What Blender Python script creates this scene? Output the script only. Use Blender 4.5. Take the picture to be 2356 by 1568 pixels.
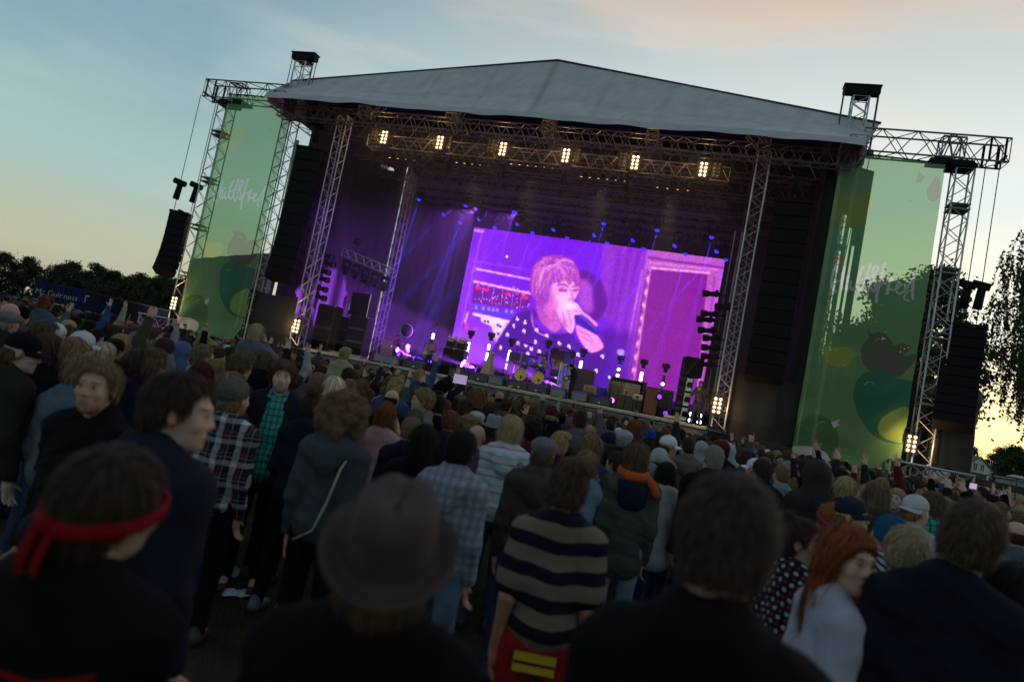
import bpy, math, random
import numpy as np
from mathutils import Vector, Matrix
random.seed(5); rng = np.random.default_rng(5)
SC = bpy.context.scene
COL = SC.collection
for o in list(bpy.data.objects):
    bpy.data.objects.remove(o)

# ------------------------------------------------------------------ camera
EYE = np.array([0.0, 0.0, 2.0]); ROLL = math.radians(11.1); PITCH = math.radians(3.9); FPX = 24 / 36 * 2356
_R0 = np.array([1, 0, 0.]); FWD = np.array([0, math.cos(PITCH), math.sin(PITCH)]); _U0 = np.array([0, -math.sin(PITCH), math.cos(PITCH)])
RIGHT = math.cos(ROLL) * _R0 + math.sin(ROLL) * _U0
UP = -math.sin(ROLL) * _R0 + math.cos(ROLL) * _U0
cd = bpy.data.cameras.new('camera'); cam = bpy.data.objects.new('camera', cd); COL.objects.link(cam)
cd.lens = 24; cd.sensor_width = 36; cd.clip_start = 0.05; cd.clip_end = 3000
m = np.eye(4); m[:3, 0] = RIGHT; m[:3, 1] = UP; m[:3, 2] = -FWD; m[:3, 3] = EYE
cam.matrix_world = Matrix(m.tolist())
cd.dof.use_dof = True; cd.dof.focus_distance = 24; cd.dof.aperture_fstop = 1.5; cd.dof.aperture_blades = 9
SC.camera = cam
SC.view_settings.view_transform = 'Standard'; SC.view_settings.look = 'None'
SC.view_settings.exposure = 0.0; SC.view_settings.gamma = 1.0
SC.cycles.use_denoising = True
SC.cycles.max_bounces = 6; SC.cycles.diffuse_bounces = 3; SC.cycles.transparent_max_bounces = 16
SC.cycles.volume_bounces = 0; SC.cycles.sample_clamp_indirect = 4.0
SC.cycles.volume_step_rate = 4.0

# measured directions: a point of the photograph (2356 x 1568 grid) on a chosen depth
def ray(x, y):
    return FWD + RIGHT * (x - 1178) / FPX - UP * (y - 784) / FPX
def at(x, y, depth):
    return EYE + ray(x, y) * depth
YAW = math.radians(-16.0818)
EX = np.array([math.cos(YAW), math.sin(YAW), 0]); EY = np.array([-math.sin(YAW), math.cos(YAW), 0]); ORG = np.array([-0.5987, 30.2, 0])
def S(a, v, z):
    """stage frame (a along the front edge, v upstage, z up) to world"""
    return ORG + EX * a + EY * v + np.array([0, 0, z])
def st(x, y, v):
    d = ray(x, y); t = ((ORG - EYE) @ EY + v) / (d @ EY); q = EYE + d * t - ORG
    return np.array([q @ EX, q @ EY, q[2]])

# ------------------------------------------------------------------ world and sun
SUN_AZ = math.radians(38); SUN_EL = math.radians(5)      # low, behind the stage and to the right
sun_dir = Vector((math.sin(SUN_AZ) * math.cos(SUN_EL), math.cos(SUN_AZ) * math.cos(SUN_EL), math.sin(SUN_EL)))
W = bpy.data.worlds.new('World'); SC.world = W; W.use_nodes = True
nt = W.node_tree; nt.nodes.clear(); N = nt.nodes; L = nt.links
def nd(t, **k):
    n = N.new(t)
    for a, b in k.items():
        setattr(n, a, b)
    return n
def mth(op, a, b=None, clamp=False):
    n = nd('ShaderNodeMath', operation=op, use_clamp=clamp)
    for i, x in enumerate((a, b)):
        if x is None: continue
        if isinstance(x, (int, float)): n.inputs[i].default_value = x
        else: L.new(x, n.inputs[i])
    return n.outputs[0]
def ramp(fac, stops, interp='EASE'):
    n = nd('ShaderNodeValToRGB'); cr = n.color_ramp; cr.interpolation = interp
    while len(cr.elements) < len(stops): cr.elements.new(0.5)
    for e, (p, c) in zip(cr.elements, stops):
        e.position = p; e.color = (*c, 1)
    L.new(fac, n.inputs[0]); return n.outputs[0]
def s2l(r, g, b):
    f = lambda u: (u / 255) / 12.92 if u / 255 <= .04045 else ((u / 255 + .055) / 1.055) ** 2.4
    return (f(r), f(g), f(b))
tc = nd('ShaderNodeTexCoord'); sep = nd('ShaderNodeSeparateXYZ'); L.new(tc.outputs['Generated'], sep.inputs[0])
X, Y, Z = sep.outputs
hor = mth('SQRT', mth('ADD', mth('MULTIPLY', X, X), mth('MULTIPLY', Y, Y)))
el = mth('MULTIPLY', mth('ARCTAN2', Z, hor), 2 / math.pi, True)                 # 0 horizon .. 1 zenith
dsun = mth('DIVIDE', mth('ADD', mth('MULTIPLY', X, math.sin(SUN_AZ)), mth('MULTIPLY', Y, math.cos(SUN_AZ))), mth('MAXIMUM', hor, .001))
az = mth('MULTIPLY', mth('ADD', dsun, 1.0), .5, True)                           # 1 towards the glow, 0 opposite
west = ramp(el, [(0, s2l(243, 223, 160)), (.05, s2l(240, 230, 185)), (.11, s2l(226, 234, 222)), (.22, s2l(212, 222, 220)), (.36, s2l(182, 190, 190)), (.6, s2l(134, 146, 156)), (1, s2l(124, 132, 142))])
north = ramp(el, [(0, s2l(168, 160, 136)), (.05, s2l(172, 176, 156)), (.12, s2l(154, 180, 178)), (.22, s2l(122, 156, 168)), (.36, s2l(92, 120, 138)), (.6, s2l(108, 124, 140)), (1, s2l(124, 132, 142))])
azr = mth('MULTIPLY', mth('SUBTRACT', az, .70), 1 / .28, True)
mixa = nd('ShaderNodeMix', data_type='RGBA'); L.new(azr, mixa.inputs[0]); L.new(north, mixa.inputs[6]); L.new(west, mixa.inputs[7])
# thin streaked cloud
mp = nd('ShaderNodeMapping'); mp.inputs['Scale'].default_value = (1.2, 1.2, 6.0); mp.inputs['Rotation'].default_value = (.12, .25, .3); L.new(tc.outputs['Generated'], mp.inputs[0])
nz = nd('ShaderNodeTexNoise'); nz.inputs['Scale'].default_value = 2.1; nz.inputs['Detail'].default_value = 7; nz.inputs['Roughness'].default_value = .52; L.new(mp.outputs[0], nz.inputs['Vector'])
cf = ramp(nz.outputs['Fac'], [(.46, (0, 0, 0)), (.72, (1, 1, 1))])
cf2 = mth('MULTIPLY', cf, mth('MULTIPLY', mth('ADD', azr, .12), .75, True), True)
ccol = ramp(el, [(0, s2l(240, 214, 150)), (.12, s2l(244, 240, 214)), (.26, s2l(222, 214, 200)), (.40, s2l(196, 170, 150)), (1, s2l(150, 150, 160))])
mixc = nd('ShaderNodeMix', data_type='RGBA'); L.new(cf2, mixc.inputs[0]); L.new(mixa.outputs[2], mixc.inputs[6]); L.new(ccol, mixc.inputs[7])
sky = nd('ShaderNodeTexSky', sky_type='NISHITA'); sky.sun_disc = False; sky.sun_elevation = SUN_EL; sky.sun_rotation = SUN_AZ
bg = nd('ShaderNodeBackground'); L.new(mixc.outputs[2], bg.inputs[0]); bg.inputs[1].default_value = 1.14
bg2 = nd('ShaderNodeBackground'); L.new(sky.outputs[0], bg2.inputs[0]); bg2.inputs[1].default_value = 0.012
add = nd('ShaderNodeAddShader'); L.new(bg.outputs[0], add.inputs[0]); L.new(bg2.outputs[0], add.inputs[1])
wo = nd('ShaderNodeOutputWorld'); L.new(add.outputs[0], wo.inputs[0])
sd = bpy.data.lights.new('sun', 'SUN'); sd.energy = 0.2; sd.angle = math.radians(14); sd.color = (1, .80, .55)
so = bpy.data.objects.new('sun', sd); COL.objects.link(so); so.rotation_euler = sun_dir.to_track_quat('Z', 'Y').to_euler(); so.location = (60, 60, 40)

# ------------------------------------------------------------------ helpers
def tag(o, label=None, cat=None, group=None, kind=None):
    if label: o['label'] = label
    if cat: o['category'] = cat
    if group: o['group'] = group
    if kind: o['kind'] = kind
    return o
def mesh_np(name, v, faces, tint=None, smooth=False, mi=None):
    """v (n,3); faces: list of (k,q) int arrays; tint (n,3) vertex colours"""
    me = bpy.data.meshes.new(name)
    v = np.asarray(v, np.float32).reshape(-1, 3)
    faces = [np.asarray(f, np.int32) for f in faces if len(f)]
    loops = np.concatenate([f.ravel() for f in faces]) if faces else np.zeros(0, np.int32)
    tot = np.concatenate([np.full(len(f), f.shape[1], np.int32) for f in faces]) if faces else np.zeros(0, np.int32)
    start = np.concatenate([[0], np.cumsum(tot)[:-1]]).astype(np.int32) if len(tot) else tot
    me.vertices.add(len(v)); me.vertices.foreach_set('co', v.ravel())
    me.loops.add(len(loops)); me.loops.foreach_set('vertex_index', loops)
    me.polygons.add(len(tot)); me.polygons.foreach_set('loop_start', start)
    if mi is not None: me.polygons.foreach_set('material_index', np.asarray(mi, np.int32))
    me.update(calc_edges=True)
    me.polygons.foreach_set('use_smooth', np.full(len(tot), bool(smooth)))
    if tint is None: tint = np.ones((len(v), 3), np.float32)
    if tint is not None:
        a = me.color_attributes.new('tint', 'FLOAT_COLOR', 'POINT')
        c = np.ones((len(v), 4), np.float32); c[:, :3] = tint
        a.data.foreach_set('color', c.ravel())
    return me
def rotz(a):
    c, s = math.cos(a), math.sin(a); return np.array([[c, -s, 0], [s, c, 0], [0, 0, 1.]])
def rotx(a):
    c, s = math.cos(a), math.sin(a); return np.array([[1, 0, 0], [0, c, -s], [0, s, c]])
def roty(a):
    c, s = math.cos(a), math.sin(a); return np.array([[c, 0, s], [0, 1, 0], [-s, 0, c]])
def frame(d):
    d = np.asarray(d, float); d = d / np.linalg.norm(d)
    h = np.array([0, 0, 1.]) if abs(d[2]) < .9 else np.array([1., 0, 0])
    x = np.cross(h, d); x /= np.linalg.norm(x); return x, np.cross(d, x), d
class MB:
    """collects shapes into one mesh"""
    def __init__(s): s.v = []; s.f = {}; s.n = 0; s.t = []
    def add(s, v, f, tint=(1, 1, 1)):
        v = np.asarray(v, float).reshape(-1, 3)
        for q in f:
            q = np.asarray(q, int)
            if len(q): s.f.setdefault(q.shape[1], []).append(q + s.n)
        s.v.append(v); s.n += len(v)
        t = np.asarray(tint, float); s.t.append(np.broadcast_to(t, (len(v), 3)))
    def box(s, c, d, R=None, tint=(1, 1, 1), bev=0.0):
        hx, hy, hz = np.asarray(d, float) / 2
        if bev <= 0:
            v = np.array([(x, y, z) for z in (-hz, hz) for y in (-hy, hy) for x in (-hx, hx)])
            f = [[0, 2, 3, 1], [4, 5, 7, 6], [0, 1, 5, 4], [2, 6, 7, 3], [0, 4, 6, 2], [1, 3, 7, 5]]
            fl = [np.array(f)]
        else:
            b = min(bev, hx * .9, hy * .9, hz * .9); v = []
            for z, i in ((-hz, b), (-hz + b, 0), (hz - b, 0), (hz, b)):
                X, Y = hx - i, hy - i
                v += [(-X + b, -Y, z), (X - b, -Y, z), (X, -Y + b, z), (X, Y - b, z), (X - b, Y, z), (-X + b, Y, z), (-X, Y - b, z), (-X, -Y + b, z)]
            v = np.array(v); q = [[r * 8 + k, r * 8 + (k + 1) % 8, r * 8 + 8 + (k + 1) % 8, r * 8 + 8 + k] for r in range(3) for k in range(8)]
            fl = [np.array(q), np.array([[7, 6, 5, 4, 3, 2, 1, 0], [24 + k for k in range(8)]])]
        if R is not None: v = v @ np.asarray(R).T
        s.add(v + np.asarray(c, float), fl, tint)
    def tube(s, p0, p1, r0, r1=None, n=6, cap=True, tint=(1, 1, 1)):
        r1 = r0 if r1 is None else r1; p0 = np.asarray(p0, float); p1 = np.asarray(p1, float)
        x, y, _ = frame(p1 - p0); a = np.arange(n) * 2 * math.pi / n
        ring = np.outer(np.cos(a), x) + np.outer(np.sin(a), y)
        v = np.concatenate([p0 + ring * r0, p1 + ring * r1]); k = np.arange(n); j = (k + 1) % n
        f = [np.stack([k, j, j + n, k + n], 1)]
        if cap: f.append(np.array([k[::-1], k + n]))
        s.add(v, f, tint)
    def path(s, pts, r, n=6, tint=(1, 1, 1)):
        pts = np.asarray(pts, float); r = np.broadcast_to(np.asarray(r, float), (len(pts),)); a = np.arange(n) * 2 * math.pi / n; vs = []
        x, y, _ = frame(pts[1] - pts[0])
        for i, p in enumerate(pts):
            t = pts[min(i + 1, len(pts) - 1)] - pts[max(i - 1, 0)]; t = t / (np.linalg.norm(t) + 1e-9)
            x = x - t * (x @ t); x /= np.linalg.norm(x) + 1e-9; y = np.cross(t, x)
            vs.append(p + (np.outer(np.cos(a), x) + np.outer(np.sin(a), y)) * r[i])
        k = np.arange(n); j = (k + 1) % n
        f = [np.concatenate([np.stack([k, j, j + n, k + n], 1) + i * n for i in range(len(pts) - 1)]), np.array([k[::-1], k + n * (len(pts) - 1)])]
        s.add(np.concatenate(vs), f, tint)
    def ball(s, c, r, nu=10, nv=7, R=None, tint=(1, 1, 1)):
        r = np.broadcast_to(np.asarray(r, float), (3,)); u = np.arange(nu) * 2 * math.pi / nu; w = np.linspace(0, math.pi, nv + 1)[1:-1]
        v = np.array([(math.cos(a) * math.sin(b), math.sin(a) * math.sin(b), math.cos(b)) for b in w for a in u])
        v = np.concatenate([v, [[0, 0, 1], [0, 0, -1]]]) * r
        if R is not None: v = v @ np.asarray(R).T
        k = np.arange(nu); j = (k + 1) % nu; m_ = len(w)
        q = np.concatenate([np.stack([k, k + nu, j + nu, j], 1) + i * nu for i in range(m_ - 1)]); T = m_ * nu
        t = np.concatenate([np.stack([np.full(nu, T), k, j], 1), np.stack([np.full(nu, T + 1), j + (m_ - 1) * nu, k + (m_ - 1) * nu], 1)])
        s.add(v + np.asarray(c, float), [q, t], tint)
    def lathe(s, prof, n=16, c=(0, 0, 0), R=None, tint=(1, 1, 1)):
        a = np.arange(n) * 2 * math.pi / n
        v = np.array([(r * math.cos(b), r * math.sin(b), z) for r, z in prof for b in a])
        if R is not None: v = v @ np.asarray(R).T
        k = np.arange(n); j = (k + 1) % n
        f = [np.concatenate([np.stack([k, j, j + n, k + n], 1) + i * n for i in range(len(prof) - 1)])]
        s.add(v + np.asarray(c, float), f, tint)
    def disc(s, c, r, d, n=16, tint=(1, 1, 1)):
        x, y, _ = frame(d); a = np.arange(n) * 2 * math.pi / n
        s.add(np.asarray(c, float) + (np.outer(np.cos(a), x) + np.outer(np.sin(a), y)) * r, [np.arange(n)[None, :]], tint)
    def prism(s, poly, y0, y1, tint=(1, 1, 1)):
        """outline in x,z extruded along y"""
        p = np.asarray(poly, float); n = len(p); k = np.arange(n); j = (k + 1) % n
        v = np.concatenate([np.stack([p[:, 0], np.full(n, y0), p[:, 1]], 1), np.stack([p[:, 0], np.full(n, y1), p[:, 1]], 1)])
        s.add(v, [np.stack([k, j, j + n, k + n], 1), k[::-1][None, :] , (k + n)[None, :]], tint)
    def truss(s, p0, p1, w=.4, h=None, rc=.026, rd=.014, pitch=None, up=None):
        """four-chord lattice truss"""
        h = h or w; p0 = np.asarray(p0, float); p1 = np.asarray(p1, float); Ln = np.linalg.norm(p1 - p0)
        if up is None: x, y, d = frame(p1 - p0)
        else:
            d = (p1 - p0) / Ln; y = np.asarray(up, float); y = y - d * (y @ d); y /= np.linalg.norm(y); x = np.cross(y, d)
        cs = [x * w / 2 * a + y * h / 2 * b for a, b in ((-1, -1), (1, -1), (1, 1), (-1, 1))]
        for c in cs: s.tube(p0 + c, p1 + c, rc, n=6)
        pitch = pitch or max(w, h) * 1.15; k = max(1, int(round(Ln / pitch))); 
        for f in range(4):
            a, b = cs[f], cs[(f + 1) % 4]
            for i in range(k):
                q0 = p0 + d * Ln * i / k; q1 = p0 + d * Ln * (i + 1) / k; qm = (q0 + q1) / 2
                u, w_ = (a, b) if f % 2 == 0 else (b, a)
                s.tube(q0 + u, qm + w_, rd, n=4, cap=False); s.tube(qm + w_, q1 + u, rd, n=4, cap=False)
            if True:
                for q in (p0, p1): s.tube(q + a, q + b, rd, n=4, cap=False)
    def mesh(s, name, smooth=False):
        v = np.concatenate(s.v) if s.v else np.zeros((0, 3)); t = np.concatenate(s.t) if s.t else np.zeros((0, 3))
        return mesh_np(name, v, [np.concatenate(s.f[k]) for k in sorted(s.f)], t, smooth)
def link(name, me, mat=None, parent=None, loc=None, rz=0.0, sc=1.0):
    o = bpy.data.objects.new(name, me); COL.objects.link(o)
    if mat is not None and me is not None and len(me.materials) == 0: me.materials.append(mat)
    if parent is not None: o.parent = parent
    if loc is not None: o.location = [float(x) for x in loc]
    o.rotation_euler = (0, 0, rz)
    if sc != 1.0: o.scale = (sc, sc, sc)
    return o
def thing(name, label, cat, loc, rz=0.0, group=None, sc=1.0):
    return tag(link(name, None, None, None, loc, rz, sc), label, cat, group)
def part(name, mb, mat, parent, smooth=False, label=None, loc=None):
    o = link(name, mb.mesh(name, smooth) if isinstance(mb, MB) else mb, mat, parent, loc)
    if label: o['label'] = label
    return o
def solo(name, mb, mat, loc, rz, label, cat, group=None, smooth=False):
    return tag(link(name, mb.mesh(name, smooth) if isinstance(mb, MB) else mb, mat, None, loc, rz), label, cat, group)
def copy_tree(o, parent=None):
    c = o.copy(); COL.objects.link(c)
    if parent is not None: c.parent = parent
    for k in [x for x in COL.objects if x.parent == o]: copy_tree(k, c)
    return c

# ------------------------------------------------------------------ materials
def M(name, col=(.5, .5, .5), rough=.6, metal=0.0, spec=.4, objcol=False, attr=True, var=0.0, vscale=6.0, bump=0.0, bscale=40.0, stretch=None, emit=None, es=1.0, coat=0.0, sheen=0.0):
    mt = bpy.data.materials.new(name); mt.use_nodes = True; n = mt.node_tree.nodes; l = mt.node_tree.links
    b = n['Principled BSDF']; b.inputs['Roughness'].default_value = rough; b.inputs['Metallic'].default_value = metal
    b.inputs['Specular IOR Level'].default_value = spec; b.inputs['Coat Weight'].default_value = coat
    if sheen: b.inputs['Sheen Weight'].default_value = sheen
    tcn = n.new('ShaderNodeTexCoord'); vec = tcn.outputs['Object']
    if stretch:
        mpn = n.new('ShaderNodeMapping'); mpn.inputs['Scale'].default_value = stretch; l.new(vec, mpn.inputs[0]); vec = mpn.outputs[0]
    if objcol:
        c = n.new('ShaderNodeObjectInfo').outputs['Color']
    else:
        r = n.new('ShaderNodeRGB'); r.outputs[0].default_value = (*col, 1); c = r.outputs[0]
    def mul(a, b2):
        x = n.new('ShaderNodeMix'); x.data_type = 'RGBA'; x.blend_type = 'MULTIPLY'; x.inputs[0].default_value = 1
        l.new(a, x.inputs[6]); l.new(b2, x.inputs[7]); return x.outputs[2]
    if attr:
        at_ = n.new('ShaderNodeAttribute'); at_.attribute_name = 'tint'; c = mul(c, at_.outputs['Color'])
    if var:
        nz_ = n.new('ShaderNodeTexNoise'); nz_.inputs['Scale'].default_value = vscale; nz_.inputs['Detail'].default_value = 5; l.new(vec, nz_.inputs['Vector'])
        rr = n.new('ShaderNodeValToRGB'); rr.color_ramp.elements[0].position = .3; rr.color_ramp.elements[1].position = .7
        rr.color_ramp.elements[0].color = (1 - var, 1 - var, 1 - var, 1); rr.color_ramp.elements[1].color = (1 + var, 1 + var, 1 + var, 1)
        l.new(nz_.outputs['Fac'], rr.inputs[0]); c = mul(c, rr.outputs[0])
    l.new(c, b.inputs['Base Color'])
    if bump:
        nb = n.new('ShaderNodeTexNoise'); nb.inputs['Scale'].default_value = bscale; nb.inputs['Detail'].default_value = 4; l.new(vec, nb.inputs['Vector'])
        bp = n.new('ShaderNodeBump'); bp.inputs['Strength'].default_value = bump; bp.inputs['Distance'].default_value = .02; l.new(nb.outputs['Fac'], bp.inputs['Height']); l.new(bp.outputs[0], b.inputs['Normal'])
    if emit is not None:
        mt.cycles.emission_sampling = 'NONE'; b.inputs['Emission Color'].default_value = (*emit, 1); b.inputs['Emission Strength'].default_value = es
    return mt
# ================================================================== setting
def grid_sheet(nx, ny, x0, x1, y0, y1, zf):
    xs = np.linspace(x0, x1, nx); ys = np.linspace(y0, y1, ny); Xg, Yg = np.meshgrid(xs, ys)
    v = np.stack([Xg, Yg, zf(Xg, Yg)], -1).reshape(-1, 3); i = np.arange((ny - 1) * nx).reshape(ny - 1, nx)[:, :-1].ravel()
    return v, np.stack([i, i + 1, i + nx + 1, i + nx], 1)
v, f = grid_sheet(60, 60, -1500, 1500, -800, 2200, lambda x, y: 0 * x)
m_ground = M('trodden_grass', (.030, .028, .016), .9, spec=.15, attr=False, var=.55, vscale=.9, bump=.6, bscale=14)
tag(link('ground', mesh_np('ground', v, [f], smooth=True), m_ground), kind='structure')
# grass blades in the gaps of the near crowd
n = 26000; bx = rng.uniform(-3.5, 4.5, n); by = rng.uniform(1.5, 9, n); keep = np.sin(bx * 2.3 + 1) * np.cos(by * 1.9) + rng.normal(0, .6, n) > -.3; bx, by = bx[keep], by[keep]; n = len(bx)
h = rng.uniform(.02, .07, n); a = rng.uniform(0, 6.28, n); b = rng.normal(0, .02, (n, 2)); wv = np.stack([np.cos(a), np.sin(a)], 1) * .0035
p = np.stack([bx, by], 1); v = np.zeros((n, 3, 3)); v[:, 0, :2] = p - wv; v[:, 1, :2] = p + wv; v[:, 2, :2] = p + b; v[:, 2, 2] = h; v[:, :2, 2] = .001
tg = np.repeat(rng.uniform(.6, 1.5, (n, 1)) * np.array([[1, 1, 1.]]), 3, 0)
tag(link('grass', mesh_np('grass', v.reshape(-1, 3), [np.arange(n * 3).reshape(n, 3)], tg), M('grass_blades', (.040, .050, .020), .7)), kind='stuff')
# litter trodden into the grass
def cup(x, y, rz, lab):
    mb = MB(); R = rotx(1.35) ; mb.lathe([(.03, 0), (.034, .03), (.042, .075), (.046, .115), (.043, .114), (.031, .01), (.0, .008)], 14, (0, 0, .045), R)
    solo('plastic_cup', mb, m_plastic, (x, y, 0), rz, lab, 'cup', 'cups dropped on the grass', True)
m_plastic = M('clear_plastic', (.55, .58, .62), .25)
mb = MB(); vv, ff = grid_sheet(9, 7, -.13, .13, -.08, .08, lambda x, y: .012 + .012 * np.sin(x * 60) * np.cos(y * 55) + .015 * np.abs(np.sin(x * 23))); mb.add(vv, [ff])
q = at(540, 1408, 5.35); solo('plastic_bag', mb, m_plastic, (q[0], q[1], 0), .5, 'crumpled clear plastic bag lying on the trodden grass', 'bag')
q = at(502, 1382, 5.7); cup(q[0], q[1], 1.1, 'plastic cup on its side behind the crumpled bag on the grass')
q = at(1500, 1512, 5.0); cup(q[0], q[1], 2.0, 'plastic cup on the grass by the dark boots of the parka wearer')

# ---- trees
m_leaf = M('dark_leaves', (.030, .042, .018), .75, spec=.2); m_leaf2 = M('birch_leaves', (.045, .062, .022), .7, spec=.25)
m_bark = M('bark', (.06, .05, .04), .9, var=.4, vscale=4); m_birch = M('birch_bark', (.38, .36, .33), .8, var=.6, vscale=2.5, stretch=(1, 1, 5))
def leaves(pts, size, r=rng):
    n = len(pts); u = r.normal(size=(n, 3)); u /= np.linalg.norm(u, axis=1)[:, None]; w = np.cross(u, r.normal(size=(n, 3))); w /= np.linalg.norm(w, axis=1)[:, None]
    s = (size * r.uniform(.55, 1.4, n))[:, None]; u = u * s; w = w * s * .6
    v = np.stack([pts - u, pts + w * .9, pts + u, pts - w], 1).reshape(-1, 3)
    t = np.repeat((r.uniform(.55, 1.5, n)[:, None]) * np.array([[1, 1, 1.]]), 4, 0)
    return v, np.arange(n * 4).reshape(n, 4), t
def tree_meshes(H, R, nblob, nleaf, size, trunk_r, base=.25, seed=1, flat=1.0):
    r = np.random.default_rng(seed); tk = MB(); pts = []
    sway = lambda z: np.array([.25 * math.sin(z * .35 + seed), .25 * math.cos(z * .3 + seed), 0]) * (z / H)
    zs = np.linspace(0, H * .92, 9); tk.path([sway(z) + [0, 0, z] for z in zs], [trunk_r * (1 - .85 * z / H) + .02 for z in zs], 8)
    for i in range(nblob):
        z = H * (base + (1 - base) * r.uniform(0, 1) ** .8); prof = math.sin(math.pi * min(.97, max(.06, (z / H - base + .12) / (1.1 - base)))) ** .6
        a = r.uniform(0, 6.28); d = R * prof * r.uniform(.35, 1.0); c = sway(z) + np.array([math.cos(a) * d, math.sin(a) * d, z])
        z0 = max(H * base * .6, z - d * .8); tk.path([sway(z0) + [0, 0, z0], (sway(z0) + [0, 0, z0]) * .5 + c * .5 + [0, 0, .1 * d], c], [trunk_r * .35, trunk_r * .2, .02], 5)
        br = R * r.uniform(.13, .34); k = int(nleaf / nblob * r.uniform(.5, 1.5))
        q = r.normal(size=(k, 3)); q /= np.linalg.norm(q, axis=1)[:, None]; q *= (br * r.uniform(.25, 1, k) ** .5 * (1 + .9 * r.random(k) ** 5))[:, None]; q[:, 2] *= .75 * flat
        pts.append(c + q)
    v, f, t = leaves(np.concatenate(pts), size, r); shade = .8 + .4 * np.repeat(r.uniform(0, 1, len(v) // 4), 4)[:, None]
    return mesh_np('crown', v, [f], t * shade), tk.mesh('trunk', True)
def place_tree(me, pos, label, group, sc=1.0, rz=0.0, leaf=None, bark=None, name='tree', sz=None):
    t = thing(name, label, 'tree', pos, rz, group, sc)
    if sz: t.scale = (sz[0], sz[0], sz[1])
    link('crown', me[0], leaf or m_leaf, t); link('trunk', me[1], bark or m_bark, t); return t
TM = [tree_meshes(11, 4.4, 80, 9500, .22, .28, .10, s) for s in (3, 8, 21)]
tl = [(-40, 600, 0, 'dark tree at the left picture edge, tallest of the field edge'), (18, 588, 1, 'broad dark tree second from the left picture edge'), (70, 597, 2, 'dark round-crowned tree left of the gap of sky'), (106, 640, 0, 'low dark tree in the dip left of the blue container'),
      (140, 613, 1, 'pointed dark tree rising behind the left end of the blue container'), (170, 608, 2, 'twin-topped dark tree above the container lettering'), (205, 628, 0, 'small dark tree above the container corner'), (228, 616, 1, 'loose-topped tree above the middle of the blue container'),
      (262, 628, 2, 'dense dark tree above the white corner mark of the container'), (295, 642, 0, 'flat-topped dark tree above the container roof'), (325, 636, 1, 'spiky dark tree left of the floodlight on the tower'), (352, 645, 2, 'dark tree above the green zigzag on the container'),
      (385, 637, 0, 'dark tree just behind the left scaffold tower'), (415, 646, 1, 'dark tree half behind the left banner')]
for i, (px, py, k, lb) in enumerate(tl):
    D = 118 + (i % 4) * 7; q = at(px, py, D); hgt = q[2]
    place_tree(TM[k], (q[0], q[1], 0), lb, 'trees along the far edge of the field', sz=(hgt / 11 * 1.0, hgt / 11), rz=i * 1.3)
# birches behind the right banner
BM = [tree_meshes(15, 4.8, 95, 21000, .16, .2, .20, s) for s in (5, 13)]
for px, py, D, k, wd, lb in ((2055, 664, 58, 0, 1.0, 'leafy birch seen through the right banner'), (2150, 635, 62, 1, .85, 'open birch between the right banner and hanging speakers'), (1985, 760, 75, 1, .9, 'smaller birch seen through the left half of the right banner')):
    q = at(px, py, D); place_tree(BM[k], (q[0], q[1], 0), lb, 'birches behind the stage', sz=(q[2] / 15 * wd, q[2] / 15), leaf=m_leaf2, bark=m_birch, name='birch_tree', rz=px)
for px, py, D, k, wd, lb in ((2222, 1022, 185, 0, 1.1, 'thin pale tree behind the white gabled house roof'), (2302, 1036, 175, 1, .9, 'round tree right of the red gable'), (2335, 1030, 170, 2, 1.0, 'bushy tree under the hanging birch branches'), (2365, 1045, 95, 0, 1.3, 'dark tree at the right picture edge below the birch'),
                             (2204, 1084, 120, 1, 1.2, 'low bushy tree in front of the white gabled house'), (2325, 1085, 110, 2, 1.5, 'low dark tree behind the lamp post')):
    q = at(px, py, D); place_tree(TM[k], (q[0], q[1], 0), lb, 'trees around the houses', sz=(q[2] / 11 * wd, q[2] / 11), leaf=m_leaf2, rz=px)
# weeping birch at the right edge
def weeping():
    r = np.random.default_rng(4); tk = MB(); pts = []; H = 15.5
    zs = np.linspace(0, H * .9, 8); tk.path([[.2 * math.sin(z * .4), .2 * math.cos(z * .3), z] for z in zs], [.26 * (1 - .8 * z / H) + .02 for z in zs], 8)
    for i in range(64):
        z0 = H * r.uniform(.42, .93); a = r.uniform(0, 6.28); R = (5.3 * (1 - .55 * z0 / H)) * r.uniform(.45, 1.05)
        e = np.array([math.cos(a) * R, math.sin(a) * R, z0 + r.uniform(.2, 1.2)]); b = np.array([0, 0, z0 - 1.2]); mid = b * .4 + e * .6 + [0, 0, .5]
        tk.path([b, mid, e], [.07, .045, .012], 5)
        for k in range(18):
            u = r.uniform(.3, 1.05); s0 = (b * (1 - u) + e * u) + r.normal(0, .22, 3); Ln = r.uniform(.8, 3.2) * (.6 + .6 * u); m_ = int(Ln * 21)
            dz = np.linspace(0, Ln, m_); sw = r.normal(0, .09, 2); pts.append(np.stack([s0[0] + sw[0] * dz + r.normal(0, .05, m_), s0[1] + sw[1] * dz + r.normal(0, .05, m_), s0[2] - dz], 1))
            tk.path([s0, s0 + [sw[0] * Ln, sw[1] * Ln, -Ln]], [.008, .003], 3)
    v, f, t = leaves(np.concatenate(pts), .095, r); return mesh_np('crown', v, [f], t), tk.mesh('trunk', True)
q = at(2405, 1120, 33); place_tree(weeping(), (q[0], q[1], 0), 'weeping birch with hanging branches at the right picture edge', None, leaf=m_leaf2, bark=m_birch, name='birch_tree')

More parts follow.
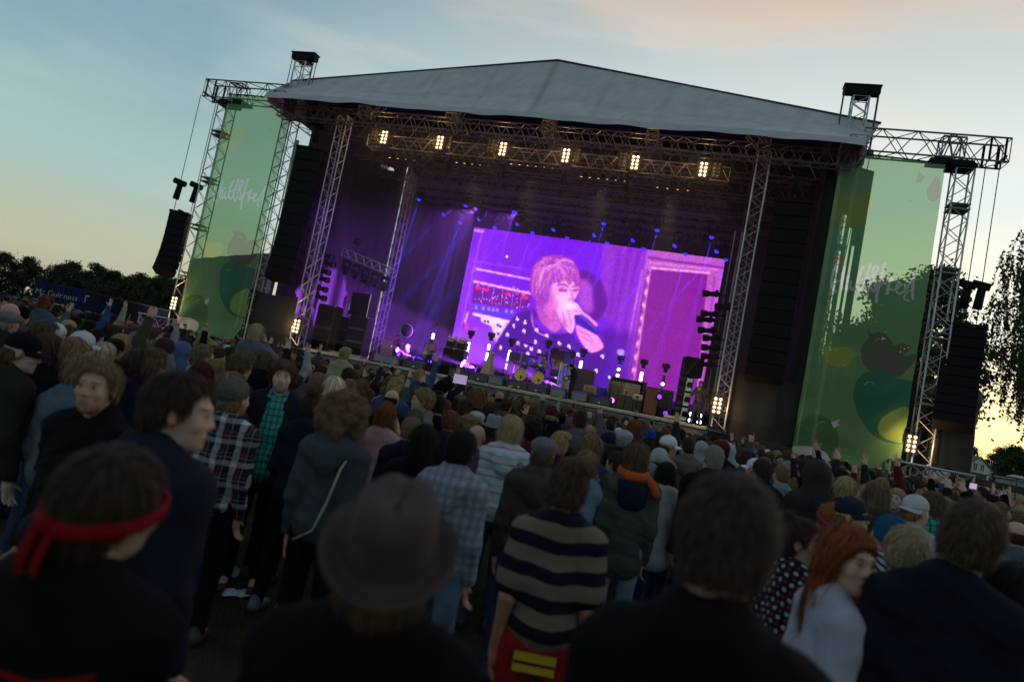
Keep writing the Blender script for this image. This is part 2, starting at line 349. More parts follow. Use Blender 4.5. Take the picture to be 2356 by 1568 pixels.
# ---- blue container
m_cont = M('navy_paint', (.012, .022, .085), .8, spec=.08, var=.2, vscale=1.5); m_white = M('white_paint', (.6, .6, .58), .6); m_green = M('green_paint', (.04, .16, .05), .6); m_yellow = M('yellow_paint', (.5, .42, .08), .6); m_rail = M('dark_rail', (.01, .014, .03), .6)
c0 = at(196.3, 668.3, 36); c1 = at(390, 714.7, 49.6); c2 = at(136.6, 657, 37); HT = 2.76
dl = (c1 - c0)[:2]; Lc = np.linalg.norm(dl); ang = math.atan2(dl[1], dl[0]); wl = 2.44
t = thing('shipping_container', 'navy blue shipping container with pale lettering behind the crowd', 'container', (c0[0], c0[1], 0), ang)
mb = MB(); mb.box((Lc / 2, wl / 2, HT / 2), (Lc, wl, HT), bev=.02); part('body', mb, m_cont, t)
mb = MB()
for i in range(9): mb.box((-.03, .14 + i * .27, HT / 2), (.05, .06, HT - .1))
part('end_rib', mb, m_cont, t)
mb = MB()
for yy in (.5, .95, 1.5, 1.95): mb.tube((-.085, yy, .15), (-.085, yy, HT - .1), .022, n=6)
part('lock_rod', mb, m_rail, t)
mb = MB(); mb.box((Lc / 2, -.012, HT - .04), (Lc, .022, .09)); part('top_rail', mb, m_rail, t)
mb = MB(); mb.box((2.4, -.012, .9), (4.7, .018, .32)); mb.box((-.07, 1.2, 1.02), (.02, 2.4, .3)); part('green_stripe', mb, m_green, t)
mb = MB(); mb.box((2.4, -.016, 1.09), (4.7, .022, .07)); mb.box((-.075, 1.2, 1.19), (.024, 2.4, .06)); part('yellow_stripe', mb, m_yellow, t)
mb = MB(); mb.prism([(5.6, .2), (6.7, 2.0), (7.6, .2), (7.05, .2), (6.65, 1.0), (6.2, .2)], -.02, -.004); part('zigzag_border', mb, m_yellow, t)
mb = MB(); mb.prism([(5.78, .26), (6.7, 1.78), (7.45, .26), (7.17, .26), (6.66, 1.28), (6.07, .26)], -.03, -.019); part('zigzag', mb, m_green, t)
mb = MB(); mb.box((.38, -.012, 2.47), (.42, .02, .07)); mb.box((.20, -.012, 2.27), (.07, .022, .34)); part('corner_mark', mb, m_white, t)
def text(body, size, mat, parent, loc, rot, name='lettering', ext=.004, align='LEFT'):
    cu = bpy.data.curves.new(name, 'FONT'); cu.body = body; cu.size = size; cu.extrude = ext; cu.align_x = align
    tmp = bpy.data.objects.new('tmp', cu); COL.objects.link(tmp); dg = bpy.context.evaluated_depsgraph_get()
    me = bpy.data.meshes.new_from_object(tmp.evaluated_get(dg)); bpy.data.objects.remove(tmp); me.materials.clear()
    o = link(name, me, mat, parent, loc); o.rotation_euler = rot; return o
m_letter = M('faded_lettering', (.30, .30, .27), .7, attr=False)
RE = (math.pi / 2, 0, -math.pi / 2)     # readable on the end face (normal -x)
text('Mc Guinness', .40, m_letter, t, (-.09, 2.3, 2.1), RE)
mb = MB()
for x_, z_, w_ in ((2.0, 1.78, .62), (1.95, 1.6, .7), (.95, 1.74, .66), (.92, 1.56, .72), (1.85, 1.36, .85), (.95, 1.33, .9)): mb.box((-.09, x_, z_), (.006, w_, .05))
part('small_print', mb, m_letter, t)
text('Mc', .62, m_white, t, (Lc - 1.5, -.012, 1.15), (math.pi / 2, 0, 0))

# ---- houses
m_wall = M('render_white', (.55, .53, .5), .8, var=.08); m_roof = M('roof_tiles', (.07, .075, .095), .7, var=.2, vscale=3); m_red = M('red_boards', (.17, .03, .025), .8); m_win = M('window_glass', (.03, .035, .045), .15); m_brick = M('brick', (.22, .11, .08), .9); m_wood = M('brown_wood', (.075, .05, .032), .8, var=.35, vscale=3, stretch=(1, 6, 1))
def house(pos, rz, W_, Lh, ez, az_, wall, label, wins, balcony=False, chimney=True):
    t = thing('house', label, 'house', pos, rz)
    mb = MB(); mb.prism([(-W_ / 2, 0), (-W_ / 2, ez), (0, az_), (W_ / 2, ez), (W_ / 2, 0)], 0, Lh); part('wall', mb, wall, t)
    mb = MB(); o_ = .35
    for s in (-1, 1): 
        d = np.array([s * W_ / 2, 0, ez - az_]); d /= np.linalg.norm(d); ln = np.linalg.norm([W_ / 2, ez - az_]) + o_; c = np.array([0, Lh / 2, az_ + .1]) + d * ln / 2
        mb.box(c, (ln, Lh + 2 * o_, .12), roty(math.atan2(-d[2], d[0]) if s > 0 else math.atan2(-d[2], d[0])))
    rf = part('roof', mb, m_roof, t)
    if chimney: mb = MB(); mb.box((-.6, Lh * .55, az_ + .2), (.8, .8, 1.7)); mb.box((-.6, Lh * .55, az_ + 1.1), (.95, .95, .12)); part('chimney', mb, m_brick, rf)
    for x, z, w, h in wins:
        mb = MB(); mb.box((x, -.02, z), (w, .06, h)); w_ = part('window', mb, m_win, t); mb = MB()
        for dx in (-w / 2, 0, w / 2): mb.box((x + dx, -.06, z), (.08, .06, h + .1))
        for dz in (-h / 2, h / 2): mb.box((x, -.065, z + dz), (w + .1, .06, .08))
        part('frame', mb, m_white, w_)
    if balcony: mb = MB(); mb.box((-.2, -.5, 2.9), (3.0, .9, 1.0)); part('balcony', mb, m_wood, t)
    return t
q = at(2254.8, 1051.2, 140); house((q[0], q[1], 0), .25, 8.2, 11, 4.0, q[2], m_wall, 'white gabled house with dark grey roof and brick chimney', [(-.9, 4.6, 1.0, 1.5), (.9, 4.6, 1.0, 1.5), (-1.5, 1.6, 1.1, 1.3), (1.6, 1.6, 1.1, 1.3)], True)
q = at(2281.4, 1068.6, 150); house((q[0], q[1], 0), .15, 6, 8, 2.6, q[2], m_red, 'small red gabled house right of the white house', [(-1.2, 2.0, 1.2, 1.4)], False, False)
# tv antennas
m_pole = M('grey_pole', (.16, .16, .17), .5, metal=.6)
for px, py, D, lb in ((2229, 1003, 140, 'tall aerial above the white house roof'), (2260, 1040, 150, 'short aerial behind the gap between the houses')):
    q = at(px, py, D); mb = MB(); mb.tube((0, 0, 5), (0, 0, q[2]), .06, n=5); mb.tube((-1.1, 0, q[2] - .2), (1.1, 0, q[2] - .2), .04, n=5)
    for k in (-1, -.5, 0, .5, 1): mb.tube((k, -.5, q[2] - .2), (k, .5, q[2] - .2), .03, n=4)
    mb.tube((0, 0, 0), (0, 0, 5), .07, n=5); solo('aerial', mb, m_pole, (q[0], q[1], 0), .2, lb, 'aerial', 'aerials over the roofs')
# roofed wooden shelter and hoarding at the right edge
p0 = at(2190, 1090, 29); p1 = at(2420, 1136, 27); d = (p1 - p0)[:2]; Ln = np.linalg.norm(d); an = math.atan2(d[1], d[0])
t = thing('wooden_shelter', 'long low dark roofed shelter on yellowish posts at the right', 'shelter', (p0[0], p0[1], 0), an)
mb = MB(); mb.box((Ln / 2, .5, 2.02), (Ln, 1.3, .10), bev=.02); mb.box((Ln / 2, -.13, 1.9), (Ln, .05, .24)); part('roof', mb, m_wood, t)
for i in range(6):
    mb = MB(); mb.box((.3 + i * (Ln - .6) / 5, .35, .98), (.11, .11, 1.92)); part('post', mb, M('yellow_post', (.24, .16, .05), .8) if i == 0 else bpy.data.materials['yellow_post'], t)
mb = MB(); mb.box((Ln / 2, .7, 1.15), (Ln, .05, .12)); mb.box((Ln / 2, .7, .6), (Ln, .05, .12)); part('rail', mb, m_wood, t)
p0 = at(2250, 1131, 21); p1 = at(2420, 1166, 19.5); d = (p1 - p0)[:2]; Ln = np.linalg.norm(d); an = math.atan2(d[1], d[0])
t = thing('hoarding_fence', 'dark hoarding fence beside the crowd under the shelter', 'fence', (p0[0], p0[1], 0), an); m_dark = M('dark_panel', (.018, .018, .02), .7, var=.3)
for i in range(3): mb = MB(); mb.box(((i + .5) * Ln / 3, 0, .8), (Ln / 3 - .02, .04, 1.6), bev=.008); part('panel', mb, m_dark, t)
mb = MB(); mb.tube((0, .01, 1.63), (Ln, .01, 1.63), .025); part('top_rail', mb, m_pole, t)
q = at(2342, 1093, 31); t = thing('lamp_post', 'lamp post with flat saucer shade near the right edge', 'street lamp', (q[0], q[1], 0))
mb = MB(); mb.tube((0, 0, 0), (0, 0, q[2] - .12), .05, .035, 8); part('pole', mb, m_pole, t)
mb = MB(); mb.lathe([(.0, q[2]), (.12, q[2]), (.42, q[2] - .1), (.43, q[2] - .13), (.1, q[2] - .1), (.06, q[2] - .2), (0, q[2] - .2)], 18); part('lamp_shade', mb, M('pale_shade', (.5, .5, .48), .4), t, True)
q = at(2362, 1102, 34); mb = MB(); mb.box((0, 0, 1.15), (2.0, 1.6, 2.3), bev=.03); mb.box((0, 0, 2.36), (2.15, 1.75, .08), bev=.02)
t = thing('service_cabin', 'pale grey metal cabin behind the lamp post', 'cabin', (q[0], q[1], 0), -.2); part('body', mb, M('cabin_grey', (.3, .31, .33), .6), t)
mb = MB()
for k in range(4): mb.box((-.4, -.815, 1.0 + k * .12), (.7, .02, .05))
part('vent', mb, m_dark, t)
# ================================================================== stage structure
m_alu = M('truss_aluminium', (.46, .46, .48), .42, metal=.45, var=.15, vscale=2); m_alud = M('truss_dull', (.20, .20, .22), .5, metal=.6); m_black = M('black_box', (.008, .008, .010), .7, spec=.15, var=.3, vscale=3)
m_grille = M('speaker_grille', (.008, .008, .010), .7, spec=.12, bump=.4, bscale=160); m_drape = M('black_drape', (.022, .019, .022), .9, var=.35, vscale=2.5, stretch=(3, 3, .4)); m_tarp = M('black_tarpaulin', (.012, .012, .013), .65, var=.3, vscale=1.2, bump=.3, bscale=3)
m_canvas = M('grey_canvas', (.46, .46, .48), .75, attr=True, var=.07, vscale=1.1); m_chain = M('chain', (.06, .06, .065), .5, metal=.5); m_steel = M('bare_steel', (.45, .45, .47), .35, metal=.8)
m_deck = M('stage_deck', (.03, .03, .032), .7, var=.3, vscale=2); m_skirt = M('skirt_tarpaulin', (.115, .11, .105), .55, var=.35, vscale=1.8, bump=.9, bscale=2.2, stretch=(1, 1, 1.6)); m_edge = M('edge_strip', (.34, .33, .33), .5, var=.25, vscale=3)
def sthing(name, label, cat, a, v, z, group=None, rz=0.0): return thing(name, label, cat, S(a, v, z), YAW + rz, group)
def ssolo(name, mb, mat, a, v, z, label, cat, group=None, smooth=False, rz=0.0): return solo(name, mb, mat, S(a, v, z), YAW + rz, label, cat, group, smooth)

# platform with skirt and edge
t = sthing('stage_platform', 'wide black stage platform with crumpled grey skirt and pale edge strip', 'stage', 0, 0, 0)
mb = MB(); mb.box((0, 6.2, 1.9), (25.0, 12.0, .18)); part('deck', mb, m_deck, t)
v, f = grid_sheet(160, 14, -12.4, 12.4, 0, 1.78, lambda x, y: 0 * x)
x, z = v[:, 0], v[:, 1]; yy = .12 + .04 * np.sin(x * 2.1 + np.sin(z * 3)) + .03 * np.sin(x * 5.3 + z * 2.0) + .015 * np.sin(x * 11 - z * 7) - .1 * (1 - z / 1.8)
part('skirt', mesh_np('skirt', np.stack([x, yy, z], 1), [f], smooth=True), m_skirt, t)
mb = MB()
for i in range(10): mb.box((-11.2 + i * 2.49, .06, 1.93), (2.46, .12, .13), bev=.012)
part('edge_strip', mb, m_edge, t)
mb = MB()
for i in range(11): mb.box((-12.2 + i * 2.44, .5, .9), (.1, .1, 1.8)); mb.box((-12.2 + i * 2.44, 11.8, .9), (.1, .1, 1.8))
part('leg', mb, m_alud, t)

# roof
t = sthing('stage_roof', 'grey canvas stage roof with low peak and sagging front valance', 'roof', 0, 0, 0)
nx, ny = 121, 15; us = np.linspace(-1, 1, nx); vs = np.linspace(0, 1, ny); Ug, Vg = np.meshgrid(us, vs)
topz = 17.3 - 1.9 * np.abs(Ug) ** 1.06; ez = 13.62 + .02 * np.cos(Ug * 9); eh = 13.15; th_ = 13.95
a_ = Ug * (eh + (th_ - eh) * Vg); v_ = -2.0 + 2.6 * Vg; z_ = ez + (topz - ez) * (Vg ** 1.08) - .10 * np.sin(Vg * math.pi) * (1 + .5 * np.cos(Ug * 26))
nx0 = nx; tn = np.ones((ny, nx, 3)); tn[1:5] *= 1.05; tn[5] *= .93; tn[:, ::12] *= .90; tn[:, nx // 2] *= .8; tn *= 1 + .05 * np.random.default_rng(2).normal(size=(ny, nx, 1)).clip(-2, 2)
V = np.stack([a_, v_, z_], -1).reshape(-1, 3); i = np.arange((ny - 1) * nx).reshape(ny - 1, nx)[:, :-1].ravel(); F = np.stack([i, i + 1, i + nx + 1, i + nx], 1)
part('front_slope', mesh_np('front_slope', V, [F], tn.reshape(-1, 3), True), m_canvas, t)
# hanging valance under the eave
ny = 6; vs = np.linspace(0, 1, ny); Ug, Vg = np.meshgrid(us, vs); sc = .27 + .05 * np.abs(np.sin(Ug * 10.5)) ** 2 + .015 * np.sin(Ug * 33)
V = np.stack([Ug * eh, -2.0 - .12 * Vg + .03 * np.sin(Ug * 47 + Vg * 3) * Vg, ez[0][None, :] - Vg * sc], -1).reshape(-1, 3); i = np.arange((ny - 1) * nx).reshape(ny - 1, nx)[:, :-1].ravel()
part('valance', mesh_np('valance', V, [np.stack([i, i + nx, i + nx + 1, i + 1], 1)], None, True), m_canvas, t)
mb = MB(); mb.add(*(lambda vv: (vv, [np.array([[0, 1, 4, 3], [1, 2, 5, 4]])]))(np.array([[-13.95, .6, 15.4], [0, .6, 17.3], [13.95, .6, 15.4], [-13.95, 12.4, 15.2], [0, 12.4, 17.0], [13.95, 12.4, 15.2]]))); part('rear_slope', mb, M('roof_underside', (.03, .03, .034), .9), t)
mb = MB()
for s in (-1, 1): mb.add(np.array([[s * 13.95, .6, 15.4], [s * 13.15, -2, 13.62], [s * 13.15, -1.8, 13.2], [s * 13.3, .8, 13.5], [s * 13.6, 12.4, 13.5], [s * 13.95, 12.4, 15.2]]), [np.array([[0, 1, 2, 3, 4, 5]])])
part('side_flap', mb, m_canvas, t)
mb = MB(); mb.tube((-14.0, .6, 15.42), (0, .6, 17.33), .06); mb.tube((14.0, .6, 15.42), (0, .6, 17.33), .06); part('ridge_edge', mb, M('dark_edge', (.03, .03, .04), .6), t)
mb = MB(); mb.truss((-13, -.9, 13.15), (13, -.9, 13.15), .5, .6, .03, .016); part('eave_truss', mb, m_alud, t)
for v0 in (2.2, 5.2, 8.2, 11): mb = MB(); mb.truss((-13, v0, 13.7), (13, v0, 13.7), .6, .8, .03, .016); part('cross_truss', mb, m_alud, t)
for a0 in (-9.7, -4.9, 0, 4.9, 9.7): mb = MB(); mb.truss((a0, .9, 14.3), (a0, 11, 14.3), .5, .5, .026, .014); mb.truss((a0, 1.6, 14.4), (a0 * .93, 1.6, 16.3 - abs(a0) * .13), .4, .4, .024, .013); part('rafter_truss', mb, m_alud, t)
for s in (-1, 1):
    for z0 in (13.6,): mb = MB(); mb.truss((s * 13, -1.4, z0), (s * 13, 11, z0), .6, .8, .03, .016); part('side_truss', mb, m_alud, t)

# masts that carry the roof
for s, lb in ((-1, 'roof mast at the inner edge of the left banner, head block above the roof'), (1, 'roof mast at the inner edge of the right banner, head block above the roof')):
    t = sthing('roof_mast', lb, 'truss mast', s * 13.0, 0, 0, 'masts carrying the stage roof')
    mb = MB(); mb.truss((0, 0, .2), (0, 0, 16.1), .58, .58, .034, .018, .75); part('lattice', mb, m_alu, t)
    mb = MB(); mb.box((0, 0, 16.42), (1.36, .42, .30), bev=.03); mb.box((0, 0, 16.22), (.62, .62, .14)); mb.box((0, 0, 16.60), (1.40, .5, .05)); part('head_block', mb, m_black, t)
    for dx in (-.64, .64): mb = MB(); mb.tube((dx, -.12, 16.4), (dx, -.12, 13.7), .022, n=5); mb.tube((dx, .12, 16.4), (dx, .12, 13.7), .022, n=5); part('chain', mb, m_chain, t)
    mb = MB(); mb.box((0, 0, .1), (1.5, 1.5, .2), bev=.03); part('base_plate', mb, m_black, t)
    mb = MB(); mb.box((0, 0, 13.7), (.9, .9, .9)); part('sleeve', mb, m_alud, t)
for a0, v0, lb in ((13.4, 4.0, 'second mast back on the right side, head block showing through the banner'), (13.7, 7.5, 'third mast back on the right side, seen through the banner'), (14.0, 11, 'rearmost mast on the right side, seen through the banner')):
    t = sthing('side_mast', lb, 'truss mast', a0, v0, 0, 'masts along the right side'); z1 = {4.0: 15.4, 7.5: 13.8, 11: 12.9}[v0]
    mb = MB(); mb.truss((0, 0, 0), (0, 0, z1), .5, .5, .03, .016, .8); part('lattice', mb, m_alu, t)
    mb = MB(); mb.box((.3, 0, z1 + .1), (1.5, .4, .3), bev=.03); part('head_block', mb, m_black, t)
    mb = MB(); mb.tube((.95, 0, z1), (.8, 0, z1 - 3), .02, n=5); part('chain', mb, m_chain, t)

# wing trusses and outer towers
for s, nm in ((-1, 'left'), (1, 'right')):
    mb = MB(); mb.truss((s * 13.3, 0, 14.3), (s * 18.35, 0, 14.3), .75, .92, .036, .02, 1.25); mb.truss((s * 16.1, .02, 14.3), (s * 16.9, .02, 14.3), .62, .8, .036, .026, .5)
    t = sthing('wing_truss', 'lattice wing truss reaching out over the %s banner' % nm, 'truss', 0, 0, 0, 'wing trusses'); part('lattice', mb, m_alud, t)
    mb = MB(); mb.tube((s * 18.2, -.5, 14.0), (s * 18.2, .5, 14.0), .05); mb.box((s * 18.2, .36, 14.3), (.10, .06, .95)); mb.box((s * 17.7, .36, 14.3), (.08, .06, .95)); mb.box((s * 18.2, -.36, 14.3), (.07, .05, .95)); mb.box((s * 17.7, -.36, 14.3), (.07, .05, .95)); part('end_frame', mb, m_black, t)
    mb = MB(); mb.box((s * 16.5, 0, 13.72), (1.5, .8, .12)); mb.box((s * 16.9, 0, 13.60), (.9, .9, .14)); mb.box((s * 16.1, -.42, 13.66), (.5, .06, .24)); part('bearing_plate', mb, m_black, t)
    t = sthing('scaffold_tower', 'lattice tower under the outer end of the %s wing truss' % nm, 'truss tower', s * 17.0, 0, 0, 'outer towers')
    mb = MB(); mb.truss((0, 0, .2), (0, 0, 13.5), .62, .62, .034, .018, 1.05); part('lattice', mb, m_alu, t)
    for z0 in (4.4, 6.9, 9.4, 11.9): mb = MB(); mb.box((0, 0, z0), (.70, .70, .05)); mb.box((0, 0, z0 + .2), (.70, .70, .04)); part('joint_plate', mb, m_alud, t)
    mb = MB(); mb.box((0, 0, .1), (1.6, 1.6, .2), bev=.03); part('base_plate', mb, m_black, t)
    # wing deck under the tower
    t = sthing('wing_deck', 'grey scaffold deck frame at the foot of the %s tower' % nm, 'scaffold', 0, 0, 0, 'wing decks')
    mb = MB(); x0, x1 = (15.9, 18.6) if s > 0 else (16.9, 18.7)
    for vv in (-.7, .9):
        mb.truss((s * x0, vv, 1.85), (s * x1, vv, 1.85), .1, .5, .035, .025, 1.1)
        for xx in np.linspace(x0, x1, 3): mb.tube((s * xx, vv, 0), (s * xx, vv, 2.1), .035)
    mb.box((s * (x0 + x1) / 2, .1, 2.13), (x1 - x0, 1.9, .05)); part('frame', mb, m_alu, t)
    if s < 0: mb = MB(); mb.box((-17.7, .3, 1.6), (.9, .5, .7), bev=.05); part('red_cover', mb, M('red_cover', (.28, .03, .02), .6), t)

# inner stage towers
for a0, v0, lb in ((-9.95, 0, 'front left stage tower with floodlight near its foot'), (9.75, 0, 'front right stage tower beside the singer'), (-9.9, 8, 'rear left stage tower left of the big screen'), (9.75, 8.2, 'rear right stage tower behind the speaker stack')):
    t = sthing('stage_tower', lb, 'truss tower', a0, v0, 2.0, 'stage towers'); mb = MB(); mb.truss((0, 0, 0), (0, 0, 11.5), .5, .5, .032, .017, .8); part('lattice', mb, m_alu, t)
    mb = MB(); mb.box((0, 0, .02), (.8, .8, .04)); part('base_plate', mb, m_black, t)

# drapes and tarpaulins
def drape(name, label, p0, p1, z0, z1, mat, fold=.09, k=7.0, group=None, nx=None, ny=12, cat='drape', top=None, holes=()):
    d = np.array(p1, float) - p0; Ln = np.linalg.norm(d); d /= Ln; nrm = np.array([-d[1], d[0]]); nx = nx or max(12, int(Ln * 14)); u = np.linspace(0, Ln, nx); w = np.linspace(0, 1, ny); U, Wg = np.meshgrid(u, w)
    off = fold * (np.sin(U * k + .6 * np.sin(Wg * 4 + U)) + .4 * np.sin(U * k * 2.3 + 1)) ; T = z1 if top is None else (z1 + top(U / Ln)); Zg = z0 + (T - z0) * Wg
    Pm = np.stack([p0[0] + d[0] * U + nrm[0] * off, p0[1] + d[1] * U + nrm[1] * off, Zg], -1).reshape(-1, 3); i = np.arange((ny - 1) * nx).reshape(ny - 1, nx)[:, :-1].ravel(); F = np.stack([i, i + 1, i + nx + 1, i + nx], 1)
    for h in holes:      # tears along the seam, outline in (v, z)
        c = Pm[F].mean(1)[:, 1:]; ins = np.zeros(len(F), bool)
        for (x0, y0), (x1, y1) in zip(h, h[1:] + h[:1]):
            if y0 != y1: ins ^= (c[:, 1] > min(y0, y1)) & (c[:, 1] <= max(y0, y1)) & (c[:, 0] < (c[:, 1] - y0) / (y1 - y0) * (x1 - x0) + x0)
        F = F[~ins]
    return ssolo(name, mesh_np(name, Pm, [F], None, True), mat, 0, 0, 0, label, cat, group, True)
drape('back_drape', 'black back drape behind the big screen', (-12.0, 11.4), (12.4, 11.4), 2.0, 16.8, m_drape)
def on_side(x, y, a):
    d = ray(x, y); t = (a + (ORG - EYE) @ EX) / (d @ EX); q = EYE + d * t - ORG; return (q @ EY, q[2])
HO = [[on_side(x, y, -12.1) for x, y in h] for h in ([(874, 376), (884, 376), (907, 389), (908, 393), (893, 391), (874, 382)], [(727, 287), (742, 290), (757, 303), (765, 311), (754, 309), (735, 298)], [(809, 272), (840, 270), (840, 276), (812, 276)])]
drape('side_drape', 'black side drape with bright tears along the left wing of the stage', (-12.1, .6), (-12.1, 11.4), 2.0, 15.2, m_drape, .05, 5, nx=260, ny=260, holes=HO)
drape('side_drape', 'black side drape along the right wing of the stage', (12.3, .6), (12.3, 11.4), 2.0, 15.2, m_drape, .12, 5)
drape('leg_drape', 'dark narrow drape hanging left of the big screen', (-8.3, 9.4), (-6.2, 9.4), 2.0, 12.5, M('leg_drape', (.035, .03, .03), .9, var=.6, vscale=9), .06, 6)
drape('leg_drape', 'sparkling narrow mesh drape right of the big screen', (9.6, 9.0), (12.2, 9.0), 2.0, 10.4, M('mesh_drape', (.05, .045, .045), .7, var=.8, vscale=30), .05, 6)
drape('mesh_barrier', 'low black tarpaulin panel between left banner and left stage tower', (-13.0, -.15), (-10.3, -.1), 1.9, 4.35, m_tarp, .05, 3, 'low tarpaulin panels', cat='tarpaulin', top=lambda u: -.12 * np.sin(u * math.pi))
drape('mesh_barrier', 'low black tarpaulin panel between right stage tower and right banner', (10.1, -.1), (12.75, -.15), 1.9, 4.4, m_tarp, .05, 3, 'low tarpaulin panels', cat='tarpaulin', top=lambda u: -.15 * np.sin(u * math.pi))
for aa, vv, lb in (((-12.6, -.3), (-9.2, -.02), 'dark ground skirt under the left tarpaulin panel'), ((9.4, .0), (12.9, -.3), 'dark ground skirt under the right tarpaulin panel')): drape('ground_skirt', lb, aa, vv, 0, 1.86, m_tarp, .03, 3, 'ground skirts', cat='tarpaulin')
qa = st(636, 577, .5); qb = at(440, 596, 47) - ORG; qb = (qb @ EX, qb @ EY)
drape('tarpaulin_wall', 'high black tarpaulin wall behind the left banner', (-12.2, .5), qb, 0, qa[2], m_tarp, .05, 2.0, cat='tarpaulin')
drape('tarpaulin_wall', 'black tarpaulin screen behind the low panel at the right', (12.3, 1.2), (17.9, 2.4), 0, 5.1, m_tarp, .05, 2.0, cat='tarpaulin')
SLOT = [[(.9 + (a0 - 12.2) * .607, 5.4), (.9 + (a1 - 12.2) * .607, 5.4), (.9 + (a1 - 12.2) * .607, zt), (.9 + (a0 - 12.2) * .607, zt)] for a0, a1, zt in ((13.18, 13.42, 11.9), (13.58, 13.76, 11.4), (13.92, 14.04, 10.6))]
drape('slotted_wall', 'dark tarpaulin wall with tall light slots behind the right banner', (12.2, .9), (14.3, 2.17), 1.5, 14.0, m_drape, .02, 4, nx=150, ny=90, cat='tarpaulin', holes=SLOT)
qt, qb = st(657, 460, .2), st(610, 692, .2); mb = MB(); mb.tube(qb, qt, .10, n=10); mb.tube(qt, qt + (qt - qb) * .6, .09, n=10)
for u in (.12, .45, .8, .99): mb.tube(qb + (qt - qb) * u - [0, 0, .06], qb + (qt - qb) * u + [0, 0, .06], .15, n=10)
ssolo('standing_pipe', mb, m_edge, 0, 0, 0, 'pale upright pipe with clamps left of the inner left speakers', 'pipe')

# covered stack on the right wing
t = sthing('covered_stack', 'tall black covered stack on the wing deck under the right hanging speakers', 'covered stack', 18.0, .5, 2.16)
nu, nv = 40, 24; prof = np.linspace(0, 1, nv); ang = np.linspace(0, 2 * math.pi, nu, endpoint=False); V = []
for p_ in prof:
    w_ = 1.0 - .03 * p_ + .10 * math.exp(-((p_ - .86) / .07) ** 2)
    for a in ang:
        c, s_ = math.cos(a), math.sin(a); r_ = 1 / (abs(c) ** 6 + abs(s_) ** 6) ** (1 / 6); V.append((c * r_ * .74 * w_ + .02 * math.sin(a * 9 + p_ * 7), s_ * r_ * .65 * w_ + .02 * math.sin(a * 11 + p_ * 5), p_ * 3.1 + .06 * math.sin(a * 3)))
i = np.arange((nv - 1) * nu); F = np.stack([i, i // nu * nu + (i + 1) % nu, i // nu * nu + (i + 1) % nu + nu, i + nu], 1)
part('cover', mesh_np('cover', V, [F, np.arange((nv - 1) * nu, nv * nu)[None, :]], None, True), m_tarp, t)
mb = MB(); mb.box((0, 0, 3.13), (1.2, 1.1, .1), bev=.03); part('lid', mb, m_black, t)

# ---------------------------------------------------------------- line arrays
def line_array(label, a, v, ztop, n, w, h, dp, curve, group, hoists, chain_top, rz=0.0, tilt0=0.0, frame_w=None):
    t = sthing('line_array', label, 'speaker array', a, v, ztop, group, rz)
    mb = MB(); fw = frame_w or w * 1.05; mb.box((0, 0, .06), (fw, dp * 1.1, .13), bev=.02); mb.box((0, 0, .15), (.15, dp, .1)); part('flying_frame', mb, m_black, t)
    y, z, an = -dp / 2, -.02, tilt0
    for i in range(n):
        R = rotx(an); mb = MB(); c = np.array([0, y, z]) + R @ np.array([0, dp / 2, -h / 2])
        mb.box(c, (w, dp, h * .97), R, bev=.012); b = part('cabinet', mb, m_black, t)
        mb = MB(); mb.box(np.array([0, y, z]) + R @ np.array([0, -.006, -h / 2]), (w * .94, .02, h * .88), R); part('grille', mb, m_grille, b)
        nxt = np.array([0, y, z]) + R @ np.array([0, 0, -h]); y, z = nxt[1], nxt[2]; an += curve(i)
    for dx in hoists:
        zt = chain_top - ztop
        hz = zt * .18 if len(hoists) > 1 else .9
        mb = MB(); mb.tube((dx, 0, .2), (dx, 0, zt), .018, n=5); part('chain', mb, m_chain, t)
        mb = MB(); mb.tube((dx - .32, 0, hz + .55), (dx + .28, 0, hz + .42), .15, n=12); mb.box((dx + .02, 0, hz + .42), (.26, .3, .3), bev=.04); mb.tube((dx + .02, 0, hz + .42), (dx - .05, 0, hz - .42), .14, .16, n=12); hz_ = part('hoist', mb, m_black, t, True)
    return t
line_array('curved black speaker array hanging outside the left banner', -18.3, 0, 7.55, 8, .95, .39, .62, lambda i: -.012 - .016 * i, 'outer speaker arrays', (-.4, .45), 14.0, 0.35)
line_array('curved black speaker array hanging outside the right banner', 17.85, -.1, 7.45, 10, 1.28, .37, .66, lambda i: -.008 - .012 * i, 'outer speaker arrays', (-.14, .30), 14.0, -.25)
line_array('tall black speaker array inside the left banner', -11.15, -.3, 11.5, 12, 1.35, .545, .8, lambda i: -.004 - .002 * i, 'inner speaker arrays', (0,), 13.6, .12)
line_array('tall black speaker array right of the right stage tower', 11.15, -.3, 11.35, 13, 1.40, .545, .8, lambda i: -.004 - .002 * i, 'inner speaker arrays', (0,), 13.6, -.10)
